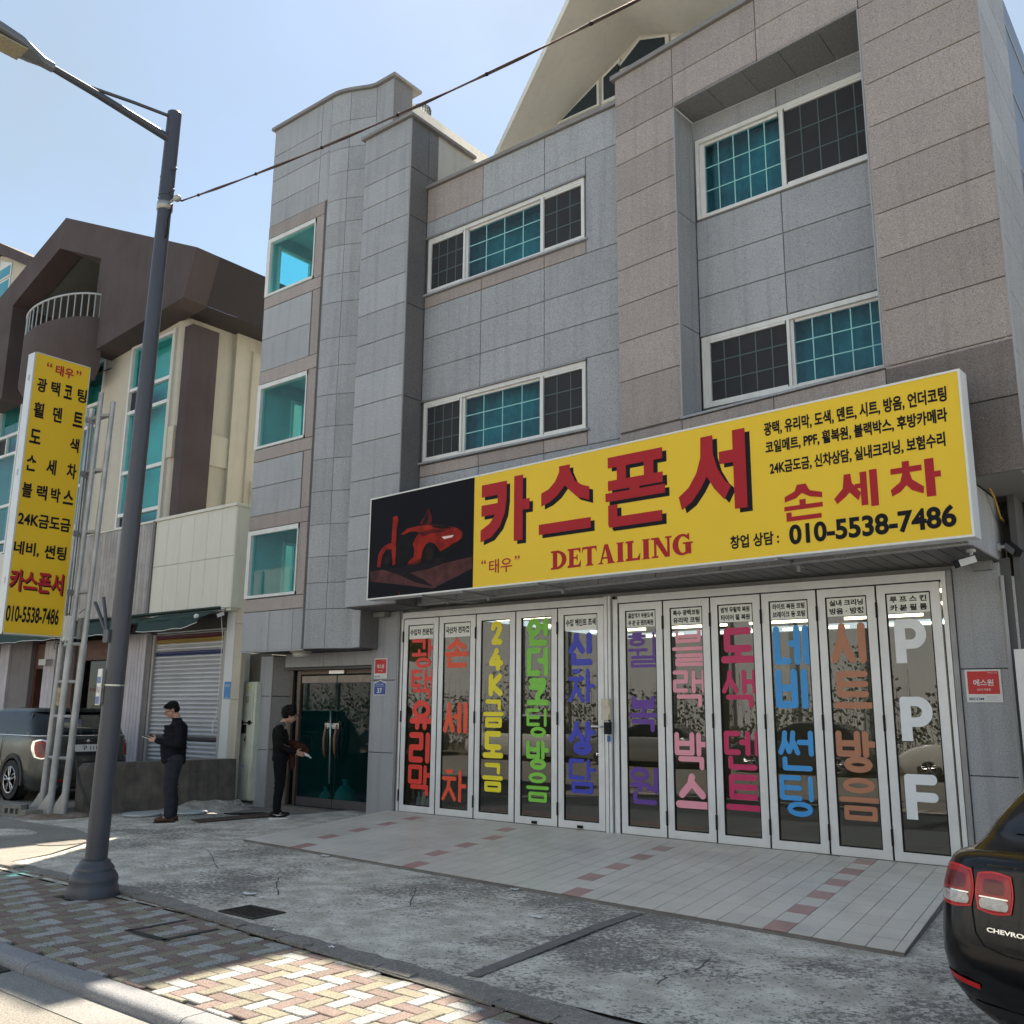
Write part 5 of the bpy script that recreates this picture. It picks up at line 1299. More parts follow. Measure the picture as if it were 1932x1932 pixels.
q.lathe([(.08, .27), (.05, .31), (0.001, .32)], (-12.13, .8, 13.44), 16)
build('vanes', q, STEEL, t)
# white board leaning at the right edge
q = MB(); q.box(-2.08, -1.4, -.33, -.29, .6, 2.38); tag(build('white_board', q, WHITE), 'white upright panel at the right edge beside the granite pier', 'panel')
# meter cabinet
t = thing('meter_cabinet', 'tall narrow white metal cabinet with rust stains beside the entrance pier', 'cabinet')
q = MB(); q.box(-15.55, -15.12, -.10, .12, .03, 2.2); build('body', q, mat('cabinet_white', (.66, .69, .58), .6, noise=.12, nscale=3, stain=.35), t)
q = MB(); q.box(-15.56, -15.19, -.112, -.10, 1.45, 2.18); q.box(-15.56, -15.19, -.112, -.10, .05, 1.43); build('door', q, MATS['cabinet_white'], t)
q = MB(); q.box(-15.56, -15.19, -.13, -.112, 1.425, 1.45); q.box(-15.43, -15.35, -.16, -.112, 1.24, 1.40); q.box(-15.5, -15.46, -.145, -.112, 1.40, 1.48); q.box(-15.27, -15.23, -.145, -.112, 1.40, 1.48); build('latch', q, BLACK, t)
for zz, w_, h, M_ in ((2.07, .07, .04, YEL), (1.80, .09, .13, mat('pale_sticker', (.35, .35, .28), .6)), (1.10, .035, .05, BLACK), (.62, .04, .04, SKY)):
    q = MB(); x_ = -15.4 + (0.05 if zz > 2 else .02); q.box(x_ - w_ / 2, x_ + w_ / 2, -.1145, -.1125, zz, zz + h); build('sticker', q, M_, t)
q = MB()
for a_, z0_, z1_ in ((-15.52, 1.05, 1.36), (-15.50, .75, .82), (-15.36, .95, 1.2), (-15.54, .5, .6)): q.prism([(a_ - .02, -.1132, z1_), (a_ + .02, -.1132, z1_), (a_ + .005, -.1132, z0_), (a_ - .008, -.1132, z0_ + .05)], (0, .001, 0))
build('rust_streaks', q, mat('rust_streak', (.20, .10, .04), .8, noise=.4, nscale=20), t)
q = MB(); q.box(-15.80, -15.13, .13, .2, -.1, 2.75); tag(build('infill_wall', q, mat('infill_render', (.23, .215, .19), .9, noise=.3, nscale=3, stain=.4)), 'narrow grimy rendered wall behind the white meter cabinet', 'wall')
# ============================================================ neighbour: cream building with the brown gabled roof
nb = thing('neighbour_building', 'cream rendered building with dark brown gabled roof and curved balcony', 'building')
CREAM = mat('cream_render', (.55, .505, .42), .9, noise=.08, nscale=1.5, bump=.35, bscale=45, streak=.25)
CREAM2 = mat('cream_panel', (.68, .66, .58), .55, noise=.05, nscale=1, rnd=.02, streak=.15)
BRWN = mat('brown_render', (.066, .046, .045), .85, noise=.18, nscale=.9, col2=(.085, .062, .062), bump=.2, bscale=30, streak=.25)
FN = Fr((-40, -.34), (-15.33, -.34))
def N(x): return x + 40
q = MB()
wins = [(N(-20.42), N(-18.62), 5.66, 10.12), (N(-23.0), N(-21.62), 5.66, 10.12), (N(-27.3), N(-25.95), 5.66, 10.12), (N(-30.6), N(-29.2), 5.66, 10.12)]
FN.backing(q, 0, N(-18.5), 5.6, 10.6, 0, wins)
# rounded corner then the side wall
n = 6
q.grid([[(-18.5 + .2 * math.sin(PI / 2 * i / n), -.34 + .2 - .2 * math.cos(PI / 2 * i / n), z) for i in range(n + 1)] for z in (5.6, 10.6)])
q.quad((-18.3, -.14, 5.6), (-18.3, 1.0, 5.6), (-18.3, 1.0, 10.6), (-18.3, -.14, 10.6))
q.box(-18.9, -18.18, 1.0, 4.0, 5.6, 10.8)
q.box(-36, -18.9, 1.2, 4, 0, 10.6)
build('wall', q, CREAM, nb, smooth='auto')
q = MB(); q.box(-18.31, -18.24, -.12, 1.0, 7.08, 7.8); q.box(-18.56, -18.30, -.38, -.12, 7.08, 7.8); build('belt_band', q, mat('belt', (.56, .52, .42), .85, streak=.2), nb)
q = MB(); q.box(-18.24, -17.92, -.34, .34, 5.6, 10.1); build('pilaster', q, BRWN, nb)
def nwin(s0, s1, zs_, dark, screens=()):
    z0, z1 = zs_[0], zs_[-1]; w = MB(); f = .06
    for a, b_, c, e in ((s0, s0 + f, z0, z1), (s1 - f, s1, z0, z1), (s0 + f, s1 - f, z0, z0 + f), (s0 + f, s1 - f, z1 - f, z1)): FN.box(w, a, b_, c, e, -.12, .03)
    for z in zs_[1:-1]: FN.box(w, s0 + f, s1 - f, z - .04, z + .04, -.1, .015)
    o = build('window', w, WHITE_FR, nb)
    for i, (a, b_) in enumerate(zip(zs_, zs_[1:])):
        p = MB()
        small = (b_ - a) < .8
        if small:
            mid = (s0 + s1) / 2 - .1
            FN.quad(p, s0 + f, mid, a + .05, b_ - .05, -.05); build('insect_screen', p, SCREEN, o)
            p = MB(); FN.quad(p, mid + .05, s1 - f, a + .05, b_ - .05, -.05); build('pane', p, TEAL_L, o)
            p = MB(); FN.box(p, mid, mid + .05, a + .04, b_ - .04, -.08, .0); build('mullion', p, WHITE_FR, o)
        else: FN.quad(p, s0 + f, s1 - f, a + .04, b_ - .04, -.05); build('pane', p, TEAL_L, o)
    p = MB(); FN.quad(p, s0, s1, z0, z1, -.45)
    for z in (z0, z1): p.quad(FN.p(s0, z, -.1), FN.p(s1, z, -.1), FN.p(s1, z, -.45), FN.p(s0, z, -.45))
    for s_ in (s0, s1): p.quad(FN.p(s_, z0, -.1), FN.p(s_, z0, -.45), FN.p(s_, z1, -.45), FN.p(s_, z1, -.1))
    build('blind', p, mat('pale_blind', (.30, .50, .48), .9, noise=.2, nscale=1), o)
for (a, b_, c, e) in wins: nwin(a, b_, [5.66, 6.0, 7.0, 8.46, 9.02, 10.12], False)
q = MB(); FN.box(q, N(-18.62), N(-18.52), 5.62, 10.15, -.02, .06); FN.box(q, N(-20.5), N(-18.52), 5.60, 5.66, -.1, .08); FN.box(q, N(-27.4), N(-25.9), 5.60, 5.66, -.1, .1); build('window_trim', q, mat('trim', (.55, .53, .47), .6), nb)
# brown gable front (about half a metre proud of the cream wall)
k = .945
def gp(x, z, y=-.92): return (x * k, y, 1.7 + (z - 1.7) * k)
q = MB()
P1 = [(-33, 11.9), (-28.37, 13.67), (-24.74, 15.01), (-24.91, 14.14), (-27.46, 13.15), (-27.44, 10.30), (-33, 10.2)]
P2 = [(-24.74, 15.01), (-18.07, 12.01), (-18.48, 10.9), (-22.62, 10.50), (-22.52, 13.11), (-24.91, 14.14)]
def pris(P, dep): q.prism([gp(*p) for p in P[::-1]], (0, dep + .05, 0))
pris(P1, .57)
# split the right piece into convex parts
pris([(-24.74, 15.01), (-18.07, 12.01), (-22.52, 13.11), (-24.91, 14.14)], .57)
pris([(-18.07, 12.01), (-18.48, 10.9), (-22.62, 10.50), (-22.52, 13.11)], .57)
build('gable_front', q, BRWN, nb)
q = MB()   # roof volume behind, with its dark right flank
a = gp(-18.07, 12.01); b_ = gp(-18.48, 10.9); c = gp(-24.74, 15.01); d_ = gp(-33, 11.9)
q.quad((a[0] + .004, -.34, a[2]), (a[0] + .004, 4, a[2]), (b_[0] + .004, 4, b_[2]), (b_[0] + .004, -.34, b_[2]))
q.quad((a[0], -.34, a[2]), (c[0], -.34, c[2]), (c[0], 4, c[2]), (a[0], 4, a[2]))
q.quad((d_[0], -.34, d_[2]), (c[0], -.34, c[2]), (c[0], 4, c[2]), (d_[0], 4, d_[2]))
q.quad((b_[0], -.34, b_[2]), (-18.55, -.34, b_[2] - .02), (-18.55, 4, b_[2] - .02), (b_[0], 4, b_[2]))
q.prism([(x, .9, z) for x, y, z in (gp(-27.6, 9.7), gp(-22.4, 9.7), gp(-22.4, 13.0), gp(-24.9, 14.2), gp(-27.6, 13.1))], (0, .05, 0))
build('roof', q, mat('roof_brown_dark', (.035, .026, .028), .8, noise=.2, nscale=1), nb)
# balcony niche and curved balcony front
q = MB()
x0, x1 = -27.44 * k, -22.55 * k
for zz in (9.8,): q.quad((x0, -.4, zz), (x1, -.4, zz), (x1, .85, zz), (x0, .85, zz))
q.quad(gp(-27.46, 13.15, -.35), gp(-24.91, 14.14, -.35), gp(-24.91, 14.14, .88), gp(-27.46, 13.15, .88))
q.quad(gp(-24.91, 14.14, -.35), gp(-22.52, 13.11, -.35), gp(-22.52, 13.11, .88), gp(-24.91, 14.14, .88))
build('niche_ceiling', q, mat('niche_grey', (.12, .125, .12), .9, noise=.1, nscale=2, bump=.3, bscale=30), nb)
q = MB(); rws = []
xc_, hw_, bl_ = -22.75, 1.72, .8
for z in (9.35, 9.6, 10.86): rws.append([(xc_ + hw_ * (1.0 if z > 9.5 else .9) * math.cos(t), -.80 - bl_ * (1 if z > 9.5 else .8) * math.sin(t), z) for t in [PI * i / 20 for i in range(21)]])
q.grid(rws); q.quad(*[Vector(p) for p in rws[0]]) if False else None
n0 = len(q.v); q.v += rws[0]; q.f.append(tuple(range(n0, n0 + 21))); q.m.append(0)
build('balcony_front', q, BRWN, nb, smooth='auto')
rl = MB()
arc = [(xc_ + hw_ * .98 * math.cos(t), -.80 - bl_ * .97 * math.sin(t), 0) for t in [PI * (.02 + .96 * i / 40) for i in range(41)]]
rl.tube([(p[0], p[1], 11.46) for p in arc], .028, 8); ro = build('balcony_rail', rl, mat('rail_metal', (.42, .43, .43), .45, metal=.5), nb, smooth=True)
for i in range(1, 40, 2):
    rl = MB(); rl.tube([(arc[i][0], arc[i][1], 10.86), (arc[i][0], arc[i][1], 11.45)], .017, 6); build('baluster', rl, MATS['rail_metal'], ro)
# side wall fittings
q = MB(); q.tube([(-18.14, 1.45, 5.6), (-18.14, 1.45, 10.05)], .022, 6); q.tube([(-18.14, 1.62, 5.6), (-18.14, 1.62, 6.9)], .018, 6); build('wall_pipe', q, mat('painted_pipe', (.50, .44, .33), .6, stain=.3), nb)
for y, z in ((1.95, 10.1), (1.9, 6.6)):
    t = thing('flood_light', 'small wall lamp on the cream side wall, ' + ('upper one by the brown roof' if z > 9 else 'lower one above the white parapet'), 'lamp', 'wall lamps on the cream side wall')
    q = MB(); q.tube([(-18.17, y, z + .35), (-18.05, y, z + .3)], .05, 10); q.lathe([(.0, .1), (.09, .1), (.1, 0), (.08, -.14), (.0, -.16)], (-18.0, y - .12, z), 14, 'y'); build('head', q, mat('lamp_grey', (.25, .24, .22), .4, metal=.3), t, smooth='auto')
    q = MB(); q.lathe([(.07, -.162), (.001, -.163)], (-18.0, y - .12, z), 14, 'y'); build('lens', q, BLACK, t)
# podium parapet: big cream panels and grey planks
FP = Fr((-40, -.55), (-15.50, -.55))
for i in range(6):
    a = -18.35 + i * .475; b_ = min(a + .475, -15.52)
    for c, e in ((3.60, 4.61), (4.61, 5.60)): q = MB(); FP.panel(q, N(a), N(b_), c, e, 0, g=.003); build('cladding_panel', q, CREAM2, nb)
q = MB(); FP.box(q, N(-18.36), N(-15.48), 5.60, 5.66, -.3, .03); q.box(-15.52, -15.50, -.54, 1.5, 3.6, 5.62); FP.box(q, N(-23.6), N(-18.36), 5.60, 5.63, -.2, .02); FP.box(q, 0, N(-15.54), 3.55, 5.6, -.3, -.035); build('coping', q, CREAM2, nb)
PLK = mat('grey_planks', (.42, .40, .39), .85, noise=.3, nscale=3, col2=(.31, .285, .27), rnd=.08, streak=.5)
x = -25.3
while x < -18.5:
    q = MB(); FP.panel(q, N(x), N(min(x + .125, -18.44)), 3.57, 5.60, 0, g=.004); build('plank', q, PLK, nb); x += .125
q = MB(); FP.box(q, N(-18.44), N(-18.355), 3.57, 5.62, -.03, .03); build('plank_trim', q, mat('plank_trim', (.16, .15, .15), .7), nb)
# ground floor front
FG = Fr((-40, -.34), (-15.33, -.34))
PIL = mat('pillar_cream', (.54, .49, .40), .8, noise=.1, nscale=2, streak=.3)
PILW = mat('pillar_pale', (.68, .70, .70), .7, noise=.06, nscale=2)
q = MB(); FG.box(q, N(-15.86), N(-15.60), -.1, 3.60, -.4, .004); build('pillar_strip', q, PILW, nb)
zz = [-.12, .32, 1.80, 3.60]
for a, b_ in zip([-.12, .36, 1.86, 3.3], [.36, 1.86, 3.3, 3.6]):
    q = MB(); FG.panel(q, N(-15.60), N(-15.33), a, b_, .006, th=.10, g=.002); build('pillar_stone', q, PIL, nb)
def planks(x0, x1, n_, z0=.1, z1=3.25, y=0.0, M=None):
    for i in range(n_):
        q = MB(); FG.panel(q, N(x0 + (x1 - x0) * i / n_), N(x0 + (x1 - x0) * (i + 1) / n_), z0, z1, y, g=.004, th=.12); build('plank', q, M or PLP, nb)
PLP = mat('pale_planks', (.56, .53, .57), .8, noise=.2, nscale=2, rnd=.06, streak=.4)
planks(-19.40, -18.62, 6, y=.05)
planks(-23.05, -22.5, 3, y=.05); planks(-25.4, -24.9, 3, y=.05); 
q = MB(); q.box(-18.62, -18.45, -.36, .0, .1, 3.2); q.box(-24.9, -23.85, -.33, .0, .1, 3.3); q.box(-40, -25.4, -.30, 0, .1, 3.3); build('side_reveal', q, mat('reveal_grey', (.22, .20, .205), .85, noise=.15, nscale=2, streak=.3), nb)
WOOD = mat('red_wood', (.12, .045, .028), .6, noise=.35, nscale=5)
q = MB()
for a, b_, c, e in ((-22.45, -21.75, .1, 3.2), (-21.75, -19.45, 2.75, 3.2), (-21.1, -19.45, 2.05, 2.13), (-23.85, -23.05, 2.6, 3.2), (-23.85, -23.75, .1, 2.6), (-23.2, -23.05, .1, 2.6)): FG.box(q, N(a), N(b_), c, e, -.35, -.12)
build('wood_frame', q, WOOD, nb)
q = MB(); FG.quad(q, N(-21.75), N(-19.42), .1, 2.75, -.28); FG.quad(q, N(-23.75), N(-23.2), .1, 2.6, -.28); build('dark_window', q, glass('dark_pane', (.05, .06, .06), .05), nb)
q = MB(); FG.box(q, N(-20.55), N(-20.35), .9, 2.7, -.26, -.25); build('curtain', q, mat('green_curtain', (.12, .2, .14), .9), nb)
q = MB(); q.box(-26, -19.4, .9, 1.0, 0, 3.4); q.box(-26, -19.4, -.3, 1, 3.3, 3.5); build('dark_room', q, DARK, nb)
q = MB(); FG.box(q, N(-22.95), N(-22.6), 2.66, 2.80, .05, .22); tag(build('sign_light', q, mat('pale_box', (.5, .5, .47), .5)), 'small pale lamp box on the white plank column', 'lamp')
q = MB(); FG.box(q, N(-19.45), N(-15.86), 3.2, 3.6, -.3, -.05); build('shutter_header', q, mat('header_dark', (.07, .06, .06), .7), nb)
# roller shutter
q = MB(); FG.quad(q, N(-18.45), N(-15.9), 0, 3.3, -.10); so = build('roller_shutter', q, DARK, nb)
sh = MB(); FG.box(sh, N(-18.45), N(-18.38), .1, 3.2, -.14, .0); FG.box(sh, N(-15.95), N(-15.87), .1, 3.2, -.14, .0)
build('guide_rail', sh, mat('shutter_guide', (.40, .38, .36), .6), so)
SLT = mat('shutter_slat', (.56, .57, .60), .42, metal=.35, noise=.12, nscale=1.2, rnd=.05)
STR = {'r': mat('stripe_red', (.11, .02, .03), .5), 'y': mat('stripe_yellow', (.30, .20, .03), .5), 'b': mat('stripe_blue', (.02, .03, .12), .5), 'k': mat('stripe_dark', (.05, .045, .05), .6)}
z = .12; i = 0
while z < 3.18:
    h = .085; m_ = SLT
    if 3.02 < z < 3.1: m_ = STR['r']
    if 2.925 < z < 3.01: m_ = STR['y']
    if 2.72 < z < 2.81: m_ = STR['b']
    if 1.0 < z < 1.08: m_ = STR['k']
    q = MB(); prof = [(0, -.075), (.008, -.068), (.045, -.045), (.06, -.045), (.078, -.062), (.085, -.075)]
    q.grid([[FG.p(N(-18.38), z + a, d) for a, d in prof], [FG.p(N(-15.95), z + a, d) for a, d in prof]])
    build('slat', q, m_, so, smooth=False); z += h; i += 1
# awning
aw = thing('awning', 'long dark green awning with scalloped front over the cream building shopfront', 'awning')
AWM = mat('awning_green', (.008, .035, .028), .75, noise=.25, nscale=1.5)
def wv(x): return .018 * math.sin(x * 4.1) + .01 * math.sin(x * 9)
for (xa, xb) in ((-30, -24.7), (-24.6, -18.33), (-17.9, -15.8)):
    n_ = int((xb - xa) * 8); q = MB(); r1 = []; r2 = []; r3 = []
    for i in range(n_ + 1):
        x = xa + (xb - xa) * i / n_
        if xa == -17.9 and x > -16.3: dd = (x + 16.3) / .5
        else: dd = 0
        r1.append((x, -.58, 3.56)); r2.append((x, -1.02, 3.38 + wv(x))); r3.append((x, -1.06, 3.19 + wv(x) * .6 + .1 * max(0, dd)))
    q.grid([r3, r2, r1]); build('fabric', q, AWM, aw, smooth=True)
    q = MB(); q.tube([(p[0], p[1] - .004, p[2] - .004) for p in r3], .007, 5); build('edge_piping', q, WHITE, aw)
q = MB(); q.tube([(-30, -.98, 3.37), (-15.95, -.98, 3.40)], .035, 8); build('front_bar', q, AWM, aw)
q = MB(); q.blob((-15.93, -.99, 3.41), (.05, .05, .05)); build('bar_cap', q, WHITE, aw, smooth=True)
q = MB(); q.prism([(-30, -.57, 3.57), (-15.75, -.57, 3.57), (-15.75, -.62, 3.60), (-30, -.62, 3.60)], (0, 0, .03)); build('head_rail', q, AWM, aw)
cctv((-15.72, -.55, 3.60), (-.3, -.7, -.35), 'white camera at the right end of the green awning', .07)
q = MB(); q.tube([(-15.86, -.50, 3.5), (-15.88, -.42, 3.1), (-15.90, -.40, 2.0), (-15.92, -.41, 1.5)], .007, 5); q.tube([(-15.93, -.42, 1.5), (-15.97, -.43, 1.42), (-15.98, -.42, 1.24)], .012, 6)
tag(build('pull_cord', q, WHITE), 'white cord hanging beside the roller shutter', 'cord')
t = thing('blue_notice', 'blue security sticker on the cream pillar beside the shutter', 'sticker')
q = MB(); FG.box(q, N(-15.80), N(-15.60), 1.88, 2.20, .006, .011); build('plate', q, mat('notice_blue', (.02, .20, .50), .4), t)
q = MB(); text(q, FG, 'CINCO', N(-15.785), N(-15.625), 2.10, 2.15, .013, .02); FG.box(q, N(-15.76), N(-15.66), 1.90, 1.91, .0112, .0125); build('lettering', q, mat('pale_print', (.5, .6, .7), .5), t)
# third building far left
tb = thing('gabled_house', 'cream house with brown roof verge and blue windows peeping at the far left', 'house')
s3 = 1.257
def g3(x, z, y=2.5): return (x * s3, y, 1.7 + (z - 1.7) * s3)
q = MB(); q.prism([g3(*p) for p in [(-26.0, 11), (-26.0, 14.0), (-28.65, 15.05), (-33, 13.2), (-33, 11)]], (0, 5, 0)); build('wall', q, CREAM, tb)
q = MB(); q.prism([g3(*p, 2.2) for p in [(-25.95, 14.1), (-28.65, 15.46), (-28.65, 15.1), (-26.1, 13.85)]], (0, 5.4, 0)); q.prism([g3(*p, 2.2) for p in [(-28.65, 15.46), (-33, 13.4), (-33, 13.05), (-28.65, 15.1)]], (0, 5.4, 0)); build('roof', q, BRWN, tb)
for (xa, xb) in ((-28.55, -27.75),):
    for (za_, zb_) in ((12.6, 13.3), (13.38, 14.1), (14.16, 14.55)):
        q = MB(); P = [g3(xa, za_, 2.47), g3(xb, za_, 2.47), g3(xb, zb_, 2.47), g3(xa, zb_ + (.3 if zb_ > 14.5 else 0), 2.47)]; q.prism(P, (0, .02, 0)); f_ = build('window', q, WHITE_FR, tb)
        q = MB(); P = [g3(xa + .04, za_ + .04, 2.46), g3(xb - .06, za_ + .04, 2.46), g3(xb - .06, zb_ - .04, 2.46), g3(xa + .04, zb_ - .04, 2.46)]; q.quad(*P); build('pane', q, TEAL, f_)

# ============================================================ white A-frame roof on the shop building
q = MB()
m1 = .557; m2 = .431
rx, rz0 = -7.49, 13.59
def zl_(x): return rz0 - m1 * (rx - x)
def zr_(x): return rz0 - m2 * (x - rx)
def slabq(P, th=.16):
    q.prism(P, (0, 0, th))
ws_ = (-10.33, 1.03)
A_ = Vector((-10.62, 1.16, zl_(-10.62))); B_ = Vector((rx, -.245, rz0)); C3 = Vector((rx, 7, rz0)); D3 = Vector((-10.62, 7, zl_(-10.62)))
slabq([A_, B_, C3, D3])
E3 = Vector((-3.4, -.55, zr_(-3.4))); F3 = Vector((-3.4, 7, zr_(-3.4)))
slabq([B_, E3, F3, C3])
build('white_roof', q, mat('roof_white', (.80, .78, .72), .85, noise=.08, nscale=1, bump=.15, bscale=40, streak=.15), shop)
GW = Fr((-10.3, 1.5), (-3.4, 1.5))
q = MB(); q.prism([(-10.3, 1.6, 10.5), (-3.4, 1.6, 10.5), (-3.4, 1.6, zr_(-3.4)), (rx, 1.6, rz0), (-10.3, 1.6, zl_(-10.3))], (0, .1, 0)); build('gable_wall', q, STUCCO, shop)
def gwin(P):
    q = MB(); q.prism([(x, 1.595, z) for x, z in P], (0, -.05, 0)); o = build('window', q, WHITE_FR, shop)
    cx_ = sum(p[0] for p in P) / len(P); cz_ = sum(p[1] for p in P) / len(P)
    q = MB(); sc_ = .84; q.prism([(cx_ + (x - cx_) * sc_, 1.543, cz_ + (z - cz_) * (sc_ - .04)) for x, z in P], (0, -.004, 0)); build('pane', q, mat('gable_glass', (.02, .035, .05), .12, spec=.6), o)
gwin([(-9.3, 12.52), (-8.35, 12.52), (-8.35, 13.05)]); gwin([(-8.28, 12.5), (-7.9, 12.5), (-7.9, 13.28), (-8.28, 13.08)]); gwin([(-7.85, 12.5), (-7.2, 12.5), (-7.2, 12.9), (-7.85, 12.9)]); gwin([(-8.1, 13.0), (-6.9, 13.0), (-6.9, 13.28), (-7.49, 13.5)])
gwin([(-6.85, 12.5), (-5.4, 12.5), (-5.4, 12.66), (-6.85, 13.2)])
# dark glass block further right
dg = thing('dark_office_block', 'dark glass clad building edge with thin pale joints at the far right', 'building')
q = MB(); q.prism([(-1.4, 10, -.2), (8, 10, -.2), (8, 16, -.2), (-1.4, 16, -.2)], (0, 0, 13.2)); build('wall', q, mat('dark_cladding', (.03, .033, .045), .3, noise=.2, nscale=.5), dg)
q = MB()
for z in (2.2, 4.1, 6, 7.6, 9.0, 10.3, 11.6): q.box(-1.41, 8.01, 9.97, 10.0, z, z + .03)
build('pale_joints', q, mat('pale_joint', (.4, .42, .45), .5), dg)
q = MB(); q.box(-1.96, -1.2, .5, .6, -.1, 4.1); q.box(-2.0, 3, 2.2, 2.4, -.1, 4.05); build('side_passage_wall', q, mat('side_grey', (.15, .148, .145), .85, noise=.2, nscale=1), shop)

# ============================================================ street lamp, cable, pole sign
lp = thing('street_lamp', 'tall dark grey tapered street lamp with curved arm and conical base', 'street lamp')
LG = mat('lamp_post', (.060, .066, .085), .42, metal=.2, noise=.1, nscale=2, stain=.15)
bx, by = -8.76, -6.54
def ax(z): return (bx + .022 * z, by, z)
q = MB(); q.tube([ax(.2), ax(1), ax(3), ax(5), ax(7.05)], [.100, .097, .088, .078, .069], 24); build('post', q, LG, lp, smooth='auto')
q = MB(); q.tube([ax(7.02), ax(8.0)], [.077, .074], 20)
q.blob(ax(8.0), (.074, .074, .02)); build('upper_post', q, LG, lp, smooth='auto')
q = MB(); prof = [(.245, 0), (.245, .02), (.235, .08), (.222, .11), (.228, .14), (.218, .18), (.195, .215), (.185, .225), (.188, .245), (.175, .27), (.158, .285), (.155, .31), (.13, .325)]
q.lathe([(a * .95 if h < .2 else a * .95 - (h - .2) * .12, h) for a, h in prof], (bx, by, .0), 28); build('base_cover', q, LG, lp, smooth='auto')
arm = [Vector(ax(7.68)), Vector((-8.62, -6.9, 7.735)), Vector((-8.62, -7.4, 7.78)), Vector((-8.62, -7.9, 7.81))]
q = MB(); q.tube(arm, [.045, .042, .038, .034], 12); build('arm', q, LG, lp, smooth='auto')
q = MB(); q.tube([ax(7.95), (-8.62, -7.0, 7.90), (-8.62, -7.45, 7.815)], .018, 8); build('stay_rod', q, LG, lp, smooth='auto')
q = MB(); rws = []
for t, w_, h0, h1 in ((0, .045, -.045, .045), (.12, .05, -.05, .05), (.25, .10, -.055, .06), (.42, .15, -.05, .07), (.65, .165, -.045, .075), (.9, .15, -.04, .07), (1.0, .09, -.03, .05)):
    y = -7.83 - t * .85; zc_ = 7.81 + t * .06
    rws.append([(-8.62 + w_ * math.cos(a), y, zc_ + (h1 if math.sin(a) > 0 else -h0) * (abs(math.sin(a)) ** .6) * (1 if math.sin(a) > 0 else -1)) for a in [2 * PI * i / 18 for i in range(18)]])
q.grid(rws, True); q.f.append(tuple(range(18))); q.m.append(0); q.f.append(tuple(range(len(q.v) - 1, len(q.v) - 19, -1))); q.m.append(0)
build('lamp_head', q, mat('lamp_head', (.16, .17, .19), .4, metal=.4), lp, smooth='auto')
q = MB(); q.box(-8.74, -8.50, -8.62, -8.12, 7.775, 7.79); build('led_lens', q, mat('led_lens', (.35, .31, .22), .35, noise=.3, nscale=40), lp)
for z in (7.05, 7.3):
    for sx in (-1, 1):
        q = MB(); c0 = Vector(ax(z)); q.tube([c0 + Vector((sx * .07, 0, 0)), c0 + Vector((sx * .13, 0, 0))], .009, 6); q.blob(c0 + Vector((sx * .135, 0, 0)), (.012, .018, .018), 8, 6); build('bolt', q, LG, lp)
q = MB(); q.tube([ax(6.86), ax(6.94)], .082, 20); q.tube([ax(6.90)[:3], (bx + .15 + .16, by, 6.93), (bx + .15 + .22, by, 6.90)], .014, 6); q.blob((bx + .38, by, 6.92), (.05, .04, .035), 10, 8); build('cable_clamp', q, mat('clamp', (.4, .4, .38), .4, metal=.6), lp, smooth=True)
q = MB(); q.tube([(bx + .3, by, 6.88), (bx + .27, by - .02, 6.7), (bx + .24, by, 6.55), (bx + .2, by, 6.52)], .01, 6); build('cable_tail', q, BLACK, lp, smooth=True)
q = MB(); 
c0 = Vector(ax(2.38))
for dx, dy, dz in ((-.30, -.12, .33), (-.15, -.12, .37)): q.tube([c0 + Vector((-.04, -.10, 0)), c0 + Vector((dx, dy, dz))], .017, 8)
q.box(c0.x - .09, c0.x + .0, c0.y - .12, c0.y - .08, c0.z - .07, c0.z + .05)
build('flag_holder', q, LG, lp)
t = thing('pole_plate', 'small blue and white number plate strapped to the street lamp', 'plate')
c0 = Vector(ax(1.93)); FA = Fr((c0.x - .15, c0.y - .085), (c0.x - .025, c0.y - .115))
q = MB(); FA.box(q, 0, .13, 1.72, 2.06, 0, .01); build('plate', q, WHITE, t)
q = MB(); FA.box(q, .01, .12, 1.925, 1.985, .01, .012); FA.box(q, .01, .12, 1.73, 1.80, .01, .012); build('blue_bands', q, MATS['plate_blue'], t)
q = MB(); text(q, FA, '가1-2', .012, .118, 1.83, 1.90, .0125, .02); build('lettering', q, INK, t)
q = MB(); q.tube([ax(1.90), ax(1.915)], .0965, 20); build('strap', q, STEEL, t)
# overhead cable
cb = thing('overhead_cable', 'thin overhead cable sagging from the street lamp clamp across the sky', 'cable')
pts_ = []
for i in range(60):
    u_ = i / 59; x = -8.37 + u_ * 19; pts_.append(Vector((x, -6.5, 6.905 - .145 * (x + 8.37) + .0118 * (x + 8.37) ** 2)))
q = MB(); q.tube(pts_, .008, 6); build('wire', q, mat('wire_black', (.02, .02, .022), .6), cb, smooth=True)
q = MB()
for k in range(2):
    q.tube([p + Vector((0, (.009 * math.cos(i * 1.1 + k * PI)), .009 * math.sin(i * 1.1 + k * PI))) for i, p in enumerate(pts_)], .005, 5)
build('wire_pair', q, mat('wire_red', (.12, .055, .05), .6), cb, smooth=True)
q = MB()
for i in range(1, 40, 3): q.blob(pts_[i], (.022, .016, .016), 8, 6)
build('cable_tie', q, BLACK, cb)

# pole sign
ps = thing('pole_sign', 'tall yellow double sided sign with Korean service list beside a steel mast', 'sign')
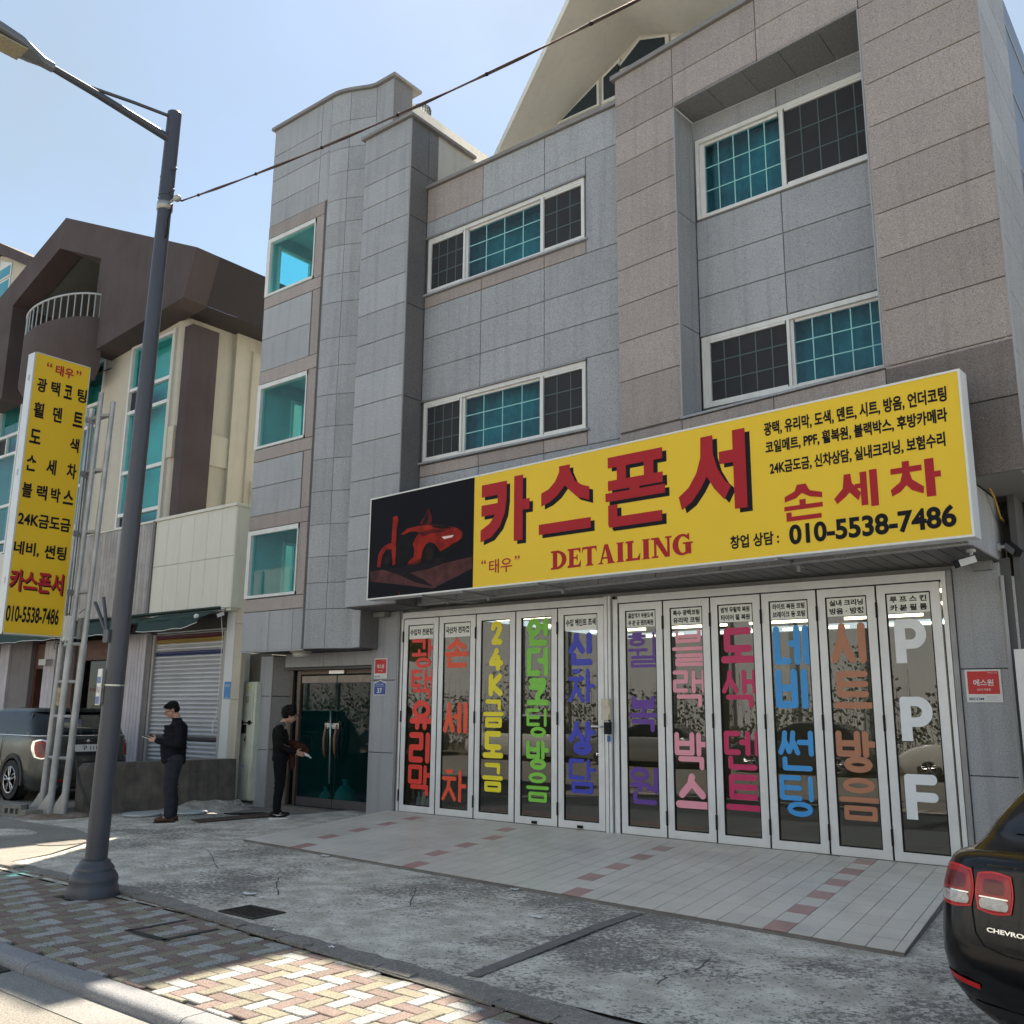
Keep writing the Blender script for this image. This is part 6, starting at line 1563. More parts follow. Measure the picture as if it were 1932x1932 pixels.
# face looks along +X; frame from far... left end is nearest the street
FPf = Fr((-15.30, -4.78), (-15.30, -3.84))
PS_Y = mat('pole_sign_yellow', (.74, .47, .012), .4, noise=.04, nscale=1)
q = MB(); q.box(-15.55, -15.306, -4.78, -3.84, 2.80, 7.42); build('cabinet', q, SWH, ps)
q = MB(); q.box(-15.305, -15.302, -4.765, -3.855, 2.82, 7.40); build('yellow_face', q, PS_Y, ps)
q = MB(); FPf.box(q, 0, .94, 2.80, 2.818, -.02, .004); FPf.box(q, 0, .94, 7.402, 7.42, -.02, .004); FPf.box(q, .926, .94, 2.8, 7.42, -.02, .004); FPf.box(q, 0, .012, 2.8, 7.42, -.02, .004); build('rim', q, mat('pole_rim', (.55, .55, .45), .5), ps)
for zz in (3.6, 5.35, 6.95): q = MB(); q.box(-15.46, -15.42, -4.79, -4.778, zz, zz + .09); build('latch', q, STEEL, ps)
def pt(txts, z0, z1, M, bo=.03, h=0):
    for (txt, a, b_) in txts:
        q = MB(); text(q, FPf, txt, a, b_, z0, z1, .003, bo); build('lettering', q, M, ps)
pt([('“', .20, .29)], 7.22, 7.30, SR_, .01); pt([('”', .70, .79)], 7.22, 7.30, SR_, .01); pt([('태우', .35, .66)], 7.12, 7.30, SR_)
pt([('광', .08, .24), ('택', .31, .46), ('코', .53, .67), ('팅', .76, .92)], 6.76, 7.0, SK)
pt([('휠', .07, .24), ('덴', .39, .54), ('트', .73, .90)], 6.32, 6.58, SK)
pt([('도', .06, .24), ('색', .72, .88)], 5.88, 6.12, SK)
pt([('손', .05, .22), ('세', .38, .54), ('차', .72, .88)], 5.42, 5.68, SK)
pt([('블', .04, .20), ('랙', .27, .44), ('박', .50, .66), ('스', .71, .88)], 4.98, 5.22, SK)
pt([('24K금도금', .03, .88)], 4.52, 4.74, SK)
pt([('네비,', .02, .42), ('썬팅', .50, .86)], 4.04, 4.27, SK)
pt([('카스폰서', .03, .88)], 3.46, 3.80, SK, .03); 
q = MB(); text(q, FPf, '카스폰서', .01, .86, 3.48, 3.82, .006, .03); build('lettering', q, SR_, ps)
pt([('010-5538-7486', .02, .85)], 2.99, 3.25, SK, .025)
GALV = mat('galvanised', (.46, .47, .475), .5, metal=.45, noise=.3, nscale=3, stain=.4)
ms = thing('sign_mast', 'three legged galvanised steel mast with welded rungs carrying the yellow pole sign', 'mast')
legs = [(-15.82, -3.62), (-15.36, -3.72), (-15.16, -3.60)]
def lg(k, z): return (legs[k][0] + .042 * z, legs[k][1], z)
for k_, (x, y) in enumerate(legs):
    top_ = 6.95 if y < -3.7 else 6.78
    q = MB(); q.tube([lg(k_, .05), lg(k_, 2.7)], .055, 14); q.tube([lg(k_, 2.7), lg(k_, top_)], .045, 14); build('leg', q, GALV, ms, smooth='auto')
    q = MB(); q.prism([(x - .02, y - .03, .03), (x - .24, y - .12, .03), (x - .02, y - .03, .38)], (.012, -.004, 0)); build('gusset', q, GALV, ms)
for z in (.9, 1.55, 2.1, 2.7, 3.55, 4.55, 5.6, 6.55):
    for (a, b_) in ((0, 1), (1, 2), (2, 0)):
        q = MB(); q.tube([lg(a, z), lg(b_, z)], .027, 6); build('rung', q, GALV, ms)
for z in (3.57, 4.56, 5.59, 6.55):
    q = MB(); q.box(-15.44, -15.40, -3.86, -3.55, z - .03, z + .03); q.box(-15.42, -15.38, -3.86, -3.6, z - .07, z - .04); build('sign_bracket', q, GALV, ms)
q = MB(); q.box(-15.47, -15.43, -3.66, -3.62, 2.7, 6.5); q.box(-15.56, -15.52, -3.66, -3.62, 2.7, 6.5); build('inner_rail', q, GALV, ms)
q = MB(); q.box(-15.34, -15.22, -3.84, -3.72, 2.75, 3.15); build('terminal_box', q, WHITE_FR, ms)
q = MB(); q.box(-15.20, -15.10, -3.66, -3.56, 2.78, 3.12); build('terminal_box', q, MATS['box_grey'], ms)
q = MB()
for k in range(3): q.tube([(-15.28, -3.78, 3.2), (-15.33 - .03 * k, -3.9, 3.05 - .05 * k), (-15.35, -3.92, 2.8 - .1 * k), (-15.3, -3.8, 2.7)], .006, 5)
q.tube([(-15.27, -3.62, 3.2), (-15.18, -3.55, 3.3), (-15.1, -3.5, 3.28)], .006, 5); q.tube([(-15.25, -3.6, 3.1), (-15.3, -3.58, 1.8), (-15.22, -3.5, 1.0), (-15.1, -3.4, .5), (-14.85, -3.3, .05)], .022, 7)
build('wiring', q, mat('wiring', (.05, .05, .052), .6), ms, smooth=True)
q = MB(); q.tube([(-15.36, -3.722, 1.72), (-15.36, -3.722, 2.0)], .0675, 14, cap=False); build('torn_sticker', q, mat('torn_sticker', (.42, .36, .22), .7, noise=.6, nscale=14), ms, smooth=True)
q = MB(); q.lathe([(.0, .04), (.45, .035), (.55, 0), (.56, -.05)], (-15.42, -3.58, .02), 22); o = build('footing', q, mat('rusty_concrete', (.27, .235, .20), .9, noise=.9, nscale=5, col2=(.16, .07, .03), stain=.4, bump=.5), ms, smooth='auto')
# hollow block at the kerb of the neighbour's forecourt
t = thing('hollow_block', 'row of grey hollow concrete blocks edging the raised forecourt at left', 'concrete block')
Fh = Fr((-16.55, -5.0), (-15.52, -4.10))
Fh = Fr((-17.0, -4.55), (-15.6, -4.05))
for k in range(3):
    s0 = Fh.L - .40 * (k + 1) ; a = s0 + .005; b_ = s0 + .395
    q = MB(); hs = [a + .06, a + .17, a + .28]
    for (c, e) in ((.0, .05), (.13, .19)): Fh.box(q, a, b_, c, e, -.15, 0)
    prev = a
    for h_ in hs: Fh.box(q, prev, h_ - .0, .05, .13, -.15, 0); prev = h_ + .07
    Fh.box(q, prev, b_, .05, .13, -.15, 0)
    build('block', q, mat('block_grey', (.25, .24, .225), .95, noise=.2, nscale=8, bump=.7, bscale=50, rnd=.06), t)
q = MB(); Fh.box(q, 0.1, Fh.L, .0, .18, -.14, -.12); build('hollow_dark', q, DARK, t)
# low concrete wall with stains
q = MB(); rws = []
W0 = [(-15.22, -3.32), (-15.20, -2.4), (-15.18, -1.5), (-15.17, -.52)]
q.prism([(-15.15, -3.28, -.1), (-15.12, -.42, -.1), (-15.17, -.42, .79), (-15.20, -3.2, .80), (-15.18, -3.3, .70)], (-.26, 0, 0))
q.v[:] = [tuple(v) for v in q.v]
tag(build('low_wall', q, mat('grimy_concrete', (.17, .15, .13), .95, noise=.45, nscale=4, bump=.6, bscale=30, streak=.75, stain=.4)), 'low dark stained concrete wall behind the man in a dark jacket', 'wall')
q = MB(); rws = []
for i in range(11):
    x = -15.12 + i * .07; r_ = []
    for j in range(13):
        y = -2.0 + j * .14; h = .13 * max(0, 1 - i / 9.0) * sm((y + 1.9) / .7); r_.append((x, y, gz(x, y) + h + .012 * math.sin(i * 2.3 + j * 1.7) * (1 - i / 10) - .004 * (i == 10) + .003))
    rws.append(r_)
q.grid(rws[::-1]); struct(build('dirt_mound', q, CONC, smooth=True))
# ============================================================ vehicles
class Car:
    """stacked plan outlines; local axes: x to the car's right, y forward from the tail, z up"""
    def __init__(s, lv): s.lv = lv
    def at(s, z):
        lv = s.lv
        if z <= lv[0][0]: return lv[0][1:]
        for a, b_ in zip(lv, lv[1:]):
            if a[0] <= z <= b_[0]:
                t = (z - a[0]) / (b_[0] - a[0]); return [u + t * (v - u) for u, v in zip(a[1:], b_[1:])]
        return lv[-1][1:]
    def ry(s, x, z):
        yr, yf, w, cx_, cy_, bow = s.at(z); a = min(abs(x), w)
        y = yr + bow * (a / w) ** 2
        if a > w - cx_: t = (a - (w - cx_)) / cx_; y += cy_ * (1 - math.sqrt(max(0, 1 - t * t)))
        return y
    def outline(s, z):
        yr, yf, w, cx_, cy_, bow = s.at(z); P = []
        xs_ = [0, .2, .4, .6, .75, .85, .92, .965, .99, 1]
        P += [(-x * w, s.ry(x * w, z)) for x in xs_[::-1]] + [(x * w, s.ry(x * w, z)) for x in xs_[1:]]
        y0 = s.ry(w, z); fy = yf - .35
        P += [(w, y0 + (fy - y0) * i / 12) for i in range(1, 13)]
        for i in range(1, 8): t = PI / 2 * i / 8; P.append((w - .45 * (1 - math.cos(t)), fy + .25 * math.sin(t)))
        P += [(x * (w - .45), yf - .1 + .1 * (1 - x * x)) for x in (1, .5, 0, -.5, -1)]
        for i in range(7, 0, -1): t = PI / 2 * i / 8; P.append((-(w - .45 * (1 - math.cos(t))), fy + .25 * math.sin(t)))
        P += [(-w, y0 + (fy - y0) * i / 12) for i in range(12, 0, -1)]
        return P
    def body(s, q, zs_):
        rws = [[(x, y, z) for x, y in s.outline(z)] for z in zs_]
        n0 = len(q.v); q.grid(rws, True); n = len(rws[0])
        q.f.append(tuple(n0 + (len(rws) - 1) * n + i for i in range(n))); q.m.append(q.k)
        q.f.append(tuple(n0 + n - 1 - i for i in range(n))); q.m.append(q.k)
    def patch(s, q, x0, x1, z0, z1, d, n=8, r=.35, dome=0.0, inset=0.0):
        """rounded patch lying on the rear face"""
        cx_, cz_, hx, hz = (x0 + x1) / 2, (z0 + z1) / 2, (x1 - x0) / 2 - inset, (z1 - z0) / 2 - inset
        rws = []
        for i in range(n + 1):
            r_ = []
            for j in range(n + 1):
                u_, v_ = -1 + 2 * i / n, -1 + 2 * j / n
                m_ = max(abs(u_), abs(v_)); l_ = math.hypot(u_, v_)
                k_ = 1 if l_ == 0 else (1 - r) + r * m_ / l_
                X_, Z_ = cx_ + hx * u_ * k_, cz_ + hz * v_ * k_
                r_.append((X_, s.ry(X_, Z_) - d - dome * (1 - m_ ** 4), Z_))
            rws.append(r_)
        q.grid(rws)
    def band(s, q, pts, d, w_=.01):
        for (a, b_) in zip(pts, pts[1:]):
            n = 6; up = []; dn = []
            dx, dz = b_[0] - a[0], b_[1] - a[1]; L = math.hypot(dx, dz); nx, nz = -dz / L * w_ / 2, dx / L * w_ / 2
            for i in range(n + 1):
                x, z = a[0] + dx * i / n, a[1] + dz * i / n
                up.append((x + nx, s.ry(x + nx, z + nz) - d, z + nz)); dn.append((x - nx, s.ry(x - nx, z - nz) - d, z - nz))
            q.grid([dn, up])
def wheel(parent, x, y, r, side, spokes, rimc, tyre_w=.2, zc=None):
    zc = r if zc is None else zc
    q = MB(); prof = [(r * .60, -.02), (r * .64, .0), (r * .93, .0), (r, -.03), (r, -tyre_w), (r * .6, -tyre_w)]
    q.lathe([(a, -h * -1 if side > 0 else -h) for a, h in prof], (x, y, zc), 32, 'x')
    t = build('wheel', q, mat('tyre', (.018, .018, .019), .75), parent, smooth='auto')
    q = MB(); sgn = side
    q.lathe([(r * .66, sgn * .006), (r * .62, sgn * .008), (r * .58, sgn * -.03), (r * .2, sgn * -.05)], (x, y, zc), 32, 'x')
    build('rim_barrel', q, mat('rim_dark', (.03, .03, .03), .5), t, smooth='auto')
    q = MB(); q.lathe([(r * .66, sgn * .008), (r * .64, sgn * .014), (r * .595, sgn * .008)], (x, y, zc), 32, 'x')
    for k in range(spokes):
        a = 2 * PI * k / spokes + .2
        for e in (-.26, .26):
            p0 = Vector((x + sgn * .004, y + r * .14 * math.cos(a), zc + r * .14 * math.sin(a))); p1 = Vector((x + sgn * .006, y + r * .42 * math.cos(a + e * .9), zc + r * .42 * math.sin(a + e * .9))); p2 = Vector((x + sgn * .004, y + r * .61 * math.cos(a + e * .45), zc + r * .61 * math.sin(a + e * .45)))
            q.tube([p0, p1, p2], [.016, .014, .014], 6)
    q.blob((x + sgn * .004, y, zc), (.02, r * .15, r * .15), 12, 8)
    build('rim', q, rimc, t, smooth='auto')
def place(o, loc, ang): o.location = loc; o.rotation_euler = (0, 0, ang)

# --- black sedan, tail towards the street
BLK = mat('black_paint', (.004, .004, .006), .2, spec=.3, coat=.15)
GLS = mat('tinted_glass', (.006, .008, .009), .06, spec=.4)
TRIM = mat('black_trim', (.012, .012, .012), .55)
sd = thing('black_sedan', 'black saloon car parked nose in at the right edge with red tail lamps', 'car')
lv = [(.17, .16, 4.62, .80, .25, .22, .06), (.24, .07, 4.72, .87, .28, .26, .08), (.36, .015, 4.80, .905, .20, .18, .08), (.50, .0, 4.85, .92, .18, .16, .08), (.60, .012, 4.86, .925, .18, .16, .08),
      (.70, .03, 4.80, .925, .18, .16, .08), (.82, .05, 4.60, .918, .18, .16, .08), (.92, .07, 4.35, .90, .20, .17, .08), (.965, .07, 4.2, .885, .22, .18, .09), (.99, .085, 4.0, .865, .24, .2, .10), (1.01, .16, 3.85, .83, .26, .24, .14), (1.04, .45, 3.6, .79, .26, .24, .12)]
S1 = Car(lv)
q = MB(); S1.body(q, [l_[0] for l_ in lv]); build('body', q, BLK, sd, smooth='auto')
gl = Car([(1.0, .20, 3.75, .81, .14, .14, .06), (1.06, .32, 3.60, .79, .14, .14, .06), (1.14, .40, 3.45, .765, .14, .14, .06), (1.25, .54, 3.25, .72, .15, .14, .06), (1.34, .68, 3.0, .68, .16, .14, .06), (1.41, .95, 2.75, .60, .18, .16, .06), (1.47, 1.6, 2.55, .48, .2, .2, .06)])
q = MB(); gl.body(q, [1.0, 1.06, 1.10, 1.14, 1.2, 1.25, 1.3, 1.34, 1.38, 1.41, 1.44, 1.47])
build('roof_and_pillars', q, BLK, sd, smooth='auto')
def rear_glass(C0, z0, z1, f=.66, d=.004, n=10):
    q = MB(); rws = []
    for i in range(n + 1):
        z = z0 + (z1 - z0) * i / n; w = C0.at(z)[2] * f
        rws.append([(-w + 2 * w * j / 16, C0.ry(-w + 2 * w * j / 16, z) - d, z + .004) for j in range(17)])
    q.grid(rws); return q
build('rear_window', rear_glass(gl, 1.09, 1.38, .74), GLS, sd, smooth=True)
q = MB()
for sgn in (-1, 1):
    q.grid([[(sgn * (gl.at(z)[2] + .004), y, z) for z in (1.08, 1.2, 1.33)] for y in (1.0, 1.7, 2.4, 2.95)])
build('side_window', q, GLS, sd, smooth=True)
LRED = mat('lamp_red', (.42, .008, .012), .2, coat=.25, noise=.25, nscale=18); LRED2 = mat('lamp_red_deep', (.16, .006, .010), .2, coat=.25, noise=.3, nscale=25)
LRIM = mat('lamp_rim_red', (.62, .010, .010), .3, coat=.2); LCL = mat('lamp_clear', (.55, .52, .50), .15, coat=1.0, noise=.4, nscale=60)
for sgn in (-1, 1):
    for (x0, x1, z0, z1, nm) in ((.672, .912, .735, .940, 'tail_lamp'), (.460, .664, .728, .928, 'tail_lamp')):
        a, b_ = sorted((sgn * x0, sgn * x1))
        q = MB(); S1.patch(q, a, b_, z0, z1, .006, 10, .45, .002); o = build(nm, q, LRIM, sd, smooth=True)
        q = MB(); S1.patch(q, a, b_, z0, z1, .0095, 10, .45, .002, .009); build('lens', q, LRED, o, smooth=True)
        q = MB(); S1.patch(q, a + .045, b_ - .045, z0 + .092, z1 - .035, .0125, 8, .4, .001); build('inner_square', q, LRED2, o, smooth=True)
        q = MB(); S1.patch(q, a + .024, b_ - .024, z0 + .020, z0 + .074, .0125, 8, .45, .001); build('reverse_lens', q, LCL, o, smooth=True)
        q = MB(); S1.patch(q, a + .024, b_ - .024, z0 + .074, z0 + .081, .0135, 6, .2); build('chrome_strip', q, mat('chrome', (.7, .7, .7), .12, metal=1.0), o, smooth=True)
    a, b_ = sorted((sgn * .905, sgn * .735))
    q = MB(); S1.band(q, [(sgn * .895, .405), (sgn * .66, .375)], .006, .024); build('reflector', q, mat('reflector_red', (.45, .01, .01), .25), sd, smooth=True)
    q = MB(); S1.band(q, [(sgn * .90, .405), (sgn * .72, .375)], .004, .006); build('bumper_crease', q, TRIM, sd, smooth=True)
q = MB()     # boot shut lines
S1.band(q, [(-.685, .94), (-.683, .73), (-.665, .63), (-.62, .575), (-.5, .55), (0, .545), (.5, .55), (.62, .575), (.665, .63), (.683, .73), (.685, .94)], .0025, .007)
build('shut_line', q, mat('gap_black', (.001, .001, .001), .9), sd, smooth=True)
q = MB(); S1.band(q, [(-.60, .955), (-.3, .958), (0, .96), (.3, .958), (.6, .955)], .004, .010); build('boot_lip', q, BLK, sd, smooth=True)
q = MB(); S1.band(q, [(-.55, .70), (0, .705), (.55, .70)], .012, .02); build('chrome_bar', q, BLK, sd, smooth=True)
class RF:     # frame that follows the tail for lettering
    def __init__(s, C0): s.C0 = C0; s.n = Vector((0, -1, 0))
    def p(s, a, z, d=0.0): return Vector((a, s.C0.ry(a, z) - d, z))
q = MB(); text(q, RF(S1), 'CHEVROLET', -.60, -.33, .645, .666, .008, .03); build('lettering', q, MATS['chrome'], sd)
q = MB(); S1.patch(q, -.26, .26, .555, .665, .006, 6, .05); build('number_plate', q, WHITE, sd)
q = MB(); S1.band(q, [(-.8, .27), (0, .25), (.8, .27)], .003, .05); build('diffuser', q, TRIM, sd, smooth=True)
for sgn in (-1, 1):
    for y in (1.02, 3.75): wheel(sd, sgn * .90, y, .335, sgn, 5, mat('rim_silver', (.5, .5, .5), .3, metal=.8))
place(sd, (-.70, -6.17, .0), math.atan2(-.259, .966))

# --- grey hatchback on the neighbour's forecourt, tail towards the camera
hb = thing('grey_hatchback', 'grey green small hatchback parked behind the steel mast with red tail lamp', 'car')
GRY = mat('grey_paint', (.05, .056, .052), .3, metal=.2, coat=.4)
lv = [(.18, .10, 3.7, .78, .20, .18, .05), (.26, .03, 3.78, .84, .22, .22, .06), (.38, .0, 3.82, .865, .24, .26, .07), (.50, .01, 3.82, .87, .24, .28, .08), (.62, .02, 3.78, .87, .24, .28, .08), (.78, .05, 3.7, .865, .24, .28, .08), (.90, .07, 3.4, .855, .24, .28, .08), (1.00, .085, 3.05, .84, .22, .26, .09), (1.02, .10, 3.0, .83, .22, .26, .09)]
S2 = Car(lv); q = MB(); S2.body(q, [l_[0] for l_ in lv]); build('body', q, GRY, hb, smooth='auto')
gl2 = Car([(1.01, .09, 2.9, .825, .22, .28, .10), (1.12, .15, 2.75, .80, .22, .28, .10), (1.25, .27, 2.55, .765, .22, .28, .10), (1.36, .40, 2.35, .73, .22, .26, .10), (1.39, .42, 2.3, .72, .22, .26, .10), (1.43, .44, 2.2, .68, .25, .26, .08), (1.45, .60, 2.0, .55, .25, .26, .08)])
q = MB(); gl2.body(q, [1.01, 1.06, 1.12, 1.18, 1.25, 1.31, 1.36, 1.385]); build('glasshouse', q, GLS, hb, smooth='auto')
q = MB(); gl2.body(q, [1.386, 1.40, 1.42, 1.43, 1.45])
gq = [(x, y - (.05 if y < .8 else 0), z) for x, y, z in q.v]; q.v = gq; build('roof', q, mat('roof_black', (.012, .013, .016), .25, coat=.3, spec=.3), hb, smooth='auto')
build('rear_window', rear_glass(gl2, 1.06, 1.34, .72, .006), mat('hatch_glass', (.012, .015, .016), .05, spec=.7), hb, smooth=True)
q = MB()
for sgn in (-1, 1): q.grid([[(sgn * (gl2.at(z)[2] + .004), y, z) for z in (1.02, 1.36)] for y in (1.30, 1.36)]); q.grid([[(sgn * (gl2.at(z)[2] + .003), y, z) for z in (1.02, 1.36)] for y in (.62, .66)])
build('pillar', q, BLK, hb)
q = MB()
pts_ = []
for x, y in S2.outline(1.01): pts_.append((x * 1.004, y, 1.012))
q.tube(pts_[:38], .011, 6); q.tube([pts_[i] for i in range(len(pts_) - 14, len(pts_))] + [pts_[0]], .011, 6); build('chrome_beltline', q, mat('chrome', (.7, .7, .7), .12, metal=1.0), hb, smooth=True)
for sgn in (-1, 1):
    a, b_ = sorted((sgn * .855, sgn * .675))
    q = MB(); S2.patch(q, a, b_, .66, .96, .012, 10, .6, .004); o = build('tail_lamp', q, MATS['chrome'], hb, smooth=True)
    q = MB(); S2.patch(q, a, b_, .66, .96, .022, 10, .6, .006, .018); build('lens', q, LRED, o, smooth=True)
    q = MB(); S2.patch(q, a + .05, b_ - .05, .72, .90, .030, 6, .4, .003); build('inner_lens', q, LRED2, o, smooth=True)
    q = MB(); S2.band(q, [(sgn * .50, .33), (sgn * .36, .33)], .006, .03); build('fog_lamp', q, mat('reflector_red', (.45, .01, .01), .25), hb, smooth=True)
q = MB(); S2.patch(q, -.40, .40, .70, .955, .006, 6, .3); S2.band(q, [(-.8, .60), (0, .60), (.8, .60)], .004, .014); S2.band(q, [(-.82, .27), (0, .25), (.82, .27)], .006, .12); S2.band(q, [(-.58, .98), (-.60, .62), (0, .59), (.60, .62), (.58, .98)], .003, .006); build('trim', q, TRIM, hb, smooth=True)
q = MB(); S2.band(q, [(-.075, .925), (.075, .925)], .012, .006); q.lathe([(.0, -.018), (.028, -.016), (.03, -.006), (.03, 0)], (0, S2.ry(0, .95) + .002, .925), 14, 'y'); build('emblem', q, MATS['chrome'], hb, smooth=True)
q = MB(); S2.patch(q, -.245, .245, .765, .875, .020, 4, .05); npq = build('number_plate', q, WHITE, hb)
q = MB(); text(q, RF(S2), '구 1110', -.12, .225, .785, .855, .0225, .02); build('lettering', q, INK, npq)
q = MB(); q.lathe([(.0, -.03), (.035, -.03), (.04, -.01), (.04, .1)], (-.52, .05, .24), 14, 'y'); build('exhaust', q, STEEL, hb, smooth='auto')
def arch(parent, x, y, r, sgn):
    q = MB(); n = 20
    a_ = [PI * (-.06 + 1.12 * i / n) for i in range(n + 1)]
    q.grid([[(x + sgn * .006, y + r * 1.02 * math.cos(t), r + r * 1.02 * math.sin(t)) for t in a_], [(x + sgn * .022, y + r * 1.08 * math.cos(t), r + r * 1.08 * math.sin(t)) for t in a_], [(x + sgn * .022, y + r * 1.27 * math.cos(t), r + r * 1.27 * math.sin(t)) for t in a_], [(x - sgn * .01, y + r * 1.30 * math.cos(t), r + r * 1.30 * math.sin(t)) for t in a_]])
    q.lathe([(.0, sgn * .004), (r * 1.1, sgn * .004)], (x, y, r), 24, 'x'); build('arch_cladding', q, TRIM, parent, smooth='auto')
for sgn in (-1, 1):
    for y in (.90, 3.3): wheel(hb, sgn * .885, y, .32, sgn, 5, MATS['rim_silver']); arch(hb, sgn * .868, y, .32, sgn)
    q = MB(); q.box(min(sgn * .87, sgn * .885), max(sgn * .87, sgn * .885), 1.25, 2.75, .2, .3); build('sill_trim', q, TRIM, hb)
q = MB()
for sgn in (-1, 1): q.tube([(sgn * .868, 1.34, 1.0), (sgn * .872, 1.38, .7), (sgn * .870, 1.25, .5), (sgn * .868, 1.15, .36)], .004, 4)
build('door_gap', q, mat('gap_black', (.001, .001, .001), .9), hb)
q = MB(); q.tube([(-.875, 1.50, .86), (-.895, 1.56, .865), (-.895, 1.66, .865), (-.875, 1.70, .86)], .012, 6); build('door_handle', q, MATS['chrome'], hb, smooth=True)
place(hb, (-16.36, -2.62, .115), math.radians(90)); hb.scale = (1.0, 1.04, 1.08)

# --- cars across the street (seen mirrored in the shop glass)
def street_car(label, paint, x, y, ang, tall=1.0, grp='cars parked across the street'):
    t = thing('parked_car', label, 'car', grp)
    lv = [(.2, .1, 4.5, .82, .25, .25, .06), (.4, .0, 4.62, .90, .28, .3, .08), (.65, .02, 4.6, .91, .28, .3, .08), (.85, .1, 4.3, .89, .28, .3, .08), (.97, .2, 3.9, .84, .28, .3, .1)]
    C1 = Car(lv); q = MB(); C1.body(q, [l_[0] for l_ in lv]); build('body', q, paint, t, smooth='auto')
    h = .47 * tall
    C2 = Car([(.95, .35, 3.5, .82, .22, .3, .1), (.95 + h * .6, .75 / tall, 2.9, .73, .24, .3, .1), (.95 + h * .93, 1.2 / tall, 2.5, .66, .26, .3, .1), (.95 + h, 1.5 / tall, 2.3, .56, .26, .3, .1)])
    q = MB(); C2.body(q, [.95, .95 + h * .6, .95 + h * .92]); build('windows', q, GLS, t, smooth='auto')
    q = MB(); C2.body(q, [.951 + h * .92, .95 + h]); build('roof', q, paint, t, smooth='auto')
    for sgn in (-1, 1):
        for yy in (.9, 3.6): wheel(t, sgn * .90, yy, .33, sgn, 5, MATS['rim_silver'])
        q = MB(); C1.patch(q, *sorted((sgn * .88, sgn * .62)), .68, .82, .01); build('tail_lamp', q, LRED, t, smooth=True)
    place(t, (x, y, -.075), ang); return t
WPT = mat('white_car_paint', (.62, .61, .57), .2, coat=1.0); DPT = mat('dark_car_paint', (.03, .035, .045), .2, coat=1.0); SPT = mat('silver_car_paint', (.35, .35, .34), .25, metal=.5, coat=1.0)
street_car('white saloon parked across the street', WPT, -4.0, -17.4, math.radians(90)); street_car('dark saloon parked across the street', DPT, -9.2, -17.4, math.radians(90), 1.25)
street_car('silver saloon parked across the street', SPT, -14.6, -17.4, math.radians(90)); street_car('white van like car parked across the street', WPT, -20.0, -17.4, math.radians(90), 1.5)
street_car('dark hatchback parked across the street', DPT, -26.5, -17.4, math.radians(90), 1.2)

# ============================================================ across the street: warehouse wall and dry hedge
wh = thing('white_warehouse', 'long pale warehouse wall across the street', 'building')
q = MB(); q.box(-70, 12, -34, -27.5, -.2, 10.5); build('wall', q, mat('warehouse_paint', (.72, .73, .71), .8, noise=.08, nscale=.4, streak=.2), wh)
q = MB()
for i in range(28): x = -68 + i * 2.9; q.box(x, x + .25, -27.5, -27.35, 0, 10.4)
build('ribs', q, mat('warehouse_rib', (.40, .41, .40), .8), wh)
q = MB(); q.box(-70, 12, -27.6, -18.4, -.2, .02); struct(build('verge', q, mat('verge_soil', (.14, .12, .08), .95, noise=.4, nscale=2, bump=.5, bscale=20)))
random.seed(11); q = MB()
for i in range(17000):
    x = random.uniform(-60, 6); hh = 2.3 + 1.0 * math.sin(x * .7) * math.sin(x * .23 + 1) + .8 * math.sin(x * 2.1)
    z = random.uniform(0, 1) ** .8 * max(1.2, hh); y = -22 + random.gauss(0, .9)
    s_ = random.uniform(.025, .075); a = random.uniform(0, PI); b_ = random.uniform(-1, 1)
    u_ = Vector((math.cos(a), math.sin(a), b_ * .6)) * s_; v_ = Vector((-math.sin(a) * .4, math.cos(a) * .4, .7)) * s_
    c0 = Vector((x, y, z)); q.k = random.choice((0, 0, 1, 2)); q.quad(c0 - u_ - v_, c0 + u_ - v_, c0 + u_ + v_ * .7, c0 - u_ * .6 + v_)
for i in range(900):
    x = random.uniform(-60, 6); y = -22 + random.gauss(0, .8); q.k = 2; a = random.uniform(-.5, .5); h = random.uniform(1.2, 3.3)
    q.quad((x, y, 0), (x + .022, y, 0), (x + .012 + a, y + a * .4, h), (x + a, y + a * .4, h))
stuff(build('hedge', q, [mat('leaf_green', (.035, .05, .022), .7), mat('leaf_dry', (.075, .06, .04), .8), mat('twig', (.06, .05, .04), .9)]), 'tangled dry hedge across the street', 'hedge')
# ============================================================ people
def fuse(name, q, M, parent, voxel=.01, sm_=2, fac=.5):
    """join overlapping closed shapes into one continuous smooth surface"""
    me = bpy.data.meshes.new('tmp'); me.from_pydata(q.v, [], q.f)
    bm = bmesh.new(); bm.from_mesh(me); bmesh.ops.recalc_face_normals(bm, faces=bm.faces); bm.to_mesh(me); bm.free()
    ob = bpy.data.objects.new('tmp', me); COL.objects.link(ob)
    r_ = ob.modifiers.new('r', 'REMESH'); r_.mode = 'VOXEL'; r_.voxel_size = voxel
    s_ = ob.modifiers.new('s', 'SMOOTH'); s_.iterations = sm_; s_.factor = fac
    dg_ = bpy.context.evaluated_depsgraph_get()
    m2 = bpy.data.meshes.new_from_object(ob.evaluated_get(dg_))
    bpy.data.objects.remove(ob)
    m2.name = name; m2.materials.clear()
    for x in (M if isinstance(M, list) else [M]): m2.materials.append(x)
    m2.polygons.foreach_set('use_smooth', [True] * len(m2.polygons))
    o = bpy.data.objects.new(name, m2); COL.objects.link(o); o.parent = parent; return o
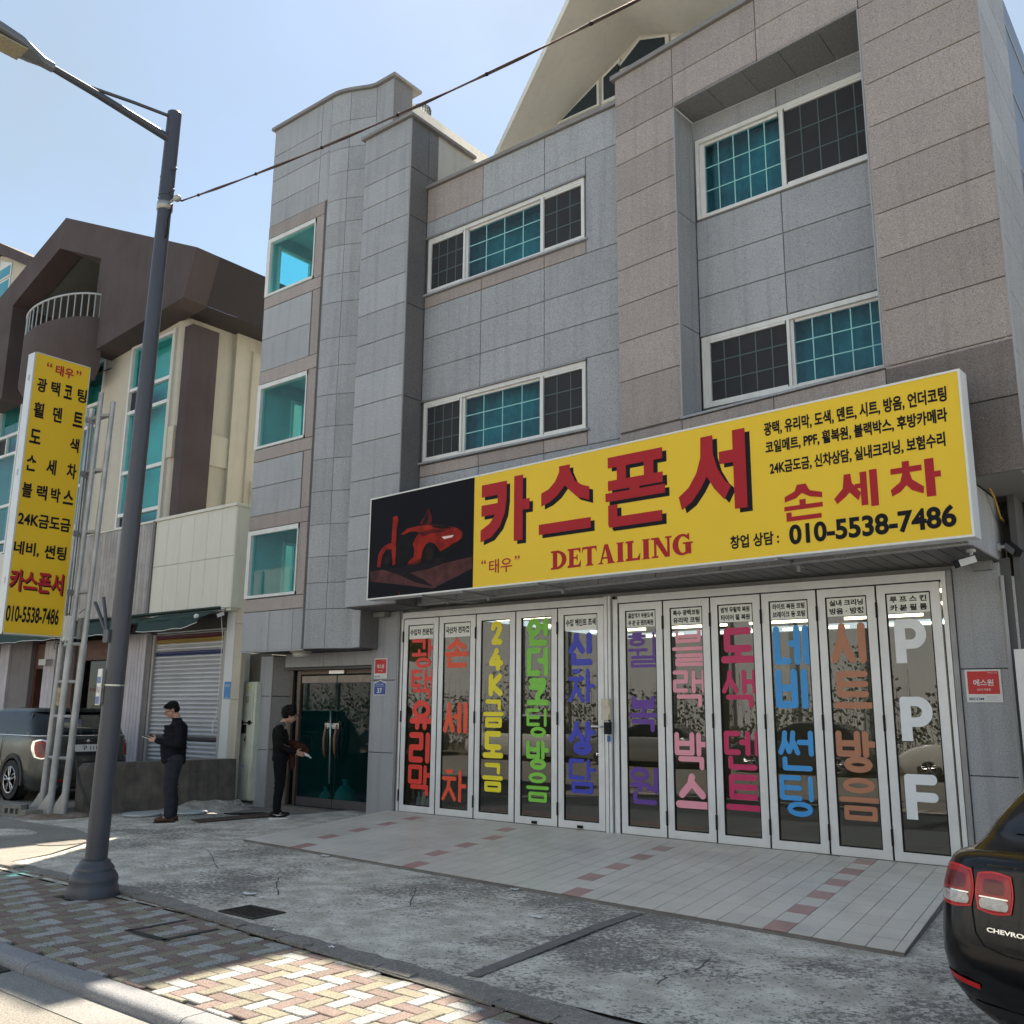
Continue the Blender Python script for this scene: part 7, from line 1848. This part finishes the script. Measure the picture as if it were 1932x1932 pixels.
def etube(q, pts, rad, n=20):
    """vertical chain of elliptical sections: (x, y, z), (depth, width)"""
    rws = [[(p[0] + r[0] * math.cos(2 * PI * i / n), p[1] + r[1] * math.sin(2 * PI * i / n), p[2]) for i in range(n)] for p, r in zip(pts, rad)]
    n0 = len(q.v); q.grid(rws, True)
    q.f.append(tuple(n0 + n - 1 - i for i in range(n))); q.m.append(0); k0 = n0 + (len(rws) - 1) * n; q.f.append(tuple(k0 + i for i in range(n))); q.m.append(0)
def limb(q, pts, r, n=14):
    q.tube(pts, r, n)
    for p, r_ in zip(pts, r): q.blob(p, (r_, r_, r_), n, 8)
def hand(q, w, d, up, side, curl=.6):
    """w wrist, d forward, up palm normal, side towards the thumb: palm, four bent fingers, thumb"""
    w = Vector(w); d = Vector(d).normalized(); up = Vector(up).normalized(); side = Vector(side).normalized()
    q.blob(w + d * .045, (.05, .037, .016), 12, 8, (d, side, up))
    q.tube([w - d * .02, w + d * .02], [.024, .026], 10)
    for k, (off_, L) in enumerate(((.028, .068), (.010, .076), (-.009, .070), (-.027, .055))):
        b_ = w + d * .080 + side * off_; m1_ = b_ + d * L * .5 + up * .004; m2_ = m1_ + (d * math.cos(curl) + up * math.sin(curl)) * L * .35; m3_ = m2_ + (d * math.cos(curl * 2) + up * math.sin(curl * 2)) * L * .3
        q.tube([b_ - d * .02, b_, m1_, m2_, m3_], [.0095, .0095, .009, .0085, .007], 8); q.blob(m3_, (.0072,) * 3, 8, 6)
    t0 = w + d * .025 + side * .03; t1 = t0 + (d * .5 + side * .8).normalized() * .035; t2 = t1 + (d * .9 + side * .2 + up * .3).normalized() * .035
    q.tube([t0 - side * .01, t0, t1, t2], [.013, .013, .011, .009], 8); q.blob(t2, (.009,) * 3, 8, 6)
SKIN = mat('skin', (.46, .27, .19), .55, noise=.1, nscale=20)
HAIR = mat('hair_black', (.008, .007, .007), .7, spec=.15, bump=.6, bscale=120)
def head(q, c, pitch, s=1.0):
    """head blobs; c = centre, pitch = bow of the face downwards (rad); forward is +x"""
    c = Vector(c); f = Vector((math.cos(pitch), 0, -math.sin(pitch))); u_ = Vector((math.sin(pitch), 0, math.cos(pitch))); l_ = Vector((0, 1, 0))
    P = lambda a, b_, z: c + f * a * s + l_ * b_ * s + u_ * z * s
    D = (f, l_, u_)
    q.blob(P(-.01, 0, .03), (.098 * s, .078 * s, .092 * s), 20, 14, D)
    q.blob(P(.03, 0, -.025), (.066 * s, .062 * s, .078 * s), 18, 12, D)
    q.blob(P(.055, 0, -.082), (.030 * s, .034 * s, .026 * s), 12, 8, D)       # chin
    q.blob(P(.02, 0, -.065), (.05 * s, .052 * s, .036 * s), 14, 8, D)          # jaw
    q.tube([P(.085, 0, .028), P(.098, 0, .0), P(.114, 0, -.022), P(.102, 0, -.030)], [.008 * s, .011 * s, .0135 * s, .009 * s], 8)
    q.blob(P(.104, 0, -.024), (.014 * s, .017 * s, .010 * s), 8, 6, D)
    q.blob(P(.080, 0, .034), (.016 * s, .055 * s, .010 * s), 12, 6, D)         # brow
    q.blob(P(.090, 0, -.050), (.010 * s, .026 * s, .007 * s), 10, 6, D); q.blob(P(.088, 0, -.059), (.010 * s, .022 * s, .007 * s), 10, 6, D)
    for sg in (-1, 1):
        q.blob(P(.062, sg * .036, -.02), (.022 * s, .02 * s, .02 * s), 10, 6, D)   # cheek
        q.blob(P(-.005, sg * .080, -.002), (.018 * s, .010 * s, .030 * s), 10, 8, D); q.blob(P(-.003, sg * .076, -.026), (.010 * s, .008 * s, .010 * s), 8, 6, D)
    return P, D
# ---- man with phone
def man():
    t = thing('person', 'person in a dark jacket and glasses standing looking down at a phone', 'person')
    H = Vector((.085, 0, 1.615)); pit = .50
    q = MB(); P, D = head(q, H, pit)
    q.tube([(-.015, 0, 1.42), (.01, 0, 1.50), (.045, 0, 1.57)], [.066, .058, .056], 16)
    etube(q, [(0, 0, .86), (-.0, 0, 1.0), (.0, 0, 1.2), (-.015, 0, 1.38), (-.01, 0, 1.43)], [(.11, .15), (.12, .145), (.12, .16), (.10, .17), (.06, .10)])
    for sg in (-1, 1):
        limb(q, [(-.01, sg * .17, 1.38), (-.03, sg * .225, 1.13)], [.05, .042]); limb(q, [(-.03, sg * .225, 1.13), (.27, sg * .085, 1.175)], [.042, .028])
        limb(q, [(0, sg * .085, .90), (.025, sg * .095, .50)], [.085, .06]); limb(q, [(.025, sg * .095, .50), (-.01 + .02 * sg, sg * .10, .10)], [.055, .038])
        hand(q, (.275, sg * .082, 1.178), (.95, -sg * .62, .12), (.0, -sg * .75, .65), (-.1, -sg * .1, 1) if sg > 0 else (.2, .6, .8), .7)
        limb(q, [(-.01 + .02 * sg, sg * .10, .09), (.10 + .02 * sg, sg * .11, .045)], [.035, .03])
    fuse('body', q, SKIN, t, .0075, 2)
    q = MB()
    for sg in (-1, 1): q.blob(P(.090, sg * .033, .012), (.008, .012, .006), 8, 6, D)
    build('eyes', q, mat('eye_dark', (.02, .015, .012), .3), t, smooth=True)
    q = MB(); q.blob(P(.098, 0, -.0545), (.004, .022, .0025), 8, 6, D); build('lips', q, mat('lips', (.22, .08, .07), .6), t, smooth=True)
    q = MB()
    for i in range(34):    # short parted hair: a cap and tufts
        pass
    q.blob(P(-.020, 0, .052), (.102, .086, .085), 20, 14, D); q.blob(P(-.05, 0, .01), (.068, .080, .080), 18, 12, D); q.blob(P(.035, .02, .098), (.062, .06, .030), 14, 8, D); q.blob(P(.045, -.02, .088), (.035, .048, .024), 14, 8, D)
    for sg in (-1, 1): q.blob(P(-.005, sg * .072, .035), (.03, .014, .035), 10, 8, D)
    fuse('hair', q, HAIR, t, .007, 1)
    q = MB()
    for sg in (-1, 1):
        ring_ = [P(.108, sg * .034 + .026 * math.cos(a), .006 + .019 * math.sin(a)) for a in [2 * PI * i / 16 for i in range(17)]]
        q.tube(ring_, .0028, 6); q.tube([P(.106, sg * .060, .012), P(.06, sg * .076, .014), P(-.0, sg * .083, .014)], .0026, 6)
    q.tube([P(.109, -.009, .01), P(.113, 0, .013), P(.109, .009, .01)], .0026, 6); build('glasses', q, BLACK, t, smooth=True)
    JK = mat('jacket_navy', (.010, .011, .016), .75, spec=.12, noise=.25, nscale=12, bump=.5, bscale=35)
    q = MB()   # padded jacket
    etube(q, [(.0, 0, .83), (.005, 0, .87), (.02, 0, .97), (.03, 0, 1.08), (.02, 0, 1.2), (-.005, 0, 1.32), (-.02, 0, 1.40), (-.02, 0, 1.45)], [(.165, .195), (.175, .20), (.182, .20), (.188, .20), (.178, .205), (.16, .21), (.125, .195), (.08, .105)])
    for k in range(9):
        z = .88 + k * .062; etube(q, [(.015, 0, z - .02), (.015, 0, z), (.015, 0, z + .02)], [(.165, .19), (.194 - abs(k - 3) * .004, .212), (.165, .19)])
    etube(q, [(-.01, 0, 1.42), (.0, 0, 1.47), (.012, 0, 1.505)], [(.088, .088), (.077, .077), (.072, .072)])
    for sg in (-1, 1):
        limb(q, [(-.02, sg * .175, 1.40), (-.045, sg * .225, 1.27), (-.05, sg * .245, 1.12)], [.075, .070, .062]); limb(q, [(-.05, sg * .245, 1.12), (.08, sg * .18, 1.12), (.265, sg * .09, 1.17)], [.062, .056, .042])
        for k in range(4): q.blob((-.04, sg * (.20 + .012 * k), 1.34 - k * .06), (.072, .070, .022), 14, 8)
    fuse('jacket', q, JK, t, .011, 2)
    q = MB()
    for sg in (-1, 1):
        dx = .03 * sg
        limb(q, [(.0, sg * .085, .90), (.01, sg * .09, .78), (.025 + dx * .3, sg * .095, .50)], [.138, .12, .092]); limb(q, [(.025 + dx * .3, sg * .095, .50), (-.01 + dx * .6, sg * .10, .30), (-.01 + dx, sg * .105, .10)], [.092, .085, .072])
        for z in (.13, .17, .46, .52): q.blob((.0 + dx * .8, sg * .102, z), (.072 if z < .3 else .086, .07 if z < .3 else .085, .014), 12, 6)
    etube(q, [(0, 0, .84), (0, 0, .98)], [(.125, .165), (.12, .16)])
    fuse('trousers', q, mat('trousers_charcoal', (.035, .038, .048), .85, spec=.12, noise=.3, nscale=14, bump=.4, bscale=25), t, .011, 2)
    for sg in (-1, 1):
        q = MB(); dx = .03 * sg; yy = sg * .105
        q.blob((.0 + dx, yy, .055), (.075, .047, .055), 16, 10); q.blob((.10 + dx, yy, .042), (.095, .050, .040), 16, 10); q.blob((-.05 + dx, yy, .045), (.05, .045, .045), 14, 8)
        o = fuse('shoe', q, mat('brown_leather', (.075, .028, .014), .4), t, .008, 2)
        q = MB(); q.prism([(-.105 + dx, yy - .035, 0), (.05 + dx, yy - .045, 0), (.15 + dx, yy - .045, 0), (.2 + dx, yy - .02, 0), (.2 + dx, yy + .02, 0), (.15 + dx, yy + .045, 0), (.05 + dx, yy + .045, 0), (-.105 + dx, yy + .035, 0)], (0, 0, .014)); build('sole', q, BLACK, o)
    return t
mn = man(); mn.location = (-13.46, -2.80, gz(-13.46, -2.8)); mn.rotation_euler = (0, 0, math.atan2(-.86, -.50)); mn.scale = (1.03,) * 3
ph = MB(); fw = Vector((.93, 0, .28)).normalized(); up = Vector((-.28, 0, .93))
ph.obox((.40, 0.0, 1.215), fw * .075, Vector((0, .036, 0)), up * .005)
po = build('phone', ph, BLACK, None); po.matrix_world = Matrix.Translation(mn.location) @ Matrix.Rotation(mn.rotation_euler.z, 4, 'Z') @ Matrix.Scale(1.03, 4)
tag(po, 'black phone held up in the hands of the person with glasses', 'phone')
q = MB(); q.obox((.405, .0, 1.207), fw * .08, Vector((0, .04, 0)), up * .004)
o = build('phone_case', q, WHITE, po)
# ---- woman with bag
def woman():
    t = thing('person', 'person in black with curly hair and brown visor cap facing the glass entrance', 'person')
    H = Vector((.10, 0, 1.505)); pit = .38
    q = MB(); P, D = head(q, H, pit, .95)
    q.tube([(-.03, 0, 1.34), (.01, 0, 1.40), (.06, 0, 1.46)], [.058, .05, .048], 16)
    etube(q, [(0, 0, .86), (-.01, 0, 1.0), (-.02, 0, 1.18), (-.03, 0, 1.31), (-.02, 0, 1.36)], [(.10, .14), (.095, .13), (.105, .145), (.09, .15), (.05, .09)])
    for sg in (-1, 1):
        limb(q, [(-.03, sg * .155, 1.31), (-.03, sg * .195, 1.08)], [.045, .038]); limb(q, [(-.03, sg * .195, 1.08), (.20, sg * .14, .965)], [.038, .025])
        limb(q, [(0, sg * .08, .88), (.01, sg * .075, .48)], [.08, .055]); limb(q, [(.01, sg * .075, .48), (-.02, sg * .07, .10)], [.05, .035])
        hand(q, (.205, sg * .138, .963), (.95, -sg * .25, -.25), (0, -sg * .9, -.3), (.2, -sg * .1, 1), .6)
        limb(q, [(-.02, sg * .07, .09), (.08, sg * .075, .045)], [.033, .028])
    fuse('body', q, SKIN, t, .0075, 2)
    q = MB()
    for sg in (-1, 1): q.blob(P(.090, sg * .033, .012), (.008, .012, .005), 8, 6, D)
    build('eyes', q, MATS['eye_dark'], t, smooth=True)
    q = MB(); q.blob(P(.098, 0, -.0545), (.004, .020, .0025), 8, 6, D); build('lips', q, MATS['lips'], t, smooth=True)
    random.seed(5); q = MB(); q.blob(P(-.03, 0, .055), (.110, .098, .098), 20, 14, D); q.blob(P(-.06, 0, 0), (.072, .088, .080), 18, 12, D)
    for i in range(170):      # curls
        th, ph_ = random.uniform(0, 2 * PI), random.uniform(-.5, 1.5)
        a = math.cos(ph_) * math.cos(th); b_ = math.cos(ph_) * math.sin(th); c = math.sin(ph_)
        if a > .55 and c < .55: continue
        q.blob(P(-.035 + a * .112, b_ * .10, .045 + c * .10), (random.uniform(.014, .026),) * 3, 8, 6)
    fuse('hair', q, HAIR, t, .008, 1)
    q = MB(); rws = []
    for i in range(9):
        a = -1.15 + 2.3 * i / 8; rws.append([P(.02 + .085 * math.cos(a), .090 * math.sin(a), .062), P(.06 + .11 * math.cos(a * .8), .088 * math.sin(a), .050), P(.085 + .135 * math.cos(a * .6), .070 * math.sin(a), .030)])
    q.grid(rws); q.grid([[Vector(p) + Vector((0, 0, -.006)) for p in r_] for r_ in rws[::-1]])
    build('visor', q, mat('visor_brown', (.10, .045, .022), .6), t, smooth=True)
    BT = mat('black_top', (.010, .0095, .009), .85, spec=.12, noise=.3, nscale=14, bump=.5, bscale=25)
    q = MB()
    etube(q, [(-.0, 0, .90), (-.01, 0, .96), (-.015, 0, 1.08), (-.025, 0, 1.2), (-.04, 0, 1.30), (-.035, 0, 1.36)], [(.115, .155), (.118, .155), (.118, .155), (.125, .16), (.105, .165), (.06, .085)])
    for sg in (-1, 1):
        limb(q, [(-.035, sg * .155, 1.315), (-.05, sg * .19, 1.2), (-.045, sg * .205, 1.07)], [.062, .060, .054]); limb(q, [(-.045, sg * .205, 1.07), (.06, sg * .18, 1.01), (.19, sg * .142, .97)], [.054, .050, .038])
        for z in (1.16, 1.10, 1.04): q.blob((-.045, sg * .20, z), (.058, .058, .014), 12, 6)
    for z in (.94, 1.0, 1.07): q.blob((-.01, 0, z), (.123, .160, .013), 18, 6)
    fuse('top', q, BT, t, .010, 2)
    q = MB(); etube(q, [(-.03, 0, 1.35), (-.015, 0, 1.385), (.0, 0, 1.41)], [(.072, .075), (.064, .066), (.060, .060)]); fuse('collar', q, mat('collar_grey', (.10, .09, .08), .8, noise=.4, nscale=60), t, .008, 1)
    q = MB()
    for sg in (-1, 1):
        limb(q, [(-.01, sg * .075, .90), (-.005, sg * .078, .76), (.01, sg * .075, .48)], [.112, .10, .073]); limb(q, [(.01, sg * .075, .48), (-.015, sg * .072, .28), (-.02, sg * .07, .10)], [.073, .066, .055])
        for z in (.12, .16, .20, .44, .50): q.blob((-.01, sg * .072, z), (.061 if z < .3 else .075, .06 if z < .3 else .075, .013), 12, 6)
    etube(q, [(-.01, 0, .84), (-.01, 0, .99)], [(.125, .15), (.11, .145)])
    fuse('trousers', q, mat('black_trousers', (.008, .0085, .012), .85, spec=.12, noise=.3, nscale=14, bump=.4, bscale=25), t, .010, 2)
    for sg in (-1, 1):
        q = MB(); yy = sg * .072; dx = .02 * sg
        q.blob((-.015 + dx, yy, .075), (.065, .042, .052), 16, 10); q.blob((.08 + dx, yy, .055), (.085, .043, .034), 16, 10); q.blob((-.05 + dx, yy, .07), (.05, .04, .045), 14, 8)
        o = fuse('sneaker', q, mat('sneaker_black', (.012, .012, .013), .6, spec=.2), t, .008, 2)
        q = MB(); q.prism([(-.11 + dx, yy - .034, 0), (.04 + dx, yy - .042, 0), (.13 + dx, yy - .042, 0), (.175 + dx, yy - .02, 0), (.175 + dx, yy + .02, 0), (.13 + dx, yy + .042, 0), (.04 + dx, yy + .042, 0), (-.11 + dx, yy + .034, 0)], (0, 0, .022)); build('sole', q, WHITE, o)
        q = MB()
        for s2 in (-1, 1): q.prism([(-.06 + dx, yy + s2 * .046, .072), (.02 + dx, yy + s2 * .047, .050), (.11 + dx, yy + s2 * .044, .066), (.02 + dx, yy + s2 * .047, .062)], (0, s2 * -.004, 0))
        build('side_flash', q, WHITE, o)
    return t
wm = woman(); wm.location = (-12.62, -1.42, gz(-12.62, -1.42)); wm.rotation_euler = (0, 0, math.atan2(.80, .60)); wm.scale = (1.06,) * 3
MW = Matrix.Translation(wm.location) @ Matrix.Rotation(wm.rotation_euler.z, 4, 'Z') @ Matrix.Scale(1.06, 4)
bg = thing('brown_bag', 'soft brown bag and cloth held on the forearms of the person in black', 'bag'); bg.matrix_world = MW
q = MB(); q.blob((.27, 0, 1.03), (.12, .10, .075), 14, 10); q.blob((.16, .0, 1.10), (.09, .09, .045), 14, 10); q.blob((.36, .0, .98), (.07, .08, .06), 14, 10); q.blob((.17, -.03, .82), (.05, .05, .13), 12, 8); q.blob((.15, -.03, .93), (.05, .05, .10), 12, 8); q.blob((.22, .03, 1.07), (.06, .06, .06), 12, 8)
fuse('bag_body', q, mat('bag_brown', (.055, .022, .013), .8, spec=.12, noise=.4, nscale=18, bump=.6, bscale=30), bg, .011, 1)
q = MB(); q.blob((.37, -.06, .925), (.065, .03, .022), 12, 8, (Vector((.9, 0, -.4)), Vector((0, 1, 0)), Vector((.4, 0, .9)))); 
for k in range(4): q.tube([(.40, -.06 + .012 * (k - 1.5), .905), (.43 + .01 * k, -.06 + .02 * (k - 1.5), .885 - .012 * (k % 2))], [.010, .007], 6)
q.tube([(.36, -.05, .93), (.33, -.05, .97)], [.02, .02], 8)
fuse('white_glove', q, WHITE, bg, .006, 1)
